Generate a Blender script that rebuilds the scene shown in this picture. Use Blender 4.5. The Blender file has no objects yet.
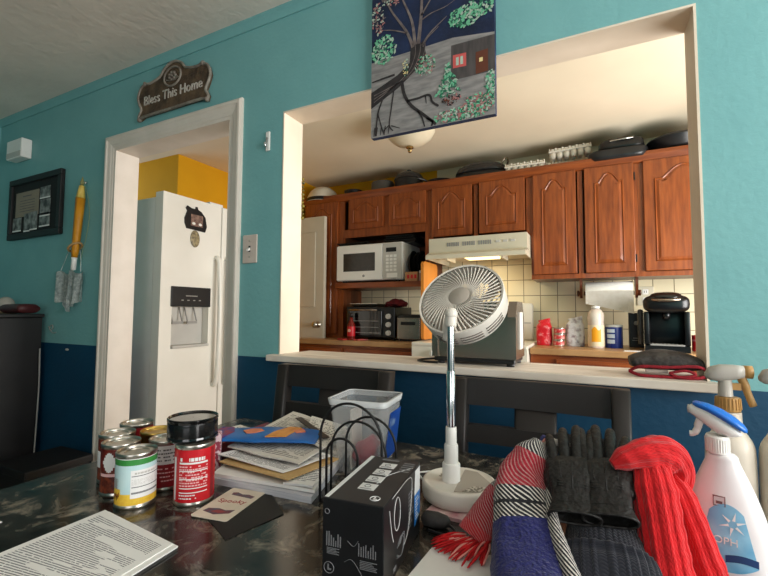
# kitchen seen over a cluttered dining table through a pass-through opening
LR, LB, LK, LH, EXPO = 68.0, 22.0, 54.0, 1.5, 0.1
import bpy, bmesh, math, random
from mathutils import noise as mnoise
from mathutils import Vector, Matrix, Euler
random.seed(7)
PI = math.pi
C = bpy.context.scene.collection
sc = bpy.context.scene

# ------------------------------------------------------------------ materials
def lin(c):
    out = []
    for v in c[:3]:
        v = v / 255.0
        out.append(v / 12.92 if v <= 0.04045 else ((v + 0.055) / 1.055) ** 2.4)
    return (out[0], out[1], out[2], 1.0)

def mat(name, rgb, rough=0.5, metal=0.0, rgb2=None, scale=8.0, stretch=(1, 1, 1), bump=0.0, bscale=None,
        coat=0.0, trans=0.0, alpha=1.0, emit=None, emit_s=0.0, detail=4.0, sss=0.0, lo=0.35, hi=0.65, ior=1.45):
    m = bpy.data.materials.new(name)
    m.use_nodes = True
    nt = m.node_tree
    b = nt.nodes['Principled BSDF']
    if rgb2 is None:
        rgb2 = tuple(max(0, v * 0.95) for v in rgb)
    tc = nt.nodes.new('ShaderNodeTexCoord')
    mp = nt.nodes.new('ShaderNodeMapping')
    mp.inputs['Scale'].default_value = stretch
    nt.links.new(tc.outputs['Object'], mp.inputs['Vector'])
    nz = nt.nodes.new('ShaderNodeTexNoise')
    nz.inputs['Scale'].default_value = scale
    nz.inputs['Detail'].default_value = detail
    nt.links.new(mp.outputs['Vector'], nz.inputs['Vector'])
    rp = nt.nodes.new('ShaderNodeValToRGB')
    rp.color_ramp.elements[0].position = lo
    rp.color_ramp.elements[1].position = hi
    rp.color_ramp.elements[0].color = lin(rgb)
    rp.color_ramp.elements[1].color = lin(rgb2)
    nt.links.new(nz.outputs['Fac'], rp.inputs['Fac'])
    nt.links.new(rp.outputs['Color'], b.inputs['Base Color'])
    b.inputs['Roughness'].default_value = rough
    b.inputs['Metallic'].default_value = metal
    b.inputs['Coat Weight'].default_value = coat
    b.inputs['Transmission Weight'].default_value = trans
    b.inputs['IOR'].default_value = ior
    b.inputs['Alpha'].default_value = alpha
    if sss:
        b.inputs['Subsurface Weight'].default_value = sss
        b.inputs['Subsurface Radius'].default_value = (0.02, 0.02, 0.02)
    if emit:
        b.inputs['Emission Color'].default_value = lin(emit)
        b.inputs['Emission Strength'].default_value = emit_s
    if bump:
        n2 = nt.nodes.new('ShaderNodeTexNoise')
        n2.inputs['Scale'].default_value = bscale or scale * 4
        n2.inputs['Detail'].default_value = 3
        nt.links.new(mp.outputs['Vector'], n2.inputs['Vector'])
        bp = nt.nodes.new('ShaderNodeBump')
        bp.inputs['Strength'].default_value = bump
        bp.inputs['Distance'].default_value = 0.01
        nt.links.new(n2.outputs['Fac'], bp.inputs['Height'])
        nt.links.new(bp.outputs['Normal'], b.inputs['Normal'])
    return m

# ------------------------------------------------------------------ mesh helpers
def NB():
    bm = bmesh.new()
    bm.loops.layers.uv.new('UVMap')
    return bm

def ident(M):
    return M if M is not None else Matrix.Identity(4)

def box(bm, lo, hi, mi=0, M=None, bev=0.0):
    """axis aligned box between two corners"""
    M = ident(M)
    lo, hi = Vector(lo), Vector(hi)
    vs = [bm.verts.new((x, y, z)) for x in (lo.x, hi.x) for y in (lo.y, hi.y) for z in (lo.z, hi.z)]
    idx = [(0, 1, 3, 2), (4, 6, 7, 5), (0, 4, 5, 1), (2, 3, 7, 6), (0, 2, 6, 4), (1, 5, 7, 3)]
    fs = [bm.faces.new([vs[i] for i in f]) for f in idx]
    for f in fs:
        f.material_index = mi
    if bev > 0:
        es = list({e for f in fs for e in f.edges})
        r = bmesh.ops.bevel(bm, geom=es, offset=bev, segments=2, profile=0.5, affect='EDGES')
        for f in r['faces']:
            f.material_index = mi
        vs = list({v for f in r['faces'] for v in f.verts} | {v for f in fs if f.is_valid for v in f.verts})
    for v in vs:
        if v.is_valid:
            v.co = M @ v.co
    return bm

def lathe(bm, prof, seg=32, mi=0, M=None, mis=None, cap=True):
    """revolve (r,z) profile about z"""
    M = ident(M)
    rings = []
    for r, z in prof:
        if r < 1e-6:
            rings.append([bm.verts.new(M @ Vector((0, 0, z)))])
        else:
            rings.append([bm.verts.new(M @ Vector((r * math.cos(2 * PI * k / seg), r * math.sin(2 * PI * k / seg), z))) for k in range(seg)])
    for i in range(len(rings) - 1):
        a, b = rings[i], rings[i + 1]
        for k in range(seg):
            k2 = (k + 1) % seg
            if len(a) == 1 and len(b) == 1:
                continue
            if len(a) == 1:
                f = bm.faces.new((a[0], b[k], b[k2]))
            elif len(b) == 1:
                f = bm.faces.new((a[k], a[k2], b[0]))
            else:
                f = bm.faces.new((a[k], a[k2], b[k2], b[k]))
            f.material_index = mis[i] if mis else mi
            f.smooth = True
    if cap:
        for rg, s in ((rings[0], -1), (rings[-1], 1)):
            if len(rg) > 2:
                f = bm.faces.new(rg if s > 0 else rg[::-1])
                f.material_index = mi
    return bm

def smooth_path(pts, n=6):
    P = [Vector(p) for p in pts]
    out = []
    for i in range(len(P) - 1):
        p0, p1, p2, p3 = P[max(i - 1, 0)], P[i], P[i + 1], P[min(i + 2, len(P) - 1)]
        for k in range(n):
            t = k / n
            out.append(0.5 * ((2 * p1) + (p2 - p0) * t + (2 * p0 - 5 * p1 + 4 * p2 - p3) * t * t + (3 * p1 - p0 - 3 * p2 + p3) * t ** 3))
    out.append(P[-1])
    return out

def tube(bm, pts, r, seg=8, mi=0, M=None, closed=False, cap=True):
    """round tube along a polyline, r a number or a list"""
    M = ident(M)
    P = [Vector(p) for p in pts]
    n = len(P)
    rs = r if isinstance(r, (list, tuple)) else [r] * n
    up = None
    rings = []
    for i in range(n):
        if closed:
            t = P[(i + 1) % n] - P[i - 1]
        else:
            t = P[min(i + 1, n - 1)] - P[max(i - 1, 0)]
        t.normalize()
        if up is None:
            a = Vector((0, 0, 1)) if abs(t.z) < 0.9 else Vector((1, 0, 0))
            up = (a - t * a.dot(t)).normalized()
        else:
            up = (up - t * up.dot(t))
            up = up.normalized() if up.length > 1e-6 else Vector((0, 0, 1)).cross(t).normalized()
        s = t.cross(up)
        rings.append([bm.verts.new(M @ (P[i] + (up * math.cos(2 * PI * k / seg) + s * math.sin(2 * PI * k / seg)) * rs[i])) for k in range(seg)])
    m = n if closed else n - 1
    for i in range(m):
        a, b = rings[i], rings[(i + 1) % n]
        for k in range(seg):
            f = bm.faces.new((a[k], a[(k + 1) % seg], b[(k + 1) % seg], b[k]))
            f.material_index = mi
            f.smooth = True
    if cap and not closed:
        for rg in (rings[0][::-1], rings[-1]):
            f = bm.faces.new(rg)
            f.material_index = mi
    return bm

def prism(bm, pts, t0, t1, mi=0, M=None, axis='z', mi_side=None):
    """extrude a 2-D outline between t0 and t1 along axis: 'z' -> (x,y), 'y' -> (x,z), 'x' -> (y,z)"""
    M = ident(M)
    def p3(a, b, t):
        return Vector((a, b, t)) if axis == 'z' else Vector((a, t, b)) if axis == 'y' else Vector((t, a, b))
    A = [bm.verts.new(M @ p3(a, b, t0)) for a, b in pts]
    B = [bm.verts.new(M @ p3(a, b, t1)) for a, b in pts]
    n = len(pts)
    for f, mm in [(bm.faces.new(A[::-1]), mi), (bm.faces.new(B), mi)]:
        f.material_index = mm
    for i in range(n):
        f = bm.faces.new((A[i], A[(i + 1) % n], B[(i + 1) % n], B[i]))
        f.material_index = mi if mi_side is None else mi_side
    return bm

def quad(bm, pts, mi=0, M=None):
    M = ident(M)
    f = bm.faces.new([bm.verts.new(M @ Vector(p)) for p in pts])
    f.material_index = mi
    return f

def sphere(bm, c, r, seg=20, rings=12, mi=0, M=None, sq=(1, 1, 1)):
    c = Vector(c)
    MM = ident(M) @ Matrix.Translation(c) @ Matrix.Diagonal((sq[0], sq[1], sq[2], 1))
    prof = [(r * math.sin(PI * i / rings), -r * math.cos(PI * i / rings)) for i in range(rings + 1)]
    prof[0] = (0, -r); prof[-1] = (0, r)
    return lathe(bm, prof, seg, mi, MM, cap=False)

def loft(bm, secs, seg=32, mi=0, ex=2.0, ripple=None, capends=True, mfun=None):
    """closed surface through sections (centre, right vector, up vector, half width, half height); ripple(i,ang)->scale"""
    uv = bm.loops.layers.uv.verify()
    rings = []
    n = len(secs)
    for i, (c, rv, uvv, hw, hh) in enumerate(secs):
        c, rv, uvv = Vector(c), Vector(rv).normalized(), Vector(uvv).normalized()
        ring = []
        for k in range(seg):
            a = 2 * PI * k / seg
            ca, sa = math.cos(a), math.sin(a)
            x = math.copysign(abs(ca) ** (2 / ex), ca) * hw
            y = math.copysign(abs(sa) ** (2 / ex), sa) * hh
            s = ripple(i / (n - 1), a) if ripple else 1.0
            ring.append(bm.verts.new(c + (rv * x + uvv * y) * s))
        rings.append(ring)
    for i in range(n - 1):
        for k in range(seg):
            k2 = (k + 1) % seg
            f = bm.faces.new((rings[i][k], rings[i][k2], rings[i + 1][k2], rings[i + 1][k]))
            f.smooth = True
            f.material_index = mfun(i, k) if mfun else mi
            for lp, (uu, vv) in zip(f.loops, ((k, i), (k + 1, i), (k + 1, i + 1), (k, i + 1))):
                lp[uv].uv = (uu / seg, vv / (n - 1))
    if capends:
        for rg, vv in ((rings[0][::-1], 0.002), (rings[-1], 0.998)):
            f = bm.faces.new(rg)
            f.material_index = mi
            f.smooth = True
            for lp in f.loops:
                lp[uv].uv = (0.5, vv)
    return bm

def interp_secs(keys, n, up=None):
    """keys: (centre, right, half width, half height) -> n smooth sections with an up vector"""
    cs = smooth_path([k[0] for k in keys], 8)
    m = len(cs)
    out = []
    for j in range(n):
        f = j / (n - 1) * (m - 1)
        i = min(int(f), m - 2)
        c = cs[i].lerp(cs[i + 1], f - i)
        t = (cs[min(i + 2, m - 1)] - cs[max(i - 1, 0)]).normalized()
        g = j / (n - 1) * (len(keys) - 1)
        a = min(int(g), len(keys) - 2)
        w = g - a
        w = w * w * (3 - 2 * w)
        rv = Vector(keys[a][1]).lerp(Vector(keys[a + 1][1]), w)
        rv = (rv - t * rv.dot(t)).normalized()
        hw = keys[a][2] * (1 - w) + keys[a + 1][2] * w
        hh = keys[a][3] * (1 - w) + keys[a + 1][3] * w
        out.append((c, rv, rv.cross(t), hw, hh))
    return out

def obj(name, bm, mats, parent=None, loc=None, smooth=None, recalc=True):
    if recalc:
        bmesh.ops.recalc_face_normals(bm, faces=bm.faces[:])
    me = bpy.data.meshes.new(name)
    bm.to_mesh(me)
    bm.free()
    if not isinstance(mats, (list, tuple)):
        mats = [mats]
    for m in mats:
        me.materials.append(m)
    o = bpy.data.objects.new(name, me)
    C.objects.link(o)
    if smooth:
        for p in me.polygons:
            p.use_smooth = True
        try:
            me.set_sharp_from_angle(angle=math.radians(smooth))
        except Exception:
            pass
    if parent is not None:
        o.parent = parent
    if loc is not None:
        o.location = loc
    return o

def thing(name, label, cat, loc=(0, 0, 0), rotz=0.0, group=None):
    o = bpy.data.objects.new(name, None)
    C.objects.link(o)
    o.empty_display_size = 0.02
    o.location = loc
    o.rotation_euler = (0, 0, rotz)
    o['label'] = label
    o['category'] = cat
    if group:
        o['group'] = group
    return o

def tag(o, label, cat, group=None, kind=None):
    o['label'] = label
    o['category'] = cat
    if group:
        o['group'] = group
    if kind:
        o['kind'] = kind
    return o

def struct(name, bm, mats, parent=None, label=None, smooth=None):
    o = obj(name, bm, mats, parent, smooth=smooth)
    if parent is None:
        o['kind'] = 'structure'
        if label:
            o['label'] = label
            o['category'] = 'room'
    return o

def centre(o):
    """move the origin of a one-mesh thing to the base of its mesh"""
    vs = [v.co for v in o.data.vertices]
    c = Vector(((min(v.x for v in vs) + max(v.x for v in vs)) / 2, (min(v.y for v in vs) + max(v.y for v in vs)) / 2, min(v.z for v in vs)))
    o.data.transform(Matrix.Translation(-c))
    o.location = o.location + c
    return o

def lettering(name, s, size, m, parent, M, depth=0.0008, align='CENTER', font_scale=(1, 1)):
    """raised letters as a mesh; M places the text plane (x right, y up)"""
    cu = bpy.data.curves.new(name, 'FONT')
    cu.body = s
    cu.size = size
    cu.extrude = depth
    cu.align_x = align
    cu.align_y = 'CENTER'
    cu.resolution_u = 3
    tmp = bpy.data.objects.new(name + '_tmp', cu)
    C.objects.link(tmp)
    bpy.context.view_layer.update()
    me = bpy.data.meshes.new_from_object(tmp.evaluated_get(bpy.context.evaluated_depsgraph_get()))
    bpy.data.objects.remove(tmp)
    me.transform(Matrix.Diagonal((font_scale[0], font_scale[1], 1, 1)))
    me.transform(M)
    me.materials.clear()
    me.materials.append(m)
    o = bpy.data.objects.new(name, me)
    C.objects.link(o)
    o.parent = parent
    return o

def frame_at(origin, xdir, ydir):
    x = Vector(xdir).normalized()
    y = Vector(ydir)
    y = (y - x * y.dot(x)).normalized()
    z = x.cross(y)
    return Matrix(((x.x, y.x, z.x, origin[0]), (x.y, y.y, z.y, origin[1]), (x.z, y.z, z.z, origin[2]), (0, 0, 0, 1)))

# ------------------------------------------------------------------ shared materials
m_ceil = mat('plaster ceiling', (232, 222, 210), 0.95, rgb2=(222, 212, 200), scale=3, bump=0.35, bscale=26)
m_kceil = mat('cream kitchen ceiling', (240, 226, 200), 0.9, rgb2=(232, 218, 192), scale=2)
m_teal = mat('teal wall paint', (118, 174, 174), 0.62, rgb2=(112, 168, 169), scale=5, bump=0.12, bscale=60)
m_navy = mat('dark blue wall paint', (6, 66, 96), 0.55, rgb2=(5, 61, 90), scale=5, bump=0.12, bscale=60)
m_yellow = mat('yellow kitchen paint', (232, 170, 8), 0.75, rgb2=(226, 164, 6), scale=4)
m_cream = mat('cream painted trim', (222, 212, 200), 0.45, rgb2=(215, 205, 192), scale=10)
m_reveal = mat('cream painted reveal boards', (226, 212, 192), 0.6, rgb2=(218, 203, 182), scale=6)
m_floor = mat('tan floor boards', (206, 182, 154), 0.5, rgb2=(190, 164, 136), scale=6, stretch=(1, 8, 1))
m_white = mat('white enamel', (236, 233, 226), 0.35, rgb2=(231, 228, 221), scale=6)
m_whitep = mat('white plastic', (238, 236, 230), 0.4, rgb2=(232, 230, 224), scale=6)
m_grey = mat('grey plastic', (150, 148, 144), 0.5)
m_lgrey = mat('light grey plastic', (196, 193, 186), 0.45)
m_black = mat('black plastic', (22, 22, 23), 0.35, rgb2=(16, 16, 17), scale=10)
m_blackm = mat('matt black metal', (20, 19, 19), 0.55, rgb2=(15, 14, 14), scale=10)
m_blackg = mat('gloss black plastic', (14, 14, 15), 0.12, coat=0.5)
m_chrome = mat('chrome', (205, 205, 205), 0.15, 1.0)
m_steel = mat('brushed steel', (170, 156, 142), 0.26, 1.0, rgb2=(160, 147, 134), scale=4, stretch=(1, 1, 4))
m_tin = mat('tin plate', (200, 194, 184), 0.28, 1.0, rgb2=(178, 172, 162), scale=30)
m_glassd = mat('dark oven glass', (14, 13, 13), 0.08, coat=0.6)
m_paper = mat('white paper', (238, 236, 232), 0.85, rgb2=(231, 229, 224), scale=12)
m_ink = mat('grey print ink', (96, 94, 96), 0.85)
m_red = mat('red print', (200, 22, 34), 0.4)
m_blue = mat('blue print', (24, 100, 190), 0.4)
def oak(name, a, b, stretch):
    return mat(name, a, 0.38, rgb2=b, scale=9, stretch=stretch, detail=6, bump=0.06, bscale=20, coat=0.15, lo=0.3, hi=0.7)
m_oak = oak('oak with upright grain', (156, 80, 32), (114, 52, 18), (5, 5, 0.55))
m_oakh = oak('oak with level grain', (150, 76, 30), (110, 50, 18), (0.55, 5, 5))
m_oakd = oak('dark oak edge', (104, 52, 26), (82, 40, 20), (5, 5, 0.55))
m_oakin = mat('dark brown cabinet lining', (92, 50, 28), 0.6, rgb2=(76, 40, 22), scale=8)  # hutch body, a darker brown than the oak fronts
# ================================================================== THE ROOM
CEIL = 2.444
WY0, WY1 = 1.28, 1.393          # the dividing wall, front and back face
bm = NB()
SPL = 1.030                     # paint line between navy and teal
def wallbox(x0, x1, z0, z1):
    if z0 < SPL < z1:
        box(bm, (x0, WY0, z0), (x1, WY1, SPL), 1)
        box(bm, (x0, WY0, SPL), (x1, WY1, z1), 0)
    else:
        box(bm, (x0, WY0, z0), (x1, WY1, z1), 1 if z1 <= SPL else 0)
wallbox(-3.43, -2.192, 0, CEIL)
wallbox(-2.192, -1.364, 2.046, CEIL)
wallbox(-1.364, -1.089, 0, CEIL)
wallbox(-1.089, 0.249, 0, 1.022)
wallbox(-1.089, 0.249, 2.003, CEIL)
wallbox(0.249, 2.0, 0, CEIL)
struct('wall_back', bm, [m_teal, m_navy])

# thin painted cove strip under the ceiling
bm = NB()
prism(bm, [(WY0, CEIL - 0.05), (WY0 - 0.006, CEIL - 0.05), (WY0 - 0.012, CEIL - 0.02), (WY0 - 0.012, CEIL), (WY0, CEIL)], -3.43, -0.7, axis='x')
struct('trim_1', bm, m_teal)

bm = NB(); box(bm, (-3.53, -2.6, 0), (-3.43, WY1, SPL), 1); box(bm, (-3.53, -2.6, SPL), (-3.43, WY1, CEIL), 0)
struct('wall_left', bm, [m_teal, m_navy])
# right wall of the dining room with a window hole
def holed(axis, c0, c1, a0, a1, z1, h):   # wall slab with one hole h = (a0, a1, z0, z1)
    bmm = NB()
    for (p, q, r, s) in ((a0, h[0], 0, z1), (h[1], a1, 0, z1), (h[0], h[1], 0, h[2]), (h[0], h[1], h[3], z1)):
        if axis == 'x':
            box(bmm, (c0, p, r), (c1, q, s))
        else:
            box(bmm, (p, c0, r), (q, c1, s))
    return bmm
WIN_R = (-0.55, 0.95, 0.95, 2.15)
WIN_B = (-0.2, 1.6, 0.75, 2.2)
WIN_K = (1.6, 2.75, 0.95, 1.8)
struct('wall_right', holed('x', 2.0, 2.1, -2.6, WY1, CEIL, WIN_R), m_teal)
struct('wall_rear', holed('y', -2.7, -2.6, -3.53, 2.1, CEIL, WIN_B), m_teal)
bm = NB(); box(bm, (-3.53, -2.7, CEIL), (2.1, WY1, CEIL + 0.1)); struct('ceiling', bm, m_ceil)
bm = NB(); box(bm, (-3.6, WY1, CEIL), (2.3, 3.55, CEIL + 0.1)); struct('ceiling_kitchen', bm, m_kceil)
bm = NB(); box(bm, (-3.6, -2.7, -0.1), (2.3, 3.55, 0)); struct('floor', bm, m_floor)
# kitchen walls
bm = NB(); box(bm, (-2.45, 3.43, 0), (1.45, 3.55, CEIL)); box(bm, (-1.2, 3.4285, 2.0), (1.35, 3.43, CEIL), 1); struct('wall_kitchen_back', bm, [m_yellow, m_kceil])
bm = NB()
box(bm, (-3.05, 2.18, 0), (-2.9, 2.95, CEIL)); box(bm, (-3.6, 2.18, 0), (-3.05, 2.3, CEIL)); box(bm, (-2.9, 2.8, 0), (-2.45, 2.95, CEIL)); box(bm, (-2.6, 2.95, 0), (-2.45, 3.55, CEIL))
struct('wall_kitchen_left', bm, m_yellow)
struct('wall_kitchen_right', holed('x', 1.35, 1.45, WY1, 3.43, CEIL, WIN_K), m_kceil)

# square tiles behind the worktop
m_tile = bpy.data.materials.new('cream square tiles'); m_tile.use_nodes = True
nt = m_tile.node_tree; b = nt.nodes['Principled BSDF']
tc = nt.nodes.new('ShaderNodeTexCoord'); sp = nt.nodes.new('ShaderNodeSeparateXYZ'); cb = nt.nodes.new('ShaderNodeCombineXYZ')
nt.links.new(tc.outputs['Object'], sp.inputs[0]); nt.links.new(sp.outputs['X'], cb.inputs['X']); nt.links.new(sp.outputs['Z'], cb.inputs['Y'])
br = nt.nodes.new('ShaderNodeTexBrick'); br.offset = 0.0; br.squash = 1.0
br.inputs['Scale'].default_value = 1.0; br.inputs['Brick Width'].default_value = 0.122; br.inputs['Row Height'].default_value = 0.122
br.inputs['Mortar Size'].default_value = 0.0028; br.inputs['Mortar Smooth'].default_value = 0.2
br.inputs['Color1'].default_value = lin((236, 224, 190)); br.inputs['Color2'].default_value = lin((228, 215, 180)); br.inputs['Mortar'].default_value = lin((132, 116, 88))
nt.links.new(cb.outputs[0], br.inputs['Vector']); nt.links.new(br.outputs['Color'], b.inputs['Base Color']); b.inputs['Roughness'].default_value = 0.3
bp = nt.nodes.new('ShaderNodeBump'); bp.invert = True; bp.inputs['Strength'].default_value = 0.4; bp.inputs['Distance'].default_value = 0.003
nt.links.new(br.outputs['Fac'], bp.inputs['Height']); nt.links.new(bp.outputs['Normal'], b.inputs['Normal'])
bm = NB(); box(bm, (-2.36, 3.418, 0.985), (1.35, 3.43, 1.78)); struct('wall_tiles', bm, m_tile)

# door casing and jamb (white trim round the doorway)
def casing_profile(w=0.061):
    return [(0, 0), (0, -0.012), (0.008, -0.019), (0.018, -0.019), (0.024, -0.014), (0.044, -0.011), (0.050, -0.008), (w, -0.006), (w, 0)]
bm = NB()
XL, XR, ZT = -2.253, -1.303, 2.107
pr = casing_profile()
def casing_strip(corner_pts):
    """corner_pts(dist)-> polyline of three corners moved inwards by dist"""
    rings = []
    for d, y in pr:
        rings.append([bm.verts.new((p[0], WY0 + y, p[1])) for p in corner_pts(d)])
    for i in range(len(rings) - 1):
        for k in range(3):
            bm.faces.new((rings[i][k], rings[i][k + 1], rings[i + 1][k + 1], rings[i + 1][k]))
casing_strip(lambda d: [(XL + d, 0), (XL + d, ZT - d), (XR - d, ZT - d), (XR - d, 0)])
struct('trim_2', bm, m_cream)
bm = NB()                                           # jamb boards with a stop
box(bm, (-2.192, WY0 - 0.004, 0), (-2.176, WY1 + 0.006, 2.046)); box(bm, (-1.380, WY0 - 0.004, 0), (-1.364, WY1 + 0.006, 2.046))
box(bm, (-2.176, WY0 - 0.004, 2.030), (-1.380, WY1 + 0.006, 2.046))
struct('trim_3', bm, m_cream)
# reveal boards of the pass-through
bm = NB()
box(bm, (-1.089, WY0 - 0.002, 1.046), (-1.083, WY1 + 0.002, 2.003)); box(bm, (0.243, WY0 - 0.002, 1.046), (0.249, WY1 + 0.002, 2.003))
box(bm, (-1.083, WY0 - 0.002, 1.997), (0.243, WY1 + 0.002, 2.003))
struct('trim_4', bm, m_reveal)
# ledge of the pass-through
m_ledge = mat('whitewashed ledge board', (226, 217, 204), 0.5, rgb2=(196, 184, 168), scale=5, stretch=(1, 7, 1), detail=7)
bm = NB(); box(bm, (-1.118, 1.238, 1.023), (0.262, 1.28, 1.046), bev=0.003)
box(bm, (-1.083, 1.279, 1.0225), (0.243, 1.47, 1.046), bev=0.003)
struct('trim_5', bm, m_ledge)
# skirting of the dividing wall
bm = NB(); box(bm, (-3.43, WY0 - 0.014, 0), (XL, WY0, 0.09)); struct('baseboard_left', bm, m_cream)
bm = NB(); box(bm, (XR, WY0 - 0.014, 0), (2.0, WY0, 0.09)); struct('baseboard_right', bm, m_cream)

# the three windows that light the place (out of frame)
def window(n, axis, c, h):
    fr = NB()
    a0, a1, z0, z1 = h
    t = 0.05
    for (p, q, r, s) in ((a0, a0 + t, z0, z1), (a1 - t, a1, z0, z1), (a0 + t, a1 - t, z0, z0 + t), (a0 + t, a1 - t, z1 - t, z1), ((a0 + a1) / 2 - t / 2, (a0 + a1) / 2 + t / 2, z0 + t, z1 - t)):
        if axis == 'x':
            box(fr, (c + 0.03, p, r), (c + 0.08, q, s))
        else:
            box(fr, (p, c - 0.08, r), (q, c - 0.03, s))
    return struct('window_%d' % n, fr, m_cream)
window(1, 'x', 2.0, WIN_R); window(2, 'y', -2.6, WIN_B); window(3, 'x', 1.35, WIN_K)

# ------------------------------------------------------------------ daylight through the windows, and the hood lamp
def area(name, loc, direction, sx, sy, power, col):
    l = bpy.data.lights.new(name, 'AREA'); l.shape = 'RECTANGLE'; l.size = sx; l.size_y = sy; l.energy = power; l.color = col
    o = bpy.data.objects.new(name, l); C.objects.link(o); o.location = loc
    o.rotation_euler = Vector(direction).to_track_quat('-Z', 'Y').to_euler()
    return o
area('daylight_right_window', (1.99, (WIN_R[0] + WIN_R[1]) / 2, (WIN_R[2] + WIN_R[3]) / 2), (-1, 0, 0.5), WIN_R[1] - WIN_R[0], WIN_R[3] - WIN_R[2], LR, (1.0, 0.985, 0.96))
area('daylight_rear_window', ((WIN_B[0] + WIN_B[1]) / 2, -2.59, (WIN_B[2] + WIN_B[3]) / 2), (0, 1, 1.0), WIN_B[1] - WIN_B[0], WIN_B[3] - WIN_B[2], LB, (1.0, 0.985, 0.96))
area('daylight_kitchen_window', (1.34, (WIN_K[0] + WIN_K[1]) / 2, (WIN_K[2] + WIN_K[3]) / 2), (-1, 0, 0), WIN_K[1] - WIN_K[0], WIN_K[3] - WIN_K[2], LK, (1.0, 0.975, 0.94))
hl = bpy.data.lights.new('hood_lamp', 'AREA'); hl.shape = 'RECTANGLE'; hl.size = 0.2; hl.size_y = 0.08; hl.energy = LH; hl.color = (1.0, 0.84, 0.55)
ho = bpy.data.objects.new('hood_lamp', hl); C.objects.link(ho); ho.location = (-0.74, 3.15, 1.60)

w = bpy.data.worlds.new('World'); sc.world = w; w.use_nodes = True
bg = w.node_tree.nodes['Background']; bg.inputs['Color'].default_value = (0.75, 0.85, 1.0, 1); bg.inputs['Strength'].default_value = 1.0

# ------------------------------------------------------------------ camera
cam = bpy.data.cameras.new('camera'); co = bpy.data.objects.new('camera', cam); C.objects.link(co)
yaw, pitch, roll = -0.462927, 0.056970, 0.004987
fw = Vector((math.sin(yaw) * math.cos(pitch), math.cos(yaw) * math.cos(pitch), math.sin(pitch)))
rt = Vector((math.cos(yaw), -math.sin(yaw), 0)); up = rt.cross(fw)
r2 = rt * math.cos(roll) + up * math.sin(roll); u2 = up * math.cos(roll) - rt * math.sin(roll)
co.matrix_world = Matrix(((r2.x, u2.x, -fw.x, 0), (r2.y, u2.y, -fw.y, 0), (r2.z, u2.z, -fw.z, 1.21), (0, 0, 0, 1)))
cam.sensor_fit = 'HORIZONTAL'; cam.sensor_width = 36.0; cam.lens = 420.707 / 768 * 36.0; cam.clip_start = 0.02
sc.camera = co
sc.view_settings.view_transform = 'Standard'; sc.view_settings.look = 'None'; sc.view_settings.gamma = 1.0; sc.view_settings.use_curve_mapping = False
sc.view_settings.exposure = EXPO
# ================================================================== KITCHEN
CT = 0.985                       # worktop height
# --- cabinet door with a raised cathedral panel; x0..x1, z0..z1 on plane y (front), thickness t towards the room
def arch(x0, x1, z0, z1, rise, n=22):
    """cathedral outline: flat shoulders and a round middle"""
    w = x1 - x0
    pts = [(x0, z0), (x1, z0), (x1, z1 - rise)]
    for i in range(1, n):
        s = i / n
        u = 1 - s
        if 0.14 <= u <= 0.86:
            v = (u - 0.14) / 0.72
            h = 0.5 - 0.5 * math.cos(2 * PI * v)
            h = h ** 0.55
        else:
            h = 0
        pts.append((x0 + w * u, z1 - rise + rise * h))
    pts.append((x0, z1 - rise))
    return pts
def offset_poly(pts, d):
    n = len(pts); out = []
    for i in range(n):
        p0, p1, p2 = Vector(pts[i - 1]), Vector(pts[i]), Vector(pts[(i + 1) % n])
        a = (p1 - p0).normalized(); b2 = (p2 - p1).normalized()
        na, nb = Vector((-a.y, a.x)), Vector((-b2.y, b2.x))
        m = (na + nb)
        m = m / max(m.length_squared, 0.3) * 2
        out.append((p1.x + m.x * d, p1.y + m.y * d))
    return out
def panel_ring(bm, A, B, ya, yb, mi=0):
    n = len(A)
    va = [bm.verts.new((p[0], ya, p[1])) for p in A]; vb = [bm.verts.new((p[0], yb, p[1])) for p in B]
    for i in range(n):
        f = bm.faces.new((va[i], va[(i + 1) % n], vb[(i + 1) % n], vb[i])); f.material_index = mi
def cab_door(name, x0, x1, z0, z1, y, parent, rise=0.055, st=0.058, hinge=None):
    t = 0.02
    bm = NB()
    box(bm, (x0, y - t, z0), (x1, y, z1), bev=0.004)
    o = obj(name, bm, m_oak, parent)
    out = arch(x0 + st, x1 - st, z0 + st, z1 - st * 0.75, rise)
    bm = NB()
    i1, i2, i3 = [arch(x0 + st + d, x1 - st - d, z0 + st + d, z1 - st * 0.75 - d, rise) for d in (0.005, 0.011, 0.026)]
    panel_ring(bm, out, i1, y - t - 0.0005, y - t - 0.0065)
    panel_ring(bm, i1, i2, y - t - 0.0065, y - t - 0.001)
    panel_ring(bm, i2, i3, y - t - 0.001, y - t - 0.006)
    f = bm.faces.new([bm.verts.new((p[0], y - t - 0.006, p[1])) for p in i3])
    bmesh.ops.triangulate(bm, faces=[f])
    obj('raised_panel', bm, m_oak, o)
    return o

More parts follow.
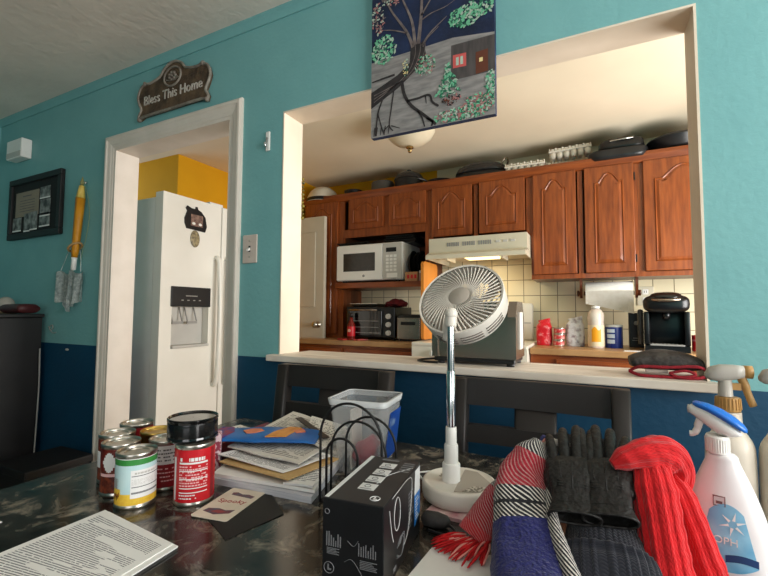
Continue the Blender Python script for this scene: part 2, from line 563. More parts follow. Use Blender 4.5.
CY = 3.10                        # face frame of the wall cabinets
YB = 3.418                       # their back
def carcass(name, x0, x1, z0, z1, parent, mids=(), y=CY, bottom=True, fr=0.03):
    bm = NB()
    s = 0.015
    box(bm, (x0, y + 0.018, z0), (x0 + s, YB, z1)); box(bm, (x1 - s, y + 0.018, z0), (x1, YB, z1))
    box(bm, (x0 + s, y + 0.018, z1 - s), (x1 - s, YB, z1)); box(bm, (x0 + s, y + 0.018, z0), (x1 - s, YB, z0 + s))
    box(bm, (x0 + s, YB - 0.008, z0 + s), (x1 - s, YB, z1 - s))
    obj('cabinet_body', bm, m_oakd, parent)
    bm = NB()
    box(bm, (x0, y, z0), (x0 + fr, y + 0.018, z1)); box(bm, (x1 - fr, y, z0), (x1, y + 0.018, z1))
    box(bm, (x0 + fr, y, z1 - fr), (x1 - fr, y + 0.018, z1)); box(bm, (x0 + fr, y, z0), (x1 - fr, y + 0.018, z0 + fr))
    for mx in mids:
        box(bm, (mx - fr / 2, y, z0 + fr), (mx + fr / 2, y + 0.018, z1 - fr))
    return obj('face_frame', bm, m_oakd if False else m_oak, parent)

g = 'oak wall cabinets in the kitchen'
ZC1 = 2.20
# hutch with two doors above, microwave shelf below
h = thing('wall_cabinet', 'oak hutch with two arched doors above the shelf holding the microwave', 'cabinet', (-1.53, 3.26, CT), 0, g)
def P_(o): return o
def local(parent, fn):           # build children in world coordinates under an unrotated empty
    pass
W = {}
def under(o, child):
    child.parent = o
    child.matrix_parent_inverse = Matrix.Translation(-Vector(o.location))
class K:                         # collects children given in world coordinates
    def __init__(self, t): self.t = t
def wobj(name, bm, mats, t, smooth=None):
    """mesh given in world coordinates, stored relative to its thing"""
    o = obj(name, bm, mats, None, smooth=smooth)
    o.data.transform(Matrix.Translation(-Vector(t.location)))
    o.parent = t
    return o
def world_children(t):
    """children just built in world coordinates under t: shift meshes into t's frame"""
    for c in t.children_recursive:
        if c.type == 'MESH' and not c.get('_done'):
            c.data.transform(Matrix.Translation(-Vector(t.location)))
            c['_done'] = 1
def finish(t):
    world_children(t)
    for c in t.children_recursive:
        if '_done' in c:
            del c['_done']
bm = NB()
x0, x1 = -1.97, -1.15
box(bm, (x0, CY + 0.018, 1.40), (x0 + 0.018, YB, ZC1)); box(bm, (x1 - 0.018, CY + 0.018, 1.40), (x1, YB, ZC1))
box(bm, (x0, CY + 0.018, ZC1 - 0.018), (x1, YB, ZC1)); box(bm, (x0 + 0.018, CY + 0.018, 1.87), (x1 - 0.018, YB, 1.888))
box(bm, (x0 + 0.018, YB - 0.01, 1.45), (x1 - 0.018, YB, ZC1 - 0.018))
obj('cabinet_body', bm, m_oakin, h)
bm = NB(); box(bm, (x0 + 0.018, 2.985, 1.405), (x1 + 0.0, YB, 1.45), bev=0.004); obj('shelf', bm, m_oakh, h)
bm = NB()
box(bm, (x0, CY, 1.45), (x0 + 0.035, CY + 0.018, ZC1)); box(bm, (x1 - 0.035, CY, 1.45), (x1, CY + 0.018, ZC1))
box(bm, (x0 + 0.035, CY, 1.85), (x1 - 0.035, CY + 0.018, 1.92)); box(bm, (x0 + 0.035, CY, 2.17), (x1 - 0.035, CY + 0.018, ZC1)); box(bm, (-1.55, CY, 1.92), (-1.50, CY + 0.018, 2.17))
box(bm, (x0, CY, CT + 0.001), (x0 + 0.03, YB, 1.40))
obj('face_frame', bm, m_oak, h)
cab_door('door', -1.885, -1.550, 1.918, 2.178, CY, h, rise=0.05, st=0.045)
cab_door('door', -1.500, -1.175, 1.918, 2.178, CY, h, rise=0.05, st=0.045)
finish(h)
# tall unit at the left end
t = thing('tall_cabinet', 'tall narrow oak cabinet at the left end, half behind the open door', 'cabinet', (-2.165, 3.26, CT))
bm = NB(); box(bm, (-2.36, CY + 0.018, CT + 0.001), (-1.971, YB, ZC1)); obj('cabinet_body', bm, m_oakd, t)
bm = NB(); box(bm, (-2.36, CY, CT + 0.001), (-2.32, CY + 0.018, ZC1)); box(bm, (-2.01, CY, CT + 0.001), (-1.971, CY + 0.018, ZC1)); box(bm, (-2.32, CY, 2.17), (-2.01, CY + 0.018, ZC1)); box(bm, (-2.32, CY, CT + 0.001), (-2.01, CY + 0.018, 1.03))
obj('face_frame', bm, m_oak, t)
cab_door('door', -2.335, -1.995, 1.02, 2.178, CY, t, rise=0.06)
finish(t)
# over the hood
t = thing('wall_cabinet', 'short oak wall cabinet with two arched doors right above the range hood', 'cabinet', (-0.765, 3.26, 1.75), 0, g)
carcass('c', -1.149, -0.388, 1.755, ZC1, t, mids=(-0.78,))
cab_door('door', -1.125, -0.805, 1.795, 2.178, CY, t, rise=0.065, st=0.052)
cab_door('door', -0.752, -0.425, 1.795, 2.178, CY, t, rise=0.065, st=0.052)
finish(t)
# two tall doors
t = thing('wall_cabinet', 'oak wall cabinet with two tall arched doors above the paper towel roll', 'cabinet', (-0.06, 3.26, 1.43), 0, g)
carcass('c', -0.387, 0.265, 1.443, ZC1, t, mids=(-0.07,))
cab_door('door', -0.372, -0.095, 1.475, 2.178, CY, t, rise=0.062)
d = cab_door('door', -0.043, 0.243, 1.475, 2.178, CY, t, rise=0.062)
for z in (1.56, 2.09):
    bm = NB(); box(bm, (0.244, CY - 0.019, z - 0.025), (0.252, CY - 0.0, z + 0.025), bev=0.002); obj('hinge', bm, m_blackm, t)
finish(t)
t = thing('wall_cabinet', 'oak wall cabinet with a wide arched door at the right, above the coffee maker', 'cabinet', (0.7, 3.26, 1.43), 0, g)
carcass('c', 0.266, 1.15, 1.443, ZC1, t)
cab_door('door', 0.295, 0.72, 1.475, 2.178, CY, t, rise=0.075)
cab_door('door', 0.73, 1.13, 1.475, 2.178, CY, t, rise=0.075)
finish(t)
# crown moulding over the run of cabinets
bm = NB()
prism(bm, [(CY - 0.001, 2.172), (CY - 0.012, 2.176), (CY - 0.024, 2.20), (CY - 0.03, 2.215), (CY - 0.03, 2.236), (CY + 0.02, 2.236), (CY + 0.02, 2.201), (CY - 0.001, 2.201)], -2.375, 1.15, axis='x')
box(bm, (-2.36, CY + 0.02, 2.2005), (1.15, YB, 2.212))
struct('trim_6', bm, m_oakh)

# base cabinets and worktops
m_top = mat('tan laminate worktop', (176, 136, 92), 0.35, rgb2=(158, 118, 76), scale=7, stretch=(1, 6, 1), detail=6)
def base_unit(label, x0, x1, cells):
    t = thing('base_cabinet', label, 'cabinet', ((x0 + x1) / 2, 3.15, 0), 0, 'oak base cabinets')
    bm = NB(); box(bm, (x0, 2.90, 0.1), (x1, 3.41, CT - 0.041)); box(bm, (x0, 2.96, 0), (x1, 3.41, 0.1)); obj('cabinet_body', bm, m_oakd, t)
    bm = NB(); box(bm, (x0, 2.882, 0.1), (x1, 2.90, CT - 0.041)); obj('face_frame', bm, m_oakh, t)
    for a, b_ in cells:
        bm = NB(); box(bm, (a, 2.862, 0.80), (b_, 2.882, CT - 0.065), bev=0.004); box(bm, (a + 0.02, 2.858, 0.815), (b_ - 0.02, 2.863, CT - 0.08), bev=0.002)
        obj('drawer', bm, m_oakh, t)
        cab_door('door', a, b_, 0.13, 0.77, 2.882, t)
    finish(t)
base_unit('oak base cabinet with drawers under the toaster oven, left of the stove', -2.36, -1.166, [(-2.32, -1.80), (-1.76, -1.20)])
base_unit('oak base cabinet with a wide drawer under the coffee maker, right of the stove', -0.375, 1.15, [(-0.22, 0.36), (0.42, 1.1)])
for nm, x0, x1, lb in (('worktop', -2.36, -1.166, 'tan wood-look worktop carrying the black toaster oven'), ('worktop', -0.375, 1.15, 'tan wood-look worktop carrying the coffee maker and cans')):
    bm = NB(); box(bm, (x0, 2.85, CT - 0.04), (x1, 3.417, CT), bev=0.006)
    tag(centre(obj(nm, bm, m_top)), lb, 'worktop', 'kitchen worktops')

# stove with a back guard
m_stove = mat('cream white stove enamel', (232, 226, 212), 0.3, rgb2=(226, 220, 205), scale=6)
t = thing('stove', 'white kitchen stove behind the fan, knobs on its front', 'stove', (-0.77, 3.1, 0))
bm = NB(); box(bm, (-1.16, 2.80, 0.0), (-0.381, 3.41, 0.975), bev=0.006); obj('stove_body', bm, m_stove, t)
bm = NB(); box(bm, (-1.162, 2.765, 0.975), (-0.379, 3.35, 1.0), bev=0.006); obj('cooktop', bm, m_stove, t)
bm = NB(); prism(bm, [(2.80, 0.86), (2.772, 0.87), (2.768, 0.974), (2.80, 0.974)], -1.16, -0.381, axis='x'); pnl = obj('control_panel', bm, m_stove, t)
for x in (-1.0, -0.9, -0.62, -0.52):
    bm = NB(); lathe(bm, [(0.001, 0.03), (0.019, 0.03), (0.023, 0.0), (0.026, -0.004)], 20, M=Matrix.Translation((x, 2.766, 0.93)) @ Matrix.Rotation(PI / 2, 4, 'X'))
    box(bm, (x - 0.004, 2.73, 0.912), (x + 0.004, 2.742, 0.948), bev=0.002); obj('knob', bm, m_whitep, t, smooth=40)
bm = NB(); box(bm, (-1.15, 3.352, 1.0), (-0.415, 3.41, 1.285), bev=0.02)
gd = obj('back_guard', bm, m_stove, t, smooth=40)
bm = NB(); box(bm, (-1.08, 3.348, 1.13), (-0.43, 3.353, 1.135)); obj('guard_groove', bm, m_grey, gd)
for x in (-0.98, -0.56):
    for y in (2.93, 3.2):
        bm = NB(); [tube(bm, [(x + r * math.cos(a * PI / 12), y + r * math.sin(a * PI / 12), 1.004) for a in range(24)], 0.005, 6, closed=True) for r in (0.03, 0.055, 0.08)]
        obj('burner_coil', bm, m_blackm, t)
bm = NB(); box(bm, (-1.12, 2.775, 0.3), (-0.42, 2.80, 0.83), bev=0.008); od = obj('oven_door', bm, m_stove, t)
bm = NB(); tube(bm, [(-1.05, 2.77, 0.79), (-1.05, 2.74, 0.80), (-0.49, 2.74, 0.80), (-0.49, 2.77, 0.79)], 0.01, 8); obj('door_handle', bm, m_stove, od)
finish(t)

# range hood
m_hood = mat('almond range hood enamel', (214, 205, 182), 0.35, rgb2=(206, 197, 174), scale=5)
t = thing('range_hood', 'almond range hood with vent slots above the stove, its lamp lighting the tiles', 'hood', (-0.765, 3.15, 1.56))
bm = NB()
prism(bm, [(2.93, 1.648), (2.93, 1.752), (3.40, 1.752), (3.40, 1.63), (3.20, 1.63)], -1.09, -0.393, axis='x')
prism(bm, [(2.93, 1.648), (2.86, 1.622), (2.86, 1.592), (2.875, 1.592), (2.90, 1.618), (2.94, 1.640)], -1.09, -0.393, axis='x')
box(bm, (-1.09, 2.90, 1.595), (-1.082, 3.40, 1.64)); box(bm, (-0.401, 2.90, 1.595), (-0.393, 3.40, 1.64))
obj('hood_body', bm, m_hood, t)
bm = NB()
for i in range(3):
    bm = NB()
    for k in range(6):
        x = -0.95 + i * 0.115 + k * 0.016
        box(bm, (x, 2.926, 1.688), (x + 0.010, 2.9305, 1.716))
    obj('vent_slots', bm, m_grey, t)
for x in (-0.60, -0.55, -0.50):
    bm = NB(); box(bm, (x, 2.925, 1.696), (x + 0.03, 2.9305, 1.71), bev=0.001); obj('switch', bm, m_lgrey, t)
bm = NB(); box(bm, (-0.86, 3.06, 1.612), (-0.62, 3.2, 1.629), bev=0.006)
obj('lamp_cover', bm, mat('lit hood lamp cover', (255, 236, 190), 0.5, emit=(255, 226, 160), emit_s=2.5), t)
for x in (-0.95, -0.56):
    bm = NB(); box(bm, (x, 2.90, 1.585), (x + 0.012, 3.1, 1.628)); obj('filter_rail', bm, m_hood, t)
finish(t)

# open white door at the left
t = NB(); box(t, (-2.44, 2.98, 0.01), (-2.063, 3.018, 2.036), bev=0.003)
m_door = mat('off white painted door', (206, 196, 176), 0.5, rgb2=(198, 188, 168), scale=6)
dr = struct('door_1', t, m_door)
bm = NB()
for z0, z1 in ((0.25, 0.95), (1.25, 1.9)):
    box(bm, (-2.36, 2.972, z0), (-2.15, 2.981, z1), bev=0.006)
struct('door_panel', bm, m_door, dr)
bm = NB(); lathe(bm, [(0.028, 0), (0.028, 0.006), (0.012, 0.01), (0.011, 0.032), (0.024, 0.04), (0.028, 0.055), (0.02, 0.068), (0, 0.07)], 20, M=Matrix.Translation((-2.115, 2.98, 1.10)) @ Matrix.Rotation(PI / 2, 4, 'X'))
struct('door_knob', bm, m_tin, dr)

# ------------------------------------------------------------------ fridge
m_fr = mat('white fridge enamel', (238, 234, 224), 0.3, rgb2=(233, 229, 218), scale=5)
m_frs = mat('grey fridge side', (238, 234, 226), 0.5, rgb2=(232, 228, 219), scale=8)
t = thing('refrigerator', 'white side-by-side fridge with ice dispenser seen through the doorway', 'refrigerator', (-2.5, 1.96, 0))
bm = NB(); box(bm, (-2.86, 1.535, 0.03), (-2.225, 2.42, 1.86), bev=0.004); obj('fridge_body', bm, m_frs, t)
bm = NB(); box(bm, (-2.84, 1.51, 0), (-2.24, 2.41, 0.05)); obj('toe_grille', bm, m_blackm, t)
def fdoor(y0, y1, hole=None):
    bm = NB()
    if not hole:
        box(bm, (-2.215, y0, 0.07), (-2.15, y1, 1.885), bev=0.008)
    else:
        a, b_, c, d_ = hole
        box(bm, (-2.215, y0, 0.07), (-2.15, y1, c)); box(bm, (-2.215, y0, d_), (-2.15, y1, 1.885)); box(bm, (-2.215, y0, c), (-2.15, a, d_)); box(bm, (-2.215, b_, c), (-2.15, y1, d_))
        box(bm, (-2.215, a, c), (-2.205, b_, d_))
    return bm
fz = obj('freezer_door', fdoor(1.53, 1.942, (1.605, 1.860, 0.995, 1.235)), m_fr, t)
obj('fridge_door', fdoor(1.952, 2.42), m_fr, t)
for yy in (1.905, 1.99):
    bm = NB()
    pts = smooth_path([(-2.15, yy, 1.55), (-2.115, yy, 1.50), (-2.10, yy, 1.15), (-2.115, yy, 0.80), (-2.15, yy, 0.75)], 8)
    tube(bm, pts, 0.015, 10); obj('handle', bm, m_fr, t, smooth=60)
dp = NB(); box(dp, (-2.15, 1.595, 1.235), (-2.142, 1.868, 1.352), bev=0.003)
dpo = obj('dispenser_panel', dp, m_black, t)
bm = NB(); box(bm, (-2.1425, 1.69, 1.296), (-2.1415, 1.77, 1.302)); [box(bm, (-2.1425, 1.66 + i * 0.04, 1.27), (-2.1415, 1.675 + i * 0.04, 1.276)) for i in range(4)]; obj('panel_marks', bm, m_grey, dpo)
bm = NB(); box(bm, (-2.2049, 1.607, 0.997), (-2.201, 1.858, 1.233)); box(bm, (-2.2, 1.607, 0.997), (-2.135, 1.858, 1.012), bev=0.003)
cav = obj('dispenser_recess', bm, m_lgrey, t)
for y in (1.655, 1.755):
    bm = NB(); prism(bm, [(-2.2, 1.23), (-2.185, 1.23), (-2.165, 1.135), (-2.18, 1.13)], y - 0.03, y + 0.03, axis='y') if False else None
    bm = NB()
    for s in (-0.032, 0.032):
        tube(bm, [(-2.195, y + s, 1.232), (-2.165, y + s, 1.15)], 0.004, 6)
    box(bm, (-2.172, y - 0.034, 1.135), (-2.162, y + 0.034, 1.150)); obj('dispenser_lever', bm, m_grey, t)
finish(t)
# fridge magnets
t = thing('picture_magnet', 'black magnet frame with a small photo, upper of the two on the fridge', 'magnet', (-2.15, 1.752, 1.70))
bm = NB()
ol = [(-0.07, 0.0), (0.06, -0.005), (0.072, 0.03), (0.06, 0.085), (0.03, 0.115), (0.005, 0.125), (0.0, 0.14), (-0.01, 0.14), (-0.012, 0.125), (-0.04, 0.125), (-0.07, 0.135), (-0.078, 0.12), (-0.068, 0.105), (-0.085, 0.06), (-0.083, 0.03)]
prism(bm, ol, 0.0005, 0.008, axis='x'); obj('frame', bm, m_black, t)
bm = NB(); box(bm, (0.008, -0.045, 0.02), (0.0095, 0.04, 0.09)); ph = obj('photo', bm, mat('faded photo', (150, 120, 104), 0.5, rgb2=(92, 66, 60), scale=60), t)
bm = NB(); sphere(bm, (0.0095, -0.025, 0.035), 0.012, sq=(0.15, 1, 0.7)); sphere(bm, (0.0095, 0.022, 0.035), 0.012, sq=(0.15, 1, 0.7)); obj('white_flowers', bm, m_white, t)
bm = NB(); sphere(bm, (-2.148, 1.745, 1.645), 0.045, sq=(0.12, 0.75, 1.15))
tag(centre(obj('oval_magnet', bm, mat('mottled brass magnet', (176, 160, 120), 0.45, rgb2=(88, 80, 62), scale=60), smooth=60)), 'oval tan magnet, lower of the two on the fridge', 'magnet')
# things lying on the fridge
for (y, z, ln, m, lb, nm) in ((1.84, 0.03, 0.12, m_blackm, 'flat black tray lying on top of the fridge, left of the white box', 'tray'), (1.99, 0.05, 0.11, m_whitep, 'small white box on top of the fridge', 'box'), (2.12, 0.028, 0.12, m_blackm, 'flat dark tray lying on top of the fridge, right of the white box', 'tray')):
    bm = NB(); box(bm, (-2.40, y - ln / 2, 1.861), (-2.25, y + ln / 2, 1.861 + z + 0.02), bev=0.004)
    tag(centre(obj(nm, bm, m)), lb, nm)
# ================================================================== SMALL KITCHEN THINGS
SH = 1.4505                      # top of the microwave shelf
# microwave
t = thing('microwave', 'white microwave oven with dark window on the hutch shelf', 'microwave', (-1.65, 3.2, SH))
bm = NB(); box(bm, (-1.955, 3.02, SH + 0.018), (-1.345, 3.39, SH + 0.318), bev=0.006); obj('casing', bm, m_whitep, t)
bm = NB(); box(bm, (-1.952, 3.008, SH + 0.022), (-1.52, 3.021, SH + 0.312), bev=0.004); d = obj('door', bm, m_whitep, t)
bm = NB(); box(bm, (-1.885, 3.0065, SH + 0.095), (-1.585, 3.009, SH + 0.245), bev=0.001); obj('window', bm, mat('smoked microwave window', (58, 54, 50), 0.2, rgb2=(50, 46, 43), scale=30), d)
bm = NB(); lathe(bm, [(0.001, 0), (0.011, 0), (0.011, 0.002), (0.001, 0.002)], 20, M=Matrix.Translation((-1.69, 3.0085, SH + 0.055)) @ Matrix.Rotation(PI / 2, 4, 'X')); obj('round_badge', bm, m_grey, d)
bm = NB(); box(bm, (-1.515, 3.010, SH + 0.022), (-1.35, 3.021, SH + 0.312), bev=0.003); cp = obj('control_panel', bm, m_lgrey, t)
bm = NB(); box(bm, (-1.485, 3.008, SH + 0.24), (-1.395, 3.011, SH + 0.275)); obj('display', bm, m_black, cp)
bm = NB()
for r in range(5):
    for k in range(3):
        box(bm, (-1.487 + k * 0.034, 3.008, SH + 0.085 + r * 0.028), (-1.461 + k * 0.034, 3.0105, SH + 0.105 + r * 0.028), bev=0.001)
obj('keypad', bm, m_whitep, cp)
bm = NB(); box(bm, (-1.48, 3.0075, SH + 0.034), (-1.385, 3.0105, SH + 0.07), bev=0.002); obj('open_button', bm, m_whitep, cp)
for x in (-1.90, -1.40):
    for y in (3.06, 3.34):
        bm = NB(); lathe(bm, [(0.018, 0), (0.02, 0.018)], 14, M=Matrix.Translation((x, y, SH))); obj('foot', bm, m_black, t)
finish(t)
MT = SH + 0.3185
m_tray = mat('dark baking tray', (44, 43, 43), 0.35, 0.6, rgb2=(30, 29, 29), scale=10)
def tray(name, label, x0, x1, y0, y1, z, hgt, lip=0.02, m=m_tray, g=None):
    bm = NB()
    A = [(x0 + lip, y0 + lip), (x1 - lip, y0 + lip), (x1 - lip, y1 - lip), (x0 + lip, y1 - lip)]
    B = [(x0, y0), (x1, y0), (x1, y1), (x0, y1)]
    va = [bm.verts.new((p[0], p[1], z)) for p in A]; vb = [bm.verts.new((p[0], p[1], z + hgt)) for p in B]
    vc = [bm.verts.new((p[0] + (0.006 if p[0] > (x0 + x1) / 2 else -0.006), p[1] + (0.006 if p[1] > (y0 + y1) / 2 else -0.006), z + hgt)) for p in B]
    vd = [bm.verts.new((v.co.x, v.co.y, z + hgt + 0.004)) for v in vc]
    ve = [bm.verts.new((p[0] * 0.995 + (x0 + x1) / 2 * 0.005, p[1] * 0.995 + (y0 + y1) / 2 * 0.005, z + hgt + 0.004)) for p in B]
    vf = [bm.verts.new((p[0], p[1], z + 0.004)) for p in A]
    bm.faces.new(va[::-1]); bm.faces.new(vf)
    for P0, P1 in ((va, vb), (vb, vc), (vc, vd), (vd, ve), (ve, vf)):
        for i in range(4):
            bm.faces.new((P0[i], P0[(i + 1) % 4], P1[(i + 1) % 4], P1[i]))
    o = tag(centre(obj(name, bm, m)), label, 'tray', g)
    return o
tray('baking_tray', 'thin dark tray on the left end of the microwave', -1.97, -1.68, 3.05, 3.30, MT, 0.022)
for i in range(3):
    tray('baking_tray', ['dark baking tray at the bottom of the stack on the microwave', 'dark baking tray in the middle of the stack on the microwave', 'dark baking tray on top of the stack on the microwave'][i], -1.53 + i * 0.01, -1.25 - i * 0.015, 3.06, 3.34, MT + i * 0.0135, 0.02 + i * 0.004, g='trays stacked on the microwave')
# dark round pans standing beside the microwave
for i in range(4):
    x = -1.315 + i * 0.033
    bm = NB(); r = 0.125 - 0.006 * (i % 2)
    lathe(bm, [(0.001, 0.0), (r - 0.02, 0.0), (r, 0.022), (r + 0.004, 0.022), (r - 0.017, -0.004), (0.001, -0.004)], 36, M=Matrix.Translation((x, 3.17 + 0.01 * i, SH + r + 0.004)) @ Matrix.Rotation(PI / 2 - 0.10, 4, 'Y'), cap=False)
    tag(centre(obj('round_pan', bm, m_tray, smooth=40)), ['black round pan leaning against the microwave, first of four', 'black round pan in the row by the microwave, second from it', 'black round pan in the row by the microwave, third from it', 'black round pan in the row by the microwave, farthest from it'][i], 'pan', 'round pans beside the microwave')
bm = NB(); box(bm, (-1.315, 3.0, SH), (-1.21, 3.045, SH + 0.072), bev=0.003)
t = tag(centre(obj('spice_box', bm, mat('tan carton', (188, 140, 96), 0.7, rgb2=(170, 124, 84), scale=30))), 'little tan box on the shelf in front of the round pans', 'box')
bm = NB(); [box(bm, (-0.035 + i * 0.03, -0.0235, 0.02), (-0.015 + i * 0.03, -0.0228, 0.05)) for i in range(3)]; obj('printed_panel', bm, m_red, t)
t = thing('spice_jar', 'small jar with grey lid on the shelf right of the tan box', 'jar', (-1.185, 3.02, SH))
bm = NB(); lathe(bm, [(0.019, 0), (0.021, 0.004), (0.021, 0.05), (0.017, 0.058), (0.017, 0.06)], 18); obj('jar_body', bm, mat('pinkish spice', (150, 120, 108), 0.4), t)
bm = NB(); lathe(bm, [(0.019, 0.0605), (0.019, 0.078), (0.016, 0.08)], 18); obj('lid', bm, m_lgrey, t)
# orange cutting boards leaning against hutch end
m_board = mat('orange wooden board', (214, 138, 52), 0.5, rgb2=(196, 118, 40), scale=6, stretch=(1, 1, 0.2))
def rr(x0, x1, z0, z1, r, n=5):
    pts = []
    for cx, cz, a0 in ((x1 - r, z0 + r, -PI / 2), (x1 - r, z1 - r, 0), (x0 + r, z1 - r, PI / 2), (x0 + r, z0 + r, PI)):
        for k in range(n + 1):
            a = a0 + PI / 2 * k / n
            pts.append((cx + r * math.cos(a), cz + r * math.sin(a)))
    return pts
bm = NB(); prism(bm, rr(2.87, 3.17, 1.0095, 1.585, 0.03), -1.131, -1.109, axis='x')
tag(centre(obj('cutting_board', bm, m_board)), 'orange wooden cutting board standing on edge left of the range hood', 'board')

# toaster oven on the worktop
t = thing('toaster_oven', 'black toaster oven with three round knobs under the microwave shelf', 'toaster oven', (-1.62, 3.17, CT))
bm = NB(); box(bm, (-1.845, 3.0, CT + 0.02), (-1.40, 3.34, CT + 0.265), bev=0.008); obj('casing', bm, m_black, t)
bm = NB(); box(bm, (-1.835, 2.988, CT + 0.035), (-1.51, 3.0, CT + 0.235), bev=0.004); d = obj('glass_door', bm, m_glassd, t)
bm = NB(); box(bm, (-1.82, 2.985, CT + 0.055), (-1.525, 2.9885, CT + 0.06)); [box(bm, (-1.80, 2.9865, CT + 0.10 + k * 0.05), (-1.54, 2.9885, CT + 0.104 + k * 0.05)) for k in range(2)]; obj('rack_lines', bm, m_grey, d)
bm = NB(); tube(bm, [(-1.80, 2.988, CT + 0.238), (-1.80, 2.965, CT + 0.24), (-1.545, 2.965, CT + 0.24), (-1.545, 2.988, CT + 0.238)], 0.007, 8); obj('door_handle', bm, m_steel, d)
for z in (0.19, 0.125, 0.06):
    bm = NB(); lathe(bm, [(0.001, 0.022), (0.019, 0.02), (0.022, 0.0)], 20, M=Matrix.Translation((-1.455, 3.0, CT + z)) @ Matrix.Rotation(PI / 2, 4, 'X')); obj('knob', bm, m_lgrey, t, smooth=40)
for x in (-1.82, -1.43):
    for y in (3.03, 3.31):
        bm = NB(); lathe(bm, [(0.012, 0), (0.014, 0.021)], 10, M=Matrix.Translation((x, y, CT))); obj('foot', bm, m_black, t)
finish(t)
TO = CT + 0.2655
tray('metal_tray', 'shiny metal tray lying on the toaster oven', -1.82, -1.575, 3.03, 3.28, TO, 0.025, m=m_tin)
bm = NB()
secs = interp_secs([((-1.53, 3.12, TO + 0.008), (0, 1, 0), 0.03, 0.007), ((-1.47, 3.11, TO + 0.03), (0.1, 1, 0), 0.08, 0.028), ((-1.42, 3.10, TO + 0.034), (-0.1, 1, 0), 0.075, 0.033), ((-1.35, 3.11, TO + 0.02), (0, 1, 0), 0.05, 0.018)], 18)
loft(bm, secs, 24, ripple=lambda s, a: 1 + 0.12 * math.sin(5 * a + 9 * s) + 0.06 * math.sin(11 * a))
tag(centre(obj('oven_mitt', bm, mat('dark red cloth', (120, 28, 34), 0.9, rgb2=(88, 18, 24), scale=30, bump=0.4))), 'crumpled dark red cloth on the right end of the toaster oven', 'cloth')
# two-slice toaster
t = thing('toaster', 'small silver and black toaster right of the toaster oven', 'toaster', (-1.275, 3.14, CT))
bm = NB(); box(bm, (-1.388, 3.0, CT + 0.012), (-1.178, 3.30, CT + 0.205), bev=0.02); obj('casing', bm, m_black, t, smooth=40)
bm = NB(); box(bm, (-1.378, 2.993, CT + 0.015), (-1.188, 3.0005, CT + 0.18), bev=0.003); f = obj('front_plate', bm, m_steel, t)
bm = NB(); box(bm, (-1.345, 2.990, CT + 0.125), (-1.225, 2.9935, CT + 0.15), bev=0.001); obj('name_plate', bm, m_black, f)
bm = NB(); box(bm, (-1.36, 3.03, CT + 0.2055), (-1.31, 3.27, CT + 0.207)); box(bm, (-1.255, 3.03, CT + 0.2055), (-1.205, 3.27, CT + 0.207)); obj('slot', bm, m_glassd, t)
bm = NB(); box(bm, (-1.37, 3.02, CT), (-1.196, 3.28, CT + 0.0125)); obj('base', bm, m_black, t)
finish(t)
# hot sauce bottle
t = thing('sauce_bottle', 'small red sauce bottle in front of the toaster oven', 'bottle', (-1.765, 2.945, CT))
bm = NB(); lathe(bm, [(0.001, 0), (0.030, 0.0), (0.032, 0.006), (0.032, 0.12), (0.014, 0.155), (0.013, 0.18), (0.001, 0.18)], 24, cap=False); obj('bottle_body', bm, mat('dark red sauce', (120, 30, 22), 0.2, rgb2=(100, 22, 16)), t)
bm = NB(); lathe(bm, [(0.0325, 0.03), (0.0328, 0.032), (0.0328, 0.105), (0.0325, 0.107)], 24, cap=False); lb = obj('label', bm, m_red, t)
bm = NB(); sphere(bm, (-0.0, -0.033, 0.075), 0.016, sq=(1, 0.12, 0.8)); obj('label_emblem', bm, mat('pale label spot', (226, 170, 150), 0.5), lb)
bm = NB(); lathe(bm, [(0.015, 0.1805), (0.015, 0.215), (0.001, 0.22)], 18); obj('cap', bm, m_black, t)
for i, (x, y, r) in enumerate(((-1.83, 2.93, 0.3), (-1.72, 2.90, -0.4), (-1.66, 2.93, 0.9), (-1.79, 2.885, 1.3))):
    bm = NB(); box(bm, (-0.045, -0.028, 0), (0.045, 0.028, 0.010), bev=0.004)
    o = obj('sauce_packet', bm, mat('red foil packet', (186, 60, 52), 0.35, rgb2=(120, 30, 28), scale=40)); o.location = (x, y, CT + 0.0002); o.rotation_euler = (0, 0, r)
    tag(o, ['red foil packet left of the sauce bottle', 'red foil packet in front of the toaster oven, right of the sauce bottle', 'red foil packet nearest the toaster oven knobs', 'red foil packet at the worktop edge in front of the sauce bottle'][i], 'packet', 'red packets before the toaster oven')

# paper towel roll in its wooden holder
t = thing('paper_towel_holder', 'wooden holder under the cabinet with a white paper towel roll', 'paper towel', (0.085, 3.22, 1.25))
for x in (-0.085, 0.245):
    bm = NB(); prism(bm, [(3.17, 1.4425), (3.28, 1.4425), (3.28, 1.40), (3.25, 1.33), (3.225, 1.312), (3.20, 1.33), (3.17, 1.40)], x, x + 0.016, axis='x'); br_ = obj('bracket', bm, m_oakd, t)
    bm = NB(); lathe(bm, [(0.001, 0), (0.02, 0.003), (0.02, 0.016), (0.001, 0.02)], 16, M=Matrix.Translation((x + 0.016 if x > 0 else x - 0.02, 3.225, 1.345)) @ Matrix.Rotation(PI / 2, 4, 'Y')); obj('end_knob', bm, m_oakd, br_)
bm = NB(); tube(bm, [(-0.06, 3.225, 1.345), (0.24, 3.225, 1.345)], 0.014, 12); obj('dowel', bm, m_oakd, t)
m_towel = mat('white paper towel', (250, 246, 238), 0.9, rgb2=(244, 239, 229), scale=40, bump=0.1)
bm = NB(); lathe(bm, [(0.0145, -0.14), (0.075, -0.14), (0.077, -0.137), (0.077, 0.137), (0.075, 0.14), (0.0145, 0.14)], 40, M=Matrix.Translation((0.09, 3.225, 1.345)) @ Matrix.Rotation(PI / 2, 4, 'Y'), cap=False)
rl = obj('paper_roll', bm, m_towel, t, smooth=40)
bm = NB()
N = 8
P0 = [[None] * 2 for _ in range(N + 1)]
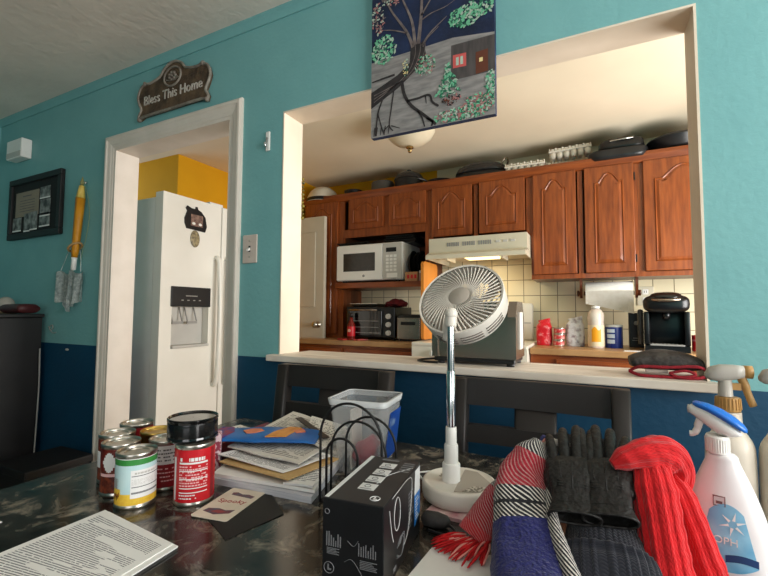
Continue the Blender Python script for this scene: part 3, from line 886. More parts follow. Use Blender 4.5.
for i in range(N + 1):
    s = i / N
    x = -0.05 + 0.28 * s
    zb = 1.272 - 0.065 * s
    y = 3.147
    vs = [bm.verts.new((x, yy, zz)) for yy, zz in ((y, 1.36), (y - 0.004, 1.30), (y - 0.008 + 0.006 * math.sin(6 * s), zb))]
    P0[i] = vs
for i in range(N):
    for k in range(2):
        bm.faces.new((P0[i][k], P0[i + 1][k], P0[i + 1][k + 1], P0[i][k + 1]))
bmesh.ops.solidify(bm, geom=bm.faces[:], thickness=0.0015)
obj('loose_sheet', bm, m_towel, rl)
finish(t)

# ---- row on the right worktop
def put(o, x, y, z=None):
    o.location = (x, y, CT if z is None else z); return o
m_redbag = mat('red snack bag foil', (204, 20, 36), 0.3, rgb2=(236, 150, 150), scale=26, lo=0.55, hi=0.75, detail=2, bump=0.5)
def bag(name, label, x, y, w, d, h, m, cat='bag'):
    bm = NB()
    secs = interp_secs([((0, 0, 0.0), (1, 0, 0), w * 0.46, d * 0.45), ((0, 0, h * 0.25), (1, 0.1, 0), w * 0.5, d * 0.5), ((0, 0, h * 0.65), (1, -0.1, 0), w * 0.48, d * 0.42), ((0.004, 0, h * 0.88), (1, 0.1, 0), w * 0.34, d * 0.2), ((0.0, 0, h), (1, 0, 0), w * 0.38, d * 0.05)], 20)
    loft(bm, secs, 28, ex=2.8, ripple=lambda s, a: 1 + 0.05 * math.sin(7 * a + 12 * s) * (0.4 + s))
    o = obj(name, bm, m); put(o, x, y); return tag(o, label, cat)
bag('snack_bag', 'red foil bag at the left end of the right worktop', -0.315, 3.15, 0.105, 0.09, 0.18, m_redbag)
m_silver = mat('white and silver bag', (222, 220, 222), 0.35, rgb2=(150, 134, 140), scale=30, lo=0.5, hi=0.7, bump=0.5)
bag('coffee_bag', 'white and silver bag beside the red tins on the worktop', -0.118, 3.16, 0.12, 0.09, 0.195, m_silver)
for i in range(3):
    t = thing('tin', ['small red tin at the bottom of the stack next to the red bag', 'small red tin in the middle of the stack next to the red bag', 'small red tin on top of the stack next to the red bag'][i], 'tin', (-0.220 + 0.003 * i, 3.12, CT + i * 0.0415), 0, 'red tins stacked on the worktop')
    bm = NB(); lathe(bm, [(0.001, 0), (0.036, 0), (0.038, 0.003), (0.036, 0.005), (0.036, 0.035), (0.038, 0.037), (0.038, 0.04), (0.034, 0.041), (0.001, 0.038)], 24, cap=False); obj('tin_body', bm, m_tin, t, smooth=40)
    bm = NB(); lathe(bm, [(0.0364, 0.007), (0.0364, 0.033)], 24, cap=False, mi=0); obj('label', bm, mat('red and white tin label', (196, 40, 44), 0.4, rgb2=(232, 190, 180), scale=50, lo=0.5, hi=0.7), t)
# clear bottle with orange label
t = thing('juice_bottle', 'tall clear bottle with orange label below the paper towels', 'bottle', (0.008, 3.08, CT))
bm = NB(); lathe(bm, [(0.001, 0), (0.044, 0), (0.048, 0.006), (0.048, 0.15), (0.046, 0.17), (0.05, 0.19), (0.046, 0.225), (0.03, 0.25), (0.001, 0.252)], 28, cap=False)
obj('bottle_body', bm, mat('cloudy clear plastic', (226, 216, 202), 0.25, rgb2=(206, 186, 172), scale=14), t, smooth=40)
bm = NB(); lathe(bm, [(0.0484, 0.012), (0.0486, 0.014), (0.0486, 0.145), (0.0484, 0.147)], 28, cap=False); lb = obj('label', bm, mat('cream label', (232, 214, 180), 0.5), t)
bm = NB()
for k in range(9):
    a0 = -PI / 2 - 0.55 + k * 0.13
    p = lambda a, z: (0.0492 * math.cos(a), 0.0492 * math.sin(a), z)
    quad(bm, [p(a0, 0.04), p(a0 + 0.13, 0.04), p(a0 + 0.13, 0.125 + 0.012 * math.sin(k * 0.8)), p(a0, 0.125 + 0.012 * math.sin((k - 1) * 0.8))])
obj('orange_panel', bm, mat('orange print', (238, 160, 20), 0.5), lb)
bm = NB(); lathe(bm, [(0.026, 0.2525), (0.026, 0.27), (0.001, 0.272)], 20); obj('cap', bm, m_whitep, t)
# blue can
t = thing('tea_can', 'blue can with pale panel beside the orange-label bottle', 'can', (0.112, 3.13, CT))
bm = NB(); lathe(bm, [(0.001, 0), (0.05, 0), (0.051, 0.004), (0.051, 0.135), (0.001, 0.135)], 28, cap=False); obj('can_body', bm, mat('deep blue can', (26, 46, 120), 0.35), t, smooth=40)
bm = NB(); lathe(bm, [(0.052, 0.135), (0.052, 0.148), (0.048, 0.15), (0.001, 0.15)], 28, cap=False); obj('lid', bm, m_lgrey, t, smooth=40)
bm = NB()
for k in range(6):
    a0 = -PI / 2 - 0.9 + k * 0.16
    p = lambda a, z: (0.0516 * math.cos(a), 0.0516 * math.sin(a), z)
    for z0, z1 in ((0.03, 0.055), (0.065, 0.09), (0.10, 0.122)):
        quad(bm, [p(a0, z0), p(a0 + 0.16, z0), p(a0 + 0.16, z1), p(a0, z1)])
obj('label_panel', bm, mat('pale blue print', (196, 206, 220), 0.5), t)
# black carton
bm = NB(); box(bm, (-0.042, -0.035, 0), (0.042, 0.035, 0.228), bev=0.004)
t = tag(put(obj('coffee_carton', bm, m_black), 0.246, 3.255), 'tall black carton left of the coffee maker', 'carton')
bm = NB(); sphere(bm, (0, -0.0355, 0.16), 0.014, sq=(1, 0.1, 1)); box(bm, (-0.02, -0.0365, 0.06), (0.02, -0.0355, 0.064)); box(bm, (-0.025, -0.0365, 0.045), (0.025, -0.0355, 0.049)); obj('printed_mark', bm, m_grey, t)
# coffee maker
m_blackc = mat('satin black plastic', (15, 15, 16), 0.3, rgb2=(12, 12, 13))
t = thing('coffee_maker', 'black single-cup coffee maker with rounded lid on the right worktop', 'coffee maker', (0.39, 3.05, CT))
bm = NB()
prism(bm, [(-0.11, -0.13), (0.11, -0.13), (0.11, 0.13), (-0.11, 0.13)], 0, 0.035)
obj('drip_base', bm, m_blackc, t)
bm = NB(); box(bm, (-0.085, -0.125, 0.0355), (0.085, -0.02, 0.044), bev=0.003); [box(bm, (-0.075 + i * 0.02, -0.115, 0.044), (-0.067 + i * 0.02, -0.03, 0.0455)) for i in range(8)]; obj('drip_tray', bm, m_grey, t)
bm = NB(); box(bm, (-0.108, 0.0, 0.0355), (0.108, 0.13, 0.235), bev=0.012); obj('back_column', bm, m_blackc, t, smooth=40)
for s_ in (-1, 1):
    bm = NB(); box(bm, (min(s_ * 0.114, s_ * 0.085), -0.10, 0.0355), (max(s_ * 0.114, s_ * 0.085), -0.001, 0.235), bev=0.008); obj('side_cheek', bm, m_blackc, t, smooth=40)
bm = NB()
loft(bm, [((0, -0.14, 0.275), (1, 0, 0), (0, 0, 1), 0.075, 0.03), ((0, -0.125, 0.28), (1, 0, 0), (0, 0, 1), 0.112, 0.05), ((0, -0.03, 0.282), (1, 0, 0), (0, 0, 1), 0.118, 0.056), ((0, 0.08, 0.282), (1, 0, 0), (0, 0, 1), 0.117, 0.056), ((0, 0.13, 0.278), (1, 0, 0), (0, 0, 1), 0.10, 0.045)], 32, ex=3.2)
obj('brew_head', bm, m_blackc, t)
bm = NB()
loft(bm, [((0, -0.145, 0.315), (1, 0, 0), (0, 0, 1), 0.04, 0.008), ((0, -0.11, 0.325), (1, 0, 0), (0, 0, 1), 0.075, 0.02), ((0, 0.0, 0.333), (1, 0, 0), (0, 0, 1), 0.08, 0.022), ((0, 0.09, 0.325), (1, 0, 0), (0, 0, 1), 0.06, 0.016)], 28, ex=2.4)
obj('lid', bm, m_blackc, t)
bm = NB(); tube(bm, smooth_path([(-0.072, -0.125, 0.305), (-0.03, -0.152, 0.302), (0.03, -0.152, 0.302), (0.072, -0.125, 0.305)], 6), 0.008, 8); obj('lid_handle', bm, m_steel, t)
bm = NB(); lathe(bm, [(0.001, 0.19), (0.018, 0.19), (0.022, 0.235), (0.001, 0.236)], 18, M=Matrix.Translation((0, -0.075, 0))); obj('spout', bm, m_blackc, t)
bm = NB(); box(bm, (-0.150, -0.02, 0.03), (-0.119, 0.10, 0.25), bev=0.012); obj('water_tank', bm, mat('smoky clear tank', (70, 66, 63), 0.2, rgb2=(70, 66, 63)), t, smooth=40)
t.rotation_euler = (0, 0, -0.12)
bm = NB(); lathe(bm, [(0.001, 0), (0.032, 0), (0.034, 0.004), (0.034, 0.095), (0.001, 0.1)], 22, cap=False)
t = tag(put(obj('red_canister', bm, m_red, smooth=40), 0.555, 3.10), 'small red canister right of the coffee maker', 'canister')
bm = NB(); lathe(bm, [(0.0345, 0.06), (0.0345, 0.07)], 22, cap=False); obj('pale_band', bm, mat('pale pink band', (222, 130, 140), 0.5), t)
# outlet plate on the tiles
t = thing('wall_outlet', 'almond outlet plate on the tiles behind the coffee maker', 'outlet', (0.32, 3.417, 1.33))
bm = NB(); box(bm, (-0.05, -0.008, -0.065), (0.05, -0.001, 0.065), bev=0.003); obj('plate', bm, m_hood, t)
for z in (-0.028, 0.028):
    bm = NB(); box(bm, (-0.018, -0.011, z - 0.018), (0.018, -0.0075, z + 0.018), bev=0.004); s_ = obj('socket', bm, m_whitep, t)
    bm = NB(); box(bm, (-0.008, -0.0115, z - 0.006), (-0.005, -0.0109, z + 0.008)); box(bm, (0.005, -0.0115, z - 0.006), (0.008, -0.0109, z + 0.008)); obj('slots', bm, m_black, s_)

# ---- things on top of the wall cabinets
TZ = 2.2125
m_pot = mat('dark enamel', (34, 34, 36), 0.35, rgb2=(24, 24, 26), scale=12)
def bowl(name, label, x, y, r, h, m, upside=False, cat='bowl'):
    bm = NB()
    pr_ = [(0.001, 0), (r * 0.45, 0), (r * 0.8, h * 0.4), (r, h), (r * 0.98, h + 0.004), (r * 0.76, h * 0.42), (r * 0.42, 0.008), (0.001, 0.008)]
    if upside:
        pr_ = [(a, h + 0.004 - b_) for a, b_ in pr_]
    lathe(bm, pr_, 36, cap=False)
    o = obj(name, bm, m, smooth=60); o.location = (x, y, TZ); return tag(o, label, cat)
t = thing('bowl', 'upturned white bowl at the left end of the cabinet top', 'bowl', (-2.235, 3.2, TZ))
bm = NB(); lathe(bm, [(0.155, 0.0), (0.158, 0.006), (0.148, 0.045), (0.12, 0.10), (0.075, 0.138), (0.001, 0.148), (0.001, 0.142), (0.07, 0.132), (0.115, 0.095), (0.145, 0.03), (0.15, 0.0)], 40, cap=False); obj('bowl_body', bm, mat('pale enamel bowl', (224, 216, 198), 0.35), t, smooth=60)
bm = NB(); lathe(bm, [(0.1605, 0.001), (0.162, 0.008), (0.157, 0.028), (0.152, 0.034)], 40, cap=False); obj('dark_rim', bm, m_black, t, smooth=60)
bowl('serving_bowl', 'small shallow dark bowl right of the upturned white bowl', -1.905, 3.2, 0.085, 0.07, m_pot)
bm = NB(); lathe(bm, [(0.10, 0), (0.10, 0.10), (0.092, 0.112), (0.03, 0.118), (0.001, 0.118)], 30); o = obj('pot', bm, mat('grey pot metal', (92, 92, 90), 0.35, 0.5), smooth=40); o.location = (-1.612, 3.2, TZ); tag(o, 'grey lidded pot left of the round dark pot', 'pot')
t = thing('stock_pot', 'round dark pot with domed lid on the cabinet top', 'pot', (-1.375, 3.22, TZ))
bm = NB(); lathe(bm, [(0.001, 0), (0.10, 0), (0.12, 0.015), (0.122, 0.1), (0.126, 0.104)], 36, cap=False); obj('pot_body', bm, m_pot, t, smooth=40)
bm = NB(); lathe(bm, [(0.128, 0.1045), (0.126, 0.115), (0.10, 0.15), (0.05, 0.175), (0.001, 0.178)], 36, cap=False); ld = obj('lid', bm, mat('dark glass lid', (46, 44, 44), 0.15), t, smooth=40)
bm = NB(); lathe(bm, [(0.001, 0.178), (0.012, 0.179), (0.018, 0.195), (0.001, 0.2)], 16); obj('lid_knob', bm, m_black, ld)
t = thing('frying_pan', 'black frying pan with long handle between the round pot and domed roaster', 'pan', (-1.092, 3.2, TZ))
bm = NB(); lathe(bm, [(0.001, 0.0), (0.09, 0), (0.118, 0.045), (0.122, 0.046), (0.094, 0.004), (0.001, 0.004)], 36, cap=False); obj('pan_body', bm, m_pot, t, smooth=40)
bm = NB(); tube(bm, smooth_path([(-0.085, -0.08, 0.044), (-0.11, -0.11, 0.055), (-0.14, -0.145, 0.06)], 5), 0.010, 8); obj('handle', bm, m_black, t)
t = thing('roaster', 'dark domed roaster with a handled lid left of the egg cartons', 'roaster', (-0.765, 3.22, TZ))
bm = NB(); secs = [((0, 0, z), (1, 0, 0), (0, 1, 0), w_, w_ * 0.62) for z, w_ in ((0, 0.17), (0.02, 0.19), (0.07, 0.197))]; loft(bm, secs, 36, ex=2.4); obj('pan_body', bm, m_pot, t)
bm = NB(); secs = [((0, 0, z), (1, 0, 0), (0, 1, 0), w_, w_ * 0.62) for z, w_ in ((0.0705, 0.2), (0.085, 0.198), (0.12, 0.175), (0.148, 0.12), (0.16, 0.05))]; loft(bm, secs, 36, ex=2.4); ld = obj('domed_lid', bm, mat('speckled dark enamel', (52, 50, 50), 0.25, rgb2=(36, 35, 36), scale=120), t)
bm = NB(); tube(bm, smooth_path([(0.16, -0.05, 0.10), (0.19, -0.06, 0.15), (0.20, 0.0, 0.165), (0.19, 0.06, 0.15), (0.16, 0.05, 0.10)], 5), 0.007, 8); obj('lid_handle', bm, m_steel, ld)
m_egg = mat('white foam egg carton', (226, 218, 204), 0.8, rgb2=(216, 208, 194), scale=20)
def egg_carton(label, x, y, z, rz, tilt=0.0, L_=0.27):
    t = thing('egg_carton', label, 'egg carton', (x, y, z), rz, 'white egg cartons')
    bm = NB()
    for k in range(6):
        for j in range(2):
            lathe(bm, [(0.014, 0), (0.02, 0.02), (0.0225, 0.045)], 12, M=Matrix.Translation((-L_ / 2 + (k + 0.5) * L_ / 6, -0.024 + j * 0.048, 0)))
    obj('cups', bm, m_egg, t)
    bm = NB(); box(bm, (-L_ / 2 - 0.004, -0.05, 0.0455), (L_ / 2 + 0.004, 0.05, 0.058), bev=0.004)
    for k in range(7):
        xx = -L_ / 2 + k * L_ / 6
        box(bm, (max(xx - 0.007, -L_ / 2), -0.044, 0.0585), (min(xx + 0.007, L_ / 2), 0.044, 0.078), bev=0.004)
    for k in range(6):
        xx = -L_ / 2 + (k + 0.5) * L_ / 6
        box(bm, (xx - 0.0135, -0.04, 0.0585), (xx + 0.0135, 0.04, 0.074), bev=0.006)
    obj('lid', bm, m_egg, t)
    t.rotation_euler = (0, tilt, rz)
    return t
egg_carton('white egg carton right of the domed roaster, under no other', -0.425, 3.13, TZ, 0.0)
egg_carton('white egg carton lowest of the pair next to the black griddle', -0.165, 3.24, TZ, 0.25)
egg_carton('white egg carton tilted on top of the other, next to the black griddle', -0.13, 3.2, TZ + 0.091, 0.10, -0.06)
t = thing('electric_griddle', 'black flat griddle with two chrome clips on the cabinet top', 'griddle', (0.16, 3.2, TZ))
bm = NB(); secs = [((0, 0, z), (1, 0, 0), (0, 1, 0), w_, 0.16) for z, w_ in ((0, 0.15), (0.02, 0.17), (0.05, 0.175), (0.06, 0.17))]; loft(bm, secs, 32, ex=5); obj('griddle_body', bm, m_pot, t)
bm = NB(); secs = [((0.02, 0, z), (1, 0, 0), (0, 1, 0), w_, 0.14) for z, w_ in ((0.0605, 0.12), (0.085, 0.135), (0.118, 0.13), (0.128, 0.12))]; loft(bm, secs, 32, ex=5); ld = obj('lid', bm, m_black, t)
bm = NB(); tube(bm, [(-0.045, -0.142, 0.11), (-0.045, -0.152, 0.112), (0.085, -0.152, 0.118), (0.085, -0.142, 0.115)], 0.005, 8); obj('chrome_handle', bm, m_chrome, ld)
t = thing('wok', 'large black wok at the right end of the visible cabinet top', 'pan', (0.50, 3.22, TZ))
bm = NB(); lathe(bm, [(0.001, 0), (0.09, 0), (0.14, 0.05), (0.17, 0.1), (0.174, 0.1), (0.144, 0.047), (0.094, 0.006), (0.001, 0.006)], 36, cap=False); obj('wok_body', bm, m_pot, t, smooth=60)
bm = NB(); lathe(bm, [(0.176, 0.1005), (0.17, 0.11), (0.09, 0.145), (0.001, 0.15)], 36, cap=False); obj('lid', bm, m_black, t, smooth=60)

# kitchen ceiling lamp
t = thing('ceiling_lamp', 'frosted glass bowl lamp with brass finial on the kitchen ceiling', 'lamp', (-1.02, 2.40, CEIL))
bm = NB(); lathe(bm, [(0.001, -0.0), (0.085, -0.001), (0.08, -0.03), (0.03, -0.04), (0.001, -0.04)], 36, cap=False); obj('ceiling_plate', bm, m_tin, t, smooth=40)
bm = NB(); lathe(bm, [(0.155, -0.06), (0.158, -0.066), (0.14, -0.10), (0.10, -0.135), (0.05, -0.155), (0.001, -0.16), (0.001, -0.156), (0.05, -0.151), (0.1, -0.13), (0.136, -0.098), (0.152, -0.06)], 40, cap=False); bmesh.ops.translate(bm, verts=bm.verts[:], vec=(0, 0, -0.03)); obj('glass_bowl', bm, mat('frosted cream glass', (232, 220, 194), 0.35, rgb2=(222, 208, 180), scale=8, sss=0.2), t, smooth=60)
bm = NB(); lathe(bm, [(0.001, -0.159), (0.022, -0.161), (0.024, -0.17), (0.012, -0.178), (0.015, -0.188), (0.009, -0.198), (0.001, -0.2)], 20, cap=False); bmesh.ops.translate(bm, verts=bm.verts[:], vec=(0, 0, -0.03)); obj('finial', bm, mat('old brass', (176, 150, 104), 0.25, 1.0), t, smooth=50)
bm = NB(); tube(bm, [(0, 0, -0.04), (0, 0, -0.185)], 0.006, 8); obj('stem', bm, m_tin, t)

# ---- on the ledge of the pass-through
LZ = 1.0463
t = thing('toaster', 'wide brushed steel toaster on the ledge behind the fan', 'toaster', (-0.36, 1.385, LZ))
bm = NB()
# rounded steel body: outline in x,z extruded along y, ends rounded
def rrect(x0, x1, z0, z1, r, n=6):
    pts = [(x0, z0), (x1, z0)]
    for i in range(n + 1):
        a = i / n * PI / 2
        pts.append((x1 - r + r * math.cos(a), z1 - r + r * math.sin(a)))
    for i in range(n + 1):
        a = PI / 2 + i / n * PI / 2
        pts.append((x0 + r + r * math.cos(a), z1 - r + r * math.sin(a)))
    return pts
prism(bm, rrect(-0.095, 0.125, 0.022, 0.195, 0.05), -0.075, 0.075, axis='y')
obj('steel_shell', bm, m_steel, t, smooth=40)
bm = NB(); prism(bm, [(-0.082, 0.022), (0.082, 0.022), (0.082, 0.15), (0.05, 0.198), (-0.05, 0.198), (-0.082, 0.15)], -0.115, -0.0955, axis='x'); obj('end_cap', bm, m_steel, t)
bm = NB(); prism(bm, [(-0.082, 0.022), (0.082, 0.022), (0.082, 0.15), (0.05, 0.198), (-0.05, 0.198), (-0.082, 0.15)], 0.1255, 0.150, axis='x')
ec = obj('end_cap', bm, m_steel, t)
bm = NB(); box(bm, (0.1502, -0.03, 0.05), (0.154, 0.03, 0.165)); obj('lever_slot', bm, m_lgrey, ec)
bm = NB(); box(bm, (-0.11, -0.078, 0.008), (0.145, 0.078, 0.0215), bev=0.004); obj('base', bm, m_black, t)
for x in (-0.09, 0.13):
    for y in (-0.06, 0.06):
        bm = NB(); lathe(bm, [(0.012, 0), (0.013, 0.0085)], 12, M=Matrix.Translation((x, y, 0))); obj('foot', bm, m_black, t)
bm = NB(); box(bm, (-0.06, -0.03, 0.1952), (0.09, -0.012, 0.1965)); box(bm, (-0.06, 0.012, 0.1952), (0.09, 0.03, 0.1965)); obj('slot', bm, m_glassd, t)
bm = NB(); tube(bm, smooth_path([(-0.485, 1.37, LZ + 0.008), (-0.525, 1.36, LZ + 0.004), (-0.53, 1.32, LZ + 0.004), (-0.50, 1.295, LZ + 0.004), (-0.45, 1.29, LZ + 0.004)], 6), 0.0035, 6)
tag(centre(obj('power_cord', bm, m_black)), 'black cord curled on the ledge at the left foot of the steel toaster', 'cord')
# folded red and grey quilted mat bundle
t = thing('oven_mitt_bundle', 'folded dark grey quilted cloth with red edging on the ledge', 'cloth', (0.165, 1.355, LZ))
bm = NB()
m_quilt = mat('dark grey quilted cloth', (72, 68, 64), 0.95, rgb2=(48, 45, 43), scale=40, bump=0.6, bscale=60)
secs = [((x, 0, 0.028 + 0.012 * math.cos(x * 14)), (0, 1, 0), (0, 0, 1), 0.07 - 0.006 * abs(x) / 0.08, 0.022 * math.sqrt(max(0.05, 1 - (x / 0.084) ** 2)) + 0.004) for x in [-0.08 + 0.16 * i / 15 for i in range(16)]]
loft(bm, secs, 28, ex=2.6, ripple=lambda s, a: 1 + 0.03 * math.sin(9 * s + 3 * a)); obj('cloth_body', bm, m_quilt, t)
m_rede = mat('red cloth edging', (150, 20, 36), 0.85, rgb2=(120, 12, 26), scale=60, bump=0.4)
bm = NB()
def loopline(pts, r): tube(bm, smooth_path(pts, 6), r, 8)
loopline([(-0.085, -0.062, 0.012), (-0.06, -0.075, 0.004), (0.0, -0.079, 0.004), (0.06, -0.076, 0.005), (0.083, -0.066, 0.016), (0.06, -0.074, 0.032), (0.0, -0.078, 0.028), (-0.06, -0.074, 0.026), (-0.085, -0.062, 0.012)], 0.0042)
loopline([(0.0, -0.08, 0.014), (0.02, -0.084, 0.006), (0.055, -0.08, 0.012), (0.035, -0.083, 0.022), (0.0, -0.08, 0.014)], 0.0035)
obj('red_edging', bm, m_rede, t)
bm = NB(); box(bm, (-0.05, -0.072, 0.012), (0.0, -0.066, 0.02), bev=0.002); obj('pale_lining', bm, mat('pale lining', (176, 160, 150), 0.9), t)
bm = NB(); prism(bm, [(0.15, 2.86), (0.45, 2.87), (0.46, 2.95), (0.16, 2.945)], CT + 0.0004, CT + 0.0012); o = tag(centre(obj('paper_sheet', bm, m_paper)), 'white paper sheet lying at the edge of the right worktop', 'paper')
# ================================================================== THINGS ON THE DINING ROOM WALL
# painting (a canvas of a night garden with a tree)
t = thing('painting', 'unframed canvas painting of a bare tree at night hanging over the opening', 'painting', (-0.467, 1.258, 1.81))
X0, X1, Z0, Z1 = -0.681, -0.254, 1.81, 2.40
bm = NB(); box(bm, (X0, 1.258, Z0), (X1, 1.2795, Z1), bev=0.002); cv = obj('canvas', bm, mat('painted night sky', (26, 44, 80), 0.75, rgb2=(16, 28, 54), scale=9, bump=0.2, bscale=90), t)
PM = [mat('paint grey ground', (118, 116, 115), 0.75, rgb2=(152, 148, 145), scale=14, stretch=(1, 1, 5)), mat('paint dark bark', (34, 31, 33), 0.7, rgb2=(52, 47, 47), scale=30), mat('paint pale branch', (128, 116, 112), 0.7, rgb2=(92, 82, 82), scale=40),
      mat('paint mint leaf', (112, 190, 150), 0.7), mat('paint green leaf', (40, 112, 84), 0.7), mat('paint pale leaf', (176, 194, 178), 0.7), mat('paint pink flower', (170, 116, 114), 0.7), mat('paint dark hut', (62, 58, 58), 0.7, rgb2=(84, 78, 76), scale=20, stretch=(3, 1, 0.5)),
      mat('paint red window', (206, 92, 88), 0.7), mat('paint brown door', (98, 52, 34), 0.7), mat('paint yellow light', (236, 214, 150), 0.7)]
bm = NB(); YF = 1.258
def flat(pts, mi, lay):
    y = YF - 0.0004 - 0.00025 * lay
    f = bm.faces.new([bm.verts.new((p[0], y, p[1])) for p in pts]); f.material_index = mi
    bmesh.ops.triangulate(bm, faces=[f])
def stroke(pts, w0, w1, mi, lay):
    P = smooth_path([(p[0], 0, p[1]) for p in pts], 5)
    y = YF - 0.0004 - 0.00025 * lay
    L, R = [], []
    for i, p in enumerate(P):
        tt = (P[min(i + 1, len(P) - 1)] - P[max(i - 1, 0)]).normalized()
        nn = Vector((-tt.z, 0, tt.x)); wd = (w0 + (w1 - w0) * i / (len(P) - 1)) / 2
        L.append(bm.verts.new((p.x + nn.x * wd, y, min(max(p.z + nn.z * wd, Z0), Z1)))); R.append(bm.verts.new((p.x - nn.x * wd, y, min(max(p.z - nn.z * wd, Z0), Z1))))
    for i in range(len(P) - 1):
        f = bm.faces.new((L[i], L[i + 1], R[i + 1], R[i])); f.material_index = mi
rnd = random.Random(3)
def dabs(cx, cz, rx, rz, n, mis, lay, s=0.006, shape=None):
    for i in range(n):
        a = rnd.random() * 2 * PI; r = math.sqrt(rnd.random())
        x, z = cx + rx * r * math.cos(a), cz + rz * r * math.sin(a)
        if shape and not shape(x, z): continue
        x = min(max(x, X0 + 0.006), X1 - 0.006); z = min(max(z, Z0 + 0.005), Z1 - 0.005)
        y = YF - 0.0004 - 0.00025 * (lay + rnd.random() * 0.8); b0 = rnd.random() * PI; w_ = s * (0.5 + rnd.random()); h_ = w_ * 0.5
        c_, s_ = math.cos(b0), math.sin(b0)
        f = bm.faces.new([bm.verts.new((x + p * c_ * w_ - q * s_ * h_, y, z + p * s_ * w_ + q * c_ * h_)) for p, q in ((-1, 0), (-0.3, -1), (0.8, -0.6), (1, 0.3), (0, 1))]); f.material_index = rnd.choice(mis)
flat([(X0, Z0), (X1, Z0), (X1, 2.068), (-0.386, 2.087), (-0.488, 2.084), (X0, 2.08)], 0, 0)
flat([(-0.392, 1.946), (X1, 1.946), (X1, 2.060), (-0.392, 2.062)], 7, 1)
flat([(-0.386, 1.985), (-0.343, 1.983), (-0.343, 2.026), (-0.386, 2.028)], 8, 2)
flat([(-0.376, 1.992), (-0.367, 1.992), (-0.367, 2.018), (-0.376, 2.018)], 5, 3); flat([(-0.362, 1.992), (-0.353, 1.992), (-0.353, 2.018), (-0.362, 2.018)], 5, 3)
flat([(-0.313, 1.948), (-0.275, 1.95), (-0.275, 2.02), (-0.313, 2.018)], 9, 2); flat([(-0.302, 1.984), (-0.291, 1.984), (-0.291, 1.997), (-0.302, 1.997)], 10, 3)
flat([(-0.535, 2.043), (-0.531, 2.11), (-0.484, 2.10), (-0.474, 2.036), (-0.507, 2.015), (-0.58, 1.965), (X0, 1.915), (X0, 1.972), (-0.58, 2.012)], 1, 4)
for k in range(6):
    stroke([(-0.525 + k * 0.009, 2.11), (-0.525 + k * 0.008, 2.06), (-0.56 + k * 0.006, 2.0), (-0.67, 1.93 + 0.006 * k)], 0.0015, 0.003, 2 if k % 2 else 1, 5)
for s, w0, w1 in ((((-0.523, 2.094), (-0.548, 2.157), (-0.605, 2.249), (-0.646, 2.34)), .012, .003), (((-0.516, 2.10), (-0.526, 2.18), (-0.552, 2.25), (-0.60, 2.36)), .012, .003), (((-0.504, 2.10), (-0.494, 2.195), (-0.488, 2.30), (-0.47, 2.38)), .014, .003), (((-0.490, 2.09), (-0.463, 2.125), (-0.405, 2.165)), .008, .002), (((-0.488, 2.085), (-0.473, 2.11), (-0.433, 2.139)), .006, .002), (((-0.494, 2.195), (-0.476, 2.219), (-0.44, 2.27), (-0.40, 2.33)), .007, .002), (((-0.545, 2.15), (-0.60, 2.176), (-0.65, 2.19)), .005, .002), (((-0.49, 2.18), (-0.457, 2.192), (-0.403, 2.20), (-0.34, 2.23)), .005, .001), (((-0.56, 2.27), (-0.53, 2.32), (-0.51, 2.39)), .005, .002)):
    stroke(s, w0, w1, 2, 5)
for s, w0, w1 in ((((-0.59, 2.016), (-0.637, 2.013), (-0.677, 2.009)), .008, .005), (((-0.564, 1.988), (-0.554, 1.937), (-0.529, 1.895), (-0.488, 1.857), (-0.443, 1.815)), .012, .009), (((-0.545, 1.914), (-0.507, 1.914), (-0.467, 1.917), (-0.455, 1.891), (-0.434, 1.873)), .008, .007), (((-0.479, 1.917), (-0.476, 1.89)), .005, .002), (((-0.507, 1.873), (-0.491, 1.846), (-0.482, 1.814)), .007, .004), (((-0.637, 1.938), (-0.654, 1.892), (-0.663, 1.815)), .006, .006), (((-0.654, 1.892), (-0.64, 1.845), (-0.629, 1.813)), .005, .004), (((-0.594, 1.959), (-0.603, 1.899), (-0.61, 1.845), (-0.596, 1.822)), .005, .004), (((-0.61, 1.845), (-0.635, 1.825)), .004, .003), (((-0.603, 1.841), (-0.57, 1.826)), .004, .002), (((-0.476, 1.842), (-0.455, 1.826), (-0.458, 1.812)), .006, .006)):
    stroke(s, w0, w1, 1, 6)
dabs(-0.632, 2.115, 0.045, 0.05, 170, [3, 3, 4, 5], 7)
dabs(-0.345, 2.145, 0.055, 0.035, 190, [3, 3, 4, 5], 7); dabs(-0.29, 2.17, 0.04, 0.04, 120, [3, 4, 5], 7)
dabs(-0.655, 2.235, 0.03, 0.06, 90, [2, 5, 6], 7, 0.005); dabs(-0.60, 2.30, 0.04, 0.04, 90, [2, 5, 6], 7, 0.005)
dabs(-0.48, 2.02, 0.035, 0.035, 140, [5, 4, 6, 3], 7, 0.004); dabs(-0.55, 2.03, 0.012, 0.03, 30, [5, 10, 4], 7, 0.004)
dabs(-0.402, 1.95, 0.055, 0.065, 330, [4, 4, 3, 5], 8, 0.006, lambda x, z: abs(x + 0.402) < 0.048 * (2.01 - z) / 0.12 and z > 1.90)
dabs(-0.39, 1.885, 0.03, 0.018, 60, [9, 1, 6], 8, 0.004)
dabs(-0.36, 1.832, 0.09, 0.022, 260, [4, 3, 5, 6], 8, 0.005); dabs(-0.30, 1.855, 0.05, 0.03, 190, [4, 3, 5, 6, 6], 8, 0.005); dabs(-0.268, 1.90, 0.016, 0.05, 110, [4, 3, 5], 8, 0.005)
dabs(-0.475, 2.30, 0.008, 0.012, 12, [5], 8, 0.004)
for x in (-0.665, -0.655, -0.64, -0.625, -0.61):
    stroke([(x, 1.845), (x - 0.004, 1.815)], .004, .003, 1, 7)
obj('painted_scene', bm, PM, cv)
finish(t)

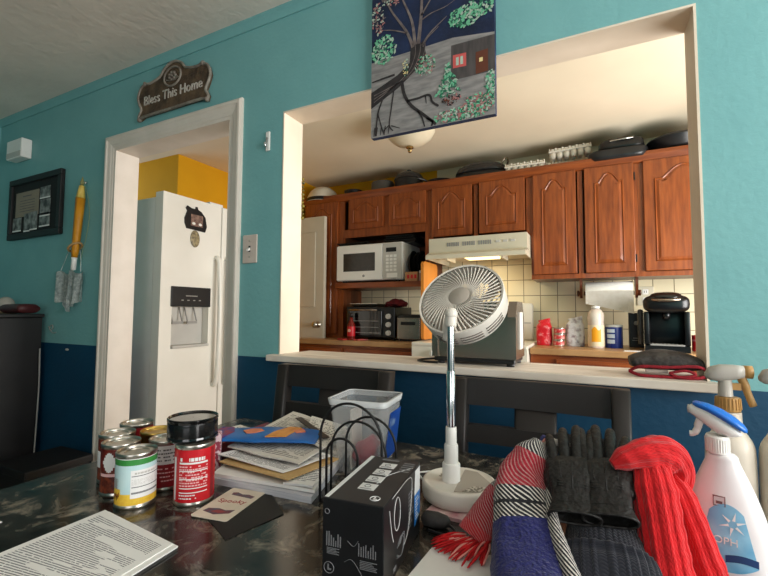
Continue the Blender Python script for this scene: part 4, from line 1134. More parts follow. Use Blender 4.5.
# plaque
m_pl = mat('carved brown plaque', (104, 84, 62), 0.7, rgb2=(62, 48, 36), scale=18, bump=0.5)
m_pr = mat('grey cast rim', (150, 142, 130), 0.5, rgb2=(110, 100, 90), scale=30)
t = thing('wall_plaque', 'small cast plaque with raised lettering above the doorway', 'plaque', (-1.74, 1.2795, 2.13))
ol = [(-0.235, 0.01), (-0.205, 0.022), (0.0, 0.022), (0.20, 0.022), (0.232, 0.008), (0.24, 0.03), (0.222, 0.06), (0.238, 0.09), (0.25, 0.125), (0.235, 0.165), (0.20, 0.185), (0.16, 0.18), (0.09, 0.195), (0.06, 0.225), (0.02, 0.243), (-0.02, 0.243), (-0.06, 0.225), (-0.09, 0.195), (-0.16, 0.18), (-0.20, 0.185), (-0.235, 0.165), (-0.25, 0.125), (-0.238, 0.09), (-0.222, 0.06), (-0.24, 0.03)]
bm = NB(); prism(bm, ol, -0.016, -0.0005, axis='y'); pb = obj('plaque_body', bm, m_pl, t)
bm = NB(); tube(bm, [(p[0], -0.016, p[1]) for p in smooth_path([(a, b_, 0) for a, b_ in ol] + [(ol[0][0], ol[0][1], 0)], 3)][:-1] if False else [(v.x, -0.016, v.y) for v in smooth_path([(a, b_, 0) for a, b_ in ol + [ol[0]]], 3)][:-1], 0.0065, 8, closed=True)
for p in ((-0.235, 0.012), (0.232, 0.012), (0.2, 0.186), (-0.2, 0.186)):
    sphere(bm, (p[0], -0.016, p[1]), 0.011, 12, 8)
obj('rim', bm, m_pr, t, smooth=60)
bm = NB(); tube(bm, [(0.058 * math.cos(a * PI / 12), -0.017, 0.175 + 0.045 * math.sin(a * PI / 12)) for a in range(24)], 0.005, 8, closed=True)
for k in range(7):
    a = k / 7 * 2 * PI
    sphere(bm, (0.02 * math.cos(a), -0.017, 0.177 + 0.016 * math.sin(a)), 0.008, 10, 6)
sphere(bm, (0, -0.019, 0.177), 0.007, 10, 6); tube(bm, [(-0.04, -0.018, 0.165), (-0.015, -0.018, 0.155), (0.015, -0.018, 0.155), (0.04, -0.018, 0.165)], 0.003, 6)
obj('flower_medallion', bm, m_pr, t, smooth=60)
bm = NB(); bmx = lettering('lettering', 'Bless This Home', 0.056, mat('worn silver lettering', (206, 200, 190), 0.5, rgb2=(170, 162, 150), scale=30), t, Matrix.Translation((0, -0.017, 0.095)) @ Matrix.Rotation(PI / 2, 4, 'X'), depth=0.003, font_scale=(1.07, 1.15))
bm.free()

# hook, switch
t = thing('wall_hook', 'small white hook on the wall between the doorway and the painting', 'hook', (-1.163, 1.2795, 1.893))
bm = NB(); box(bm, (-0.011, -0.007, -0.038), (0.011, -0.0005, 0.042), bev=0.004); obj('back_plate', bm, m_whitep, t)
bm = NB(); tube(bm, smooth_path([(0, -0.008, 0.015), (0, -0.013, -0.005), (0, -0.016, -0.022), (0, -0.020, -0.018), (0, -0.021, -0.008)], 5), 0.0045, 8); obj('hook_arm', bm, m_chrome, t)
t = thing('light_switch', 'pale light switch plate right of the doorway', 'switch', (-1.246, 1.2795, 1.463))
bm = NB(); box(bm, (-0.038, -0.0065, -0.058), (0.038, -0.0005, 0.058), bev=0.003); pl = obj('switch_plate', bm, mat('almond switch plate', (206, 192, 180), 0.45, rgb2=(198, 184, 172), scale=20), t)
bm = NB(); box(bm, (-0.005, -0.008, -0.012), (0.005, -0.0063, 0.012)); obj('toggle_slot', bm, m_black, pl)
bm = NB(); prism(bm, [(-0.007, -0.006), (-0.02, -0.011), (-0.02, -0.003), (-0.007, 0.006)], -0.0045, 0.0045, axis='x'); obj('toggle', bm, m_whitep, t)
bm = NB(); [sphere(bm, (0, -0.0068, z), 0.004, 10, 6, sq=(1, 0.35, 1)) for z in (-0.032, 0.032)]; obj('screws', bm, m_tin, pl)

# door chime
t = thing('door_chime', 'small white door chime box high on the left of the wall', 'chime', (-3.11, 1.2795, 2.18))
bm = NB(); box(bm, (-0.09, -0.055, -0.058), (0.09, -0.0005, 0.058), bev=0.006); obj('chime_box', bm, m_whitep, t)
bm = NB(); box(bm, (-0.084, -0.057, -0.052), (0.084, -0.0545, -0.02), bev=0.001); obj('grille_strip', bm, m_lgrey, t)

# picture frame with diploma and snapshots
t = thing('framed_certificate', 'black framed certificate with snapshots on the left wall end', 'picture frame', (-2.93, 1.2795, 1.82))
W2, H2 = 0.29, 0.185
bm = NB()
for (a, b_, c_, d_) in ((-W2, W2, H2 - 0.035, H2), (-W2, W2, -H2, -H2 + 0.035), (-W2, -W2 + 0.035, -H2 + 0.035, H2 - 0.035), (W2 - 0.035, W2, -H2 + 0.035, H2 - 0.035)):
    box(bm, (a, -0.024, c_), (b_, -0.0005, d_), bev=0.004)
obj('frame', bm, m_blackm, t)
bm = NB(); box(bm, (-W2 + 0.035, -0.012, -H2 + 0.035), (W2 - 0.035, -0.002, H2 - 0.035)); bk = obj('dark_mat', bm, mat('black mat board', (20, 20, 20), 0.8), t)
bm = NB(); box(bm, (-0.22, -0.0132, -0.05), (0.045, -0.0122, 0.10)); dc = obj('certificate', bm, mat('aged certificate paper', (150, 138, 120), 0.8, rgb2=(138, 126, 110), scale=10), t)
bm = NB(); box(bm, (-0.14, -0.0137, 0.07), (-0.04, -0.0133, 0.076)); [box(bm, (-0.17, -0.0137, 0.045 - i * 0.016), (0.0, -0.0133, 0.048 - i * 0.016)) for i in range(5)]; obj('certificate_lines', bm, m_ink, dc)
m_snap = mat('black and white snapshot', (150, 150, 146), 0.5, rgb2=(40, 40, 40), scale=26, detail=3)
for (x, z, a, b_) in ((-0.19, -0.095, 0.05, 0.042), (-0.075, -0.09, 0.035, 0.055), (0.0, -0.085, 0.04, 0.055), (0.115, 0.07, 0.055, 0.035), (0.12, -0.02, 0.055, 0.05), (0.12, -0.09, 0.055, 0.04)):
    bm = NB(); box(bm, (x - a, -0.0146, z - b_), (x + a, -0.0138, z + b_)); sn = obj('snapshot', bm, m_snap, t)
    bm = NB(); box(bm, (x - a, -0.0152, z - b_), (x + a, -0.0147, z - b_ + 0.008)); obj('white_border', bm, m_paper, sn)

# big pencil decoration, with a string and a lace pouch hanging below it
m_py = mat('mustard pencil', (206, 140, 22), 0.5, rgb2=(190, 124, 14), scale=14)
t = thing('pencil_ornament', 'long yellow pencil-shaped ornament hanging on the wall left of the doorway', 'ornament', (-2.455, 1.2795, 1.42))
M0 = Matrix.Translation((0, -0.034, 0)) @ Matrix.Rotation(0.10, 4, 'Y')
bm = NB(); lathe(bm, [(0.014, 0.07), (0.017, 0.1), (0.020, 0.26), (0.022, 0.385)], 6, M=M0); obj('barrel', bm, m_py, t)
bm = NB(); lathe(bm, [(0.0215, 0.3855), (0.012, 0.45), (0.0078, 0.452)], 6, M=M0); obj('bare_wood_cone', bm, mat('pale pencil wood', (222, 190, 92), 0.6), t)
bm = NB(); lathe(bm, [(0.0078, 0.4525), (0.009, 0.47), (0.001, 0.50)], 10, M=M0); obj('lead_tip', bm, mat('dull olive tip', (132, 132, 82), 0.6), t)
bm = NB(); lathe(bm, [(0.001, 0.0), (0.012, 0.005), (0.012, 0.055), (0.0138, 0.0695)], 12, M=M0); obj('white_end', bm, m_whitep, t)
bm = NB(); tube(bm, [(0.035 * math.cos(a * PI / 10), -0.03 + 0.028 * math.sin(a * PI / 10), 0.125 + 0.02 * math.cos(a * PI / 10)) for a in range(20)], 0.006, 6, closed=True); obj('rope_ring', bm, mat('tan rope', (176, 140, 90), 0.9), t)
t = thing('ornament_string', 'thin pale string looped from the top of the pencil ornament', 'string', (-2.43, 1.2795, 1.42))
bm = NB(); tube(bm, smooth_path([(0.0, -0.012, 0.47), (0.025, -0.006, 0.40), (0.045, -0.004, 0.29), (0.022, -0.004, 0.17), (0.0, -0.004, 0.12), (-0.02, -0.004, 0.03)], 6), 0.0018, 5); obj('string_line', bm, mat('pale green string', (132, 158, 128), 0.9), t)
bm = NB(); lathe(bm, [(0.001, 0), (0.006, 0.001), (0.006, 0.01), (0.001, 0.012)], 10, M=Matrix.Translation((0.0, -0.001, 0.475)) @ Matrix.Rotation(PI / 2, 4, 'X')); obj('nail', bm, m_tin, t)
m_lace = mat('grey lace cloth', (226, 232, 228), 0.9, rgb2=(170, 184, 182), scale=60, bump=0.5)
bm = NB()
N, Mv = 24, 12
g_ = [[None] * (Mv + 1) for _ in range(N + 1)]
for i in range(N + 1):
    u = i / N
    for k in range(Mv + 1):
        v = k / Mv
        x = -0.118 + 0.236 * u
        bot = -0.03 * math.sin(u * PI) ** 0.5 - (0.05 if 0.35 < u < 0.7 else 0.0) * (1 - abs(u - 0.52) / 0.18 if 0.35 < u < 0.7 else 0) - 0.012 * math.sin(u * 20)
        z = 0.0 - v * (0.145 - bot) + 0.01 * math.sin(u * 13)
        y = -0.02 - 0.012 * math.sin(u * 26) * (0.3 + v) - 0.008 * math.sin(u * 9 + 2)
        g_[i][k] = bm.verts.new((x * (1 - 0.12 * v * v), y, z))
for i in range(N):
    for k in range(Mv):
        bm.faces.new((g_[i][k], g_[i + 1][k], g_[i + 1][k + 1], g_[i][k + 1]))
bmesh.ops.solidify(bm, geom=bm.faces[:], thickness=0.004)
t = thing('lace_pouch', 'grey lace cloth pouch hanging by thin cords under the pencil ornament', 'pouch', (-2.515, 1.2795, 1.415))
obj('pouch_cloth', bm, m_lace, t, smooth=60)
bm = NB(); tube(bm, smooth_path([(-0.10, -0.018, -0.002), (-0.07, -0.012, 0.06), (-0.02, -0.008, 0.14), (0.04, -0.006, 0.145)], 5), 0.0016, 5); tube(bm, smooth_path([(0.10, -0.018, 0.0), (0.085, -0.012, 0.06), (0.06, -0.006, 0.12)], 5), 0.0016, 5); obj('hanging_cords', bm, m_lace, t)

# little bit of white cable on the wall
bm = NB(); tube(bm, smooth_path([(-2.73, 1.2745, 1.12), (-2.70, 1.272, 1.10), (-2.68, 1.272, 1.115), (-2.69, 1.272, 1.13), (-2.715, 1.272, 1.11), (-2.68, 1.274, 1.085), (-2.65, 1.2745, 1.09)], 5), 0.0025, 6)
tag(centre(obj('cable_end', bm, mat('pale cable', (150, 156, 152), 0.6))), 'short pale cable end sticking out of the wall right of the black cabinet', 'cable')
bm = NB(); sphere(bm, (-2.54, 1.277, 1.0), 0.008, 10, 6, sq=(2.2, 0.3, 0.8))
tag(centre(obj('wall_nail', bm, m_lgrey, smooth=60)), 'tiny pale nail head on the dark blue wall left of the doorway', 'nail')

# black cabinet in the left corner
t = thing('black_cabinet', 'tall black cabinet in the dim left corner', 'cabinet', (-3.05, 1.02, 0))
bm = NB(); box(bm, (-3.42, 0.80, 0.03), (-2.75, 1.255, 1.17), bev=0.004); obj('cabinet_body', bm, m_blackm, t)
bm = NB(); box(bm, (-3.425, 0.785, 1.1705), (-2.74, 1.26, 1.19), bev=0.004); obj('cabinet_top', bm, m_blackm, t)
for x0, x1 in ((-3.41, -3.095), (-3.085, -2.76)):
    bm = NB(); box(bm, (x0, 0.782, 0.86), (x1, 0.7995, 1.155), bev=0.003); dr_ = obj('drawer', bm, m_blackm, t)
    bm = NB(); box(bm, (x0, 0.784, 0.06), (x1, 0.7995, 0.845), bev=0.003); dd = obj('door', bm, m_black, t)
    for p_, z in ((dr_, 1.0), (dd, 0.70)):
        bm = NB(); sphere(bm, ((x0 + x1) / 2, 0.772, z), 0.012, 12, 8); obj('knob', bm, m_blackm, p_)
finish(t)
bm = NB(); tube(bm, smooth_path([(-2.733, 1.24, 1.0), (-2.735, 1.245, 0.8), (-2.73, 1.24, 0.6), (-2.728, 1.235, 0.42), (-2.70, 1.22, 0.38)], 6), 0.004, 6)
tag(centre(obj('power_cord', bm, mat('dull white cord', (150, 150, 146), 0.6))), 'thin pale cord running down the wall beside the black cabinet', 'cord')
KZ = 1.1905
t = thing('globe_ornament', 'small round pale ornament on a base on the black cabinet', 'ornament', (-3.04, 1.20, KZ))
bm = NB(); lathe(bm, [(0.001, 0), (0.05, 0), (0.052, 0.008), (0.03, 0.016), (0.001, 0.016)], 20, cap=False); obj('ornament_base', bm, mat('tan base', (150, 130, 100), 0.5), t)
bm = NB(); sphere(bm, (0, 0, 0.055), 0.042); obj('globe', bm, mat('pale grey globe', (172, 168, 156), 0.25), t)
bm = NB(); secs = [((x, 0, 0.028), (0, 1, 0), (0, 0, 1), 0.05, 0.026 * (1 - 0.4 * (i == 0 or i == 5))) for i, x in enumerate((-0.11, -0.09, -0.03, 0.04, 0.09, 0.105))]; loft(bm, secs, 24, ex=3)
o = obj('red_case', bm, mat('dark red case', (70, 24, 26), 0.5)); o.location = (-2.83, 1.18, KZ + 0.0); tag(o, 'dark red rounded case on the black cabinet right of the round ornament', 'case')
bm = NB(); box(bm, (-0.04, -0.03, 0), (0.04, 0.03, 0.05), bev=0.006)
o = obj('pink_trinket', bm, mat('dull pink trinket', (150, 120, 118), 0.6)); o.location = (-3.14, 1.2, KZ); tag(o, 'dull pink trinket at the left edge of the black cabinet top', 'trinket')
# dark low box beside the cabinet
t = thing('storage_box', 'low black storage box on the floor right of the black cabinet', 'box', (-2.33, 1.10, 0))
bm = NB(); box(bm, (-0.13, -0.13, 0.0), (0.13, 0.13, 0.48), bev=0.006); obj('box_body', bm, m_blackm, t)
bm = NB(); box(bm, (-0.14, -0.14, 0.4805), (0.14, 0.14, 0.515), bev=0.006); obj('lid', bm, m_blackm, t)
# bead strand on the kitchen side of the left reveal
bm = NB()
for k in range(11):
    sphere(bm, (-1.0815 + 0.002 * (k % 2), 1.4005, 1.60 + 0.0165 * k), 0.005 + 0.0025 * (k % 3 == 0), 10, 7)
tube(bm, [(-1.081, 1.4005, 1.60), (-1.081, 1.4005, 1.775)], 0.0012, 5)
tag(centre(obj('bead_strand', bm, mat('dark and yellow beads', (30, 28, 24), 0.4, rgb2=(150, 130, 30), scale=50))), 'short strand of dark beads hanging at the left reveal of the opening', 'beads')
# ================================================================== TABLE, CHAIRS
T = 0.885
m_tab = bpy.data.materials.new('dark marbled table laminate'); m_tab.use_nodes = True
nt = m_tab.node_tree; b = nt.nodes['Principled BSDF']
tc = nt.nodes.new('ShaderNodeTexCoord')
n1 = nt.nodes.new('ShaderNodeTexNoise'); n1.inputs['Scale'].default_value = 17; n1.inputs['Detail'].default_value = 9; n1.inputs['Distortion'].default_value = 0.7; n1.inputs['Roughness'].default_value = 0.68
r1 = nt.nodes.new('ShaderNodeValToRGB'); e = r1.color_ramp.elements
e[0].position = 0.36; e[0].color = lin((20, 19, 18)); e[1].position = 0.70; e[1].color = lin((150, 138, 120))
x_ = e.new(0.5); x_.color = lin((44, 42, 38)); x_ = e.new(0.58); x_.color = lin((96, 90, 80))
nt.links.new(tc.outputs['Object'], n1.inputs['Vector']); nt.links.new(n1.outputs['Fac'], r1.inputs['Fac']); nt.links.new(r1.outputs['Color'], b.inputs['Base Color'])
b.inputs['Roughness'].default_value = 0.16
t = thing('dining_table', 'dark marbled counter-height table covered in cans, papers and scarves', 'table', (-0.06, 0.4, 0))
bm = NB(); box(bm, (-0.975, -0.25, T - 0.032), (0.90, 0.985, T), bev=0.006); obj('table_top', bm, m_tab, t)
bm = NB()
for (a, b_) in (((-0.90, -0.19, T - 0.12), (0.83, -0.165, T - 0.033)), ((-0.90, 0.895, T - 0.12), (0.83, 0.92, T - 0.033)), ((-0.90, -0.165, T - 0.12), (-0.875, 0.895, T - 0.033)), ((0.805, -0.165, T - 0.12), (0.83, 0.895, T - 0.033))):
    box(bm, a, b_)
obj('apron', bm, m_blackm, t)
for x in (-0.90, 0.76):
    for y in (-0.19, 0.85):
        bm = NB(); box(bm, (x + 0.001, y + 0.001, 0), (x + 0.069, y + 0.069, T - 0.121), bev=0.004); obj('leg', bm, m_blackm, t)
finish(t)

m_chair = mat('dark espresso wood', (34, 30, 28), 0.5, rgb2=(26, 23, 21), scale=9, stretch=(1, 1, 0.2))
def chair(name, label, x, y):
    t = thing(name, label, 'chair', (x, y, 0), 0, 'dark chairs along the far side of the table')
    hw = 0.205
    for s in (-1, 1):
        bm = NB(); secs = [((s * (hw - 0.018), yy, z), (1, 0, 0), (0, 1, 0), 0.020, 0.022) for yy, z in ((0.0, 0), (0.0, 0.3), (0.0, 0.62), (0.012, 0.85), (0.035, 1.035))]
        loft(bm, secs, 16, ex=6); obj('back_post', bm, m_chair, t)
        bm = NB(); secs = [((s * (hw - 0.018), -0.38, z), (1, 0, 0), (0, 1, 0), w_, w_) for z, w_ in ((0, 0.016), (0.3, 0.019), (0.595, 0.022))]
        loft(bm, secs, 16, ex=6); obj('front_leg', bm, m_chair, t)
        bm = NB(); box(bm, (s * (hw - 0.018) - 0.012, -0.357, 0.22), (s * (hw - 0.018) + 0.012, -0.023, 0.25)); obj('stretcher', bm, m_chair, t)
    bm = NB(); box(bm, (-hw + 0.0, -0.40, 0.5965), (hw, -0.025, 0.64), bev=0.012); obj('seat', bm, mat('dark brown seat pad', (40, 34, 31), 0.6) if 'dark brown seat pad' not in bpy.data.materials else bpy.data.materials['dark brown seat pad'], t, smooth=40)
    bm = NB(); box(bm, (-hw + 0.04, -0.392, 0.54), (hw - 0.04, -0.372, 0.596)); box(bm, (-hw + 0.04, -0.012, 0.54), (hw - 0.04, 0.01, 0.596)); obj('seat_rail', bm, m_chair, t)
    def rail(nm, z0, z1, th=0.011, curve=0.012):
        bm = NB()
        n = 12; V = []
        for i in range(n + 1):
            xx = (-hw + 0.03) + (2 * hw - 0.06) * i / n
            cy = lambda z: 0.012 + (0.035 - 0.012) * (z - 0.85) / 0.185 if z > 0.85 else 0.012 * (z - 0.62) / 0.23
            bo = curve * (1 - (xx / hw) ** 2)
            V.append([bm.verts.new((xx, cy(z) + bo + dy, z)) for z, dy in ((z0, -th), (z1, -th), (z1, th), (z0, th))])
        for i in range(n):
            for k in range(4):
                bm.faces.new((V[i][k], V[i][(k + 1) % 4], V[i + 1][(k + 1) % 4], V[i + 1][k]))
        bm.faces.new(V[0]); bm.faces.new(V[-1][::-1])
        return obj(nm, bm, m_chair, t)
    rail('top_rail', 0.968, 1.036); rail('middle_rail', 0.875, 0.918); rail('lower_rail', 0.735, 0.775)
    bm = NB(); secs = [((0, yy + 0.012, z), (1, 0, 0), (0, 1, 0), 0.05, 0.0085) for yy, z in ((0.0025, 0.64), (0.006, 0.74), (0.011, 0.85), (0.026, 0.967))]
    loft(bm, secs, 16, ex=6); obj('centre_splat', bm, m_chair, t)
    return t
chair('dining_chair', 'dark wooden chair with wide top rail behind the clear bin and papers', -0.735, 1.085)
chair('dining_chair', 'dark wooden chair with wide top rail behind the fan and scarves', -0.137, 1.085)

# ================================================================== CANS
def patch(bm, r, a0, a1, z0, z1, mi=0, n=None):
    n = n or max(2, int((a1 - a0) / 0.12))
    for i in range(n):
        b0, b1 = a0 + (a1 - a0) * i / n, a0 + (a1 - a0) * (i + 1) / n
        f = quad(bm, [(r * math.cos(b0), r * math.sin(b0), z0), (r * math.cos(b1), r * math.sin(b1), z0), (r * math.cos(b1), r * math.sin(b1), z1), (r * math.cos(b0), r * math.sin(b0), z1)], mi)
        f.smooth = True
m_green = mat('green print', (54, 138, 62), 0.4); m_sky = mat('pale sky print', (196, 222, 222), 0.4, rgb2=(182, 212, 218), scale=30)
m_corn = mat('corn kernel print', (236, 198, 70), 0.4, rgb2=(222, 168, 44), scale=90); m_wlab = mat('white print', (240, 238, 236), 0.45); m_chili = mat('dark red bean print', (120, 34, 22), 0.4, rgb2=(84, 22, 16), scale=60)
m_dred = mat('deep red print', (150, 24, 34), 0.4, rgb2=(132, 18, 28), scale=30); m_pinkl = mat('pale pink print', (240, 190, 190), 0.45); m_bean = mat('brown bean print', (134, 60, 34), 0.4, rgb2=(86, 30, 20), scale=110, lo=0.42, hi=0.58)
m_goldt = mat('gold lacquered tin', (206, 172, 92), 0.3, 1.0, rgb2=(184, 148, 74), scale=30)
def can(name, label, x, y, r, h, lab_mats, paint, z=T, lid=None, group='food cans at the left of the table'):
    t = thing(name, label, 'can', (x, y, z), math.atan2(-y, -x), group)       # local +x looks at the viewer's seat
    bm = NB()
    lathe(bm, [(0.001, 0.003), (r * 0.9, 0.002), (r * 0.96, 0.0), (r, 0.002), (r, 0.005), (r * 0.97, 0.007), (r * 0.97, h - 0.007), (r, h - 0.005), (r, h - 0.001), (r * 0.98, h), (r * 0.94, h - 0.001), (r * 0.92, h - 0.005), (r * 0.8, h - 0.005), (r * 0.78, h - 0.0035), (r * 0.6, h - 0.0035), (r * 0.58, h - 0.005), (0.001, h - 0.005)], 48, cap=False)
    obj('can_body', bm, lid or m_tin, t, smooth=50)
    if paint:
        bm = NB(); lathe(bm, [(r * 0.975, 0.0075), (r * 0.978, 0.009), (r * 0.978, h - 0.009), (r * 0.975, h - 0.0075)], 48, cap=False)
        lb = obj('label', bm, lab_mats[0], t, smooth=50)
        bm = NB(); paint(bm, r * 0.978 + 0.0003, h); obj('label_print', bm, lab_mats, lb, recalc=False)
    return t
def textlines(bm, r, a0, a1, z0, z1, n, mi, rn, thick=0.45):
    for i in range(n):
        zc = z1 - (z1 - z0) * (i + 0.5) / n
        hh = (z1 - z0) / n * thick / 2
        a = a0
        while a < a1 - 0.03:
            w_ = min(rn.uniform(0.05, 0.16), a1 - a)
            if rn.random() < 0.85:
                patch(bm, r, a, a + w_, zc - hh, zc + hh, mi, 2)
            a += w_ + 0.03
# NB: seen from the seat, +angle runs to the right
def p_corn(bm, r, h):
    rn = random.Random(1)
    patch(bm, r, -1.6, 1.6, h - 0.018, h - 0.0085, 1); patch(bm, r, -1.6, 1.6, 0.026, h - 0.018, 2)
    patch(bm, r, -1.6, 1.6, 0.008, 0.026, 3); patch(bm, r, -1.6, -0.95, 0.020, 0.05, 5); 
    patch(bm, r + 0.0002, -1.35, -0.78, 0.026, 0.034, 3)
    for k in range(6): patch(bm, r + 0.0003, -1.25 + 0.07 * k, -1.2 + 0.07 * k, 0.016 + 0.003 * (k % 3), 0.023 + 0.003 * (k % 3), 5, 1)
    patch(bm, r + 0.0003, -0.25, 1.35, 0.019, h - 0.026, 4)
    for z in (h - 0.036, h - 0.062, 0.036, 0.026): patch(bm, r + 0.0005, -0.2, 1.3, z, z + 0.0012, 6)
    textlines(bm, r + 0.0005, -0.2, 0.9, 0.04, h - 0.04, 5, 7, rn, 0.3); textlines(bm, r + 0.0005, -0.2, 1.2, h - 0.034, h - 0.028, 1, 7, rn, 0.5)
dA = [(-0.832, 0.554, 0.845), (-0.847, 0.531, 0.914), (-0.851, 0.525, 0.984), (-0.834, 0.553, 1.05), (-0.812, 0.584, 0.965), (-0.801, 0.598, 0.90), (-0.768, 0.641, 0.815)]
def cpos(i): return dA[i][0] * dA[i][2], dA[i][1] * dA[i][2]
CR, CH = 0.0315, 0.0895
can('corn_can', 'can with green band, white panel and yellow corn picture, at the front of the cans', *cpos(0), CR, CH, [m_wlab, m_green, m_sky, m_corn, m_wlab, m_chili, m_ink, m_lgrey], p_corn)
def p_chili(bm, r, h):
    patch(bm, r, -1.6, 1.6, 0.008, 0.045, 1); patch(bm, r, -1.6, 1.6, 0.045, h - 0.0085, 0)
    for k in range(9):
        a0 = -1.0 + k * 0.09; hh = 0.017 * math.sin((k + 0.5) / 9 * PI); patch(bm, r + 0.0003, a0, a0 + 0.091, 0.06 - hh, 0.06 + hh, 2, 1)
    patch(bm, r + 0.0003, -1.2, 0.2, 0.036, 0.041, 3)
can('chili_can', 'dark red-brown can with a pale oval, left of the corn can', *cpos(1), CR, CH, [m_chili, m_bean, m_wlab, m_pinkl], p_chili)
def p_plain(bm, r, h):
    patch(bm, r, -1.6, 1.6, 0.03, 0.06, 1)
can('bean_can', 'can behind the dark red-brown can, just its grey top showing', *cpos(2), CR, CH, [m_bean, m_wlab], p_plain)
can('soup_can', 'farthest can of the group, only its reddish rim showing above the others', *cpos(3), CR, CH, [m_dred, m_wlab], p_plain)
can('fruit_can', 'can with a gold lid in the middle of the group', *cpos(4), CR, CH, [m_goldt, m_wlab], p_plain, lid=m_goldt)
def p_mid(bm, r, h):
    rn = random.Random(4)
    patch(bm, r, -1.6, 1.6, 0.048, h - 0.0085, 1); patch(bm, r, -1.6, 1.6, 0.008, 0.048, 0)
    textlines(bm, r + 0.0003, -1.2, 1.2, 0.052, h - 0.013, 4, 2, rn, 0.4); textlines(bm, r + 0.0003, -1.2, 1.2, 0.016, 0.044, 4, 3, rn, 0.3)
can('bean_can', 'white over deep red can between the corn can and bright red can', *cpos(5), CR - 0.001, CH, [m_dred, m_wlab, m_ink, m_pinkl], p_mid)
def p_red(bm, r, h):
    rn = random.Random(5)
    patch(bm, r, -1.6, 1.6, 0.008, h - 0.0085, 0); patch(bm, r + 0.0002, 0.85, 1.15, 0.008, h - 0.009, 2)
    textlines(bm, r + 0.0004, -0.75, 0.6, 0.074, 0.081, 1, 1, rn, 0.8)
    for k, z in enumerate((0.070, 0.058, 0.045, 0.030, 0.023)): patch(bm, r + 0.0004, -0.8, 0.65, z, z + (0.0016 if k else 0.003), 1)
    textlines(bm, r + 0.0004, -0.8, 0.65, 0.033, 0.068, 8, 3, rn, 0.5); textlines(bm, r + 0.0004, -0.8, 0.1, 0.012, 0.022, 2, 1, rn, 0.4)
    patch(bm, r + 0.0004, -1.25, -1.05, 0.01, 0.08, 1)
can('tomato_can', 'bright red can with white nutrition print, the black can on top of it', *cpos(6), CR + 0.0012, CH + 0.011, [m_red, m_wlab, m_dred, m_pinkl], p_red)
t = thing('black_can', 'short glossy black can resting on top of the red can', 'can', (-0.643, 0.530, T + CH + 0.0118), 0, 'food cans at the left of the table')
bm = NB(); lathe(bm, [(0.001, 0.002), (0.039, 0.002), (0.0405, 0.0), (0.042, 0.002), (0.042, 0.005), (0.041, 0.007), (0.041, 0.031), (0.042, 0.033), (0.042, 0.037), (0.0405, 0.038), (0.039, 0.035), (0.001, 0.035)], 48, cap=False); obj('can_body', bm, m_blackg, t, smooth=50)
bm = NB(); lathe(bm, [(0.0413, 0.0075), (0.0415, 0.009), (0.0415, 0.029), (0.0413, 0.0305)], 48, cap=False); lb = obj('label', bm, mat('glossy black label', (20, 19, 19), 0.22, coat=0.4), t, smooth=50)
# little patterned packet box behind the red can
bm = NB(); box(bm, (-0.02, -0.015, 0), (0.02, 0.015, 0.074), bev=0.002)
t = tag(obj('packet_box', bm, mat('pink dotted carton', (226, 200, 206), 0.6, rgb2=(150, 56, 76), scale=150, lo=0.48, hi=0.55, detail=0)), 'small pink dotted carton standing behind the red can', 'carton'); t.location = (-0.712, 0.632, T + 0.0002); t.rotation_euler = (0, 0, 0.75)

# ================================================================== PAPERS
def sheet(name, label, cat, corners, z, th, m, curl=0.0, nu=8, nv=8, group=None, parent=None, wave=0.0, seed=0):
    """thick little slab over four corners (x,y), counter-clockwise, with lifted edges"""
    bm = NB(); uv = bm.loops.layers.uv.verify()
    c = [Vector((p[0], p[1], 0)) for p in corners]
    rn = random.Random(seed); ph = rn.random() * 6
    G = []
    for i in range(nu + 1):
        row = []
        for k in range(nv + 1):
            u, v = i / nu, k / nv
            p = c[0] * (1 - u) * (1 - v) + c[1] * u * (1 - v) + c[2] * u * v + c[3] * (1 - u) * v
            e_ = max(abs(u - 0.5), abs(v - 0.5)) * 2
            dz = curl * e_ ** 4 * (0.5 + 0.5 * math.sin(ph + 3 * u + 4 * v)) + wave * math.sin(ph + 5 * u + 3 * v) ** 2
            row.append((bm.verts.new((p.x, p.y, z + th + dz)), bm.verts.new((p.x, p.y, z + dz))))
        G.append(row)
    for i in range(nu):
        for k in range(nv):
            f = bm.faces.new([G[a][b_][0] for a, b_ in ((i, k), (i + 1, k), (i + 1, k + 1), (i, k + 1))])
            for lp, (a, b_) in zip(f.loops, ((i, k), (i + 1, k), (i + 1, k + 1), (i, k + 1))): lp[uv].uv = (a / nu, b_ / nv)
            bm.faces.new([G[a][b_][1] for a, b_ in ((i, k), (i, k + 1), (i + 1, k + 1), (i + 1, k))])
    for i in range(nu):
        bm.faces.new((G[i][0][0], G[i][0][1], G[i + 1][0][1], G[i + 1][0][0])); bm.faces.new((G[i][nv][0], G[i + 1][nv][0], G[i + 1][nv][1], G[i][nv][1]))
    for k in range(nv):
        bm.faces.new((G[0][k][0], G[0][k + 1][0], G[0][k + 1][1], G[0][k][1])); bm.faces.new((G[nu][k][0], G[nu][k][1], G[nu][k + 1][1], G[nu][k + 1][0]))
    o = obj(name, bm, m, parent)
    if label:
        centre(o); tag(o, label, cat, group)
    return o
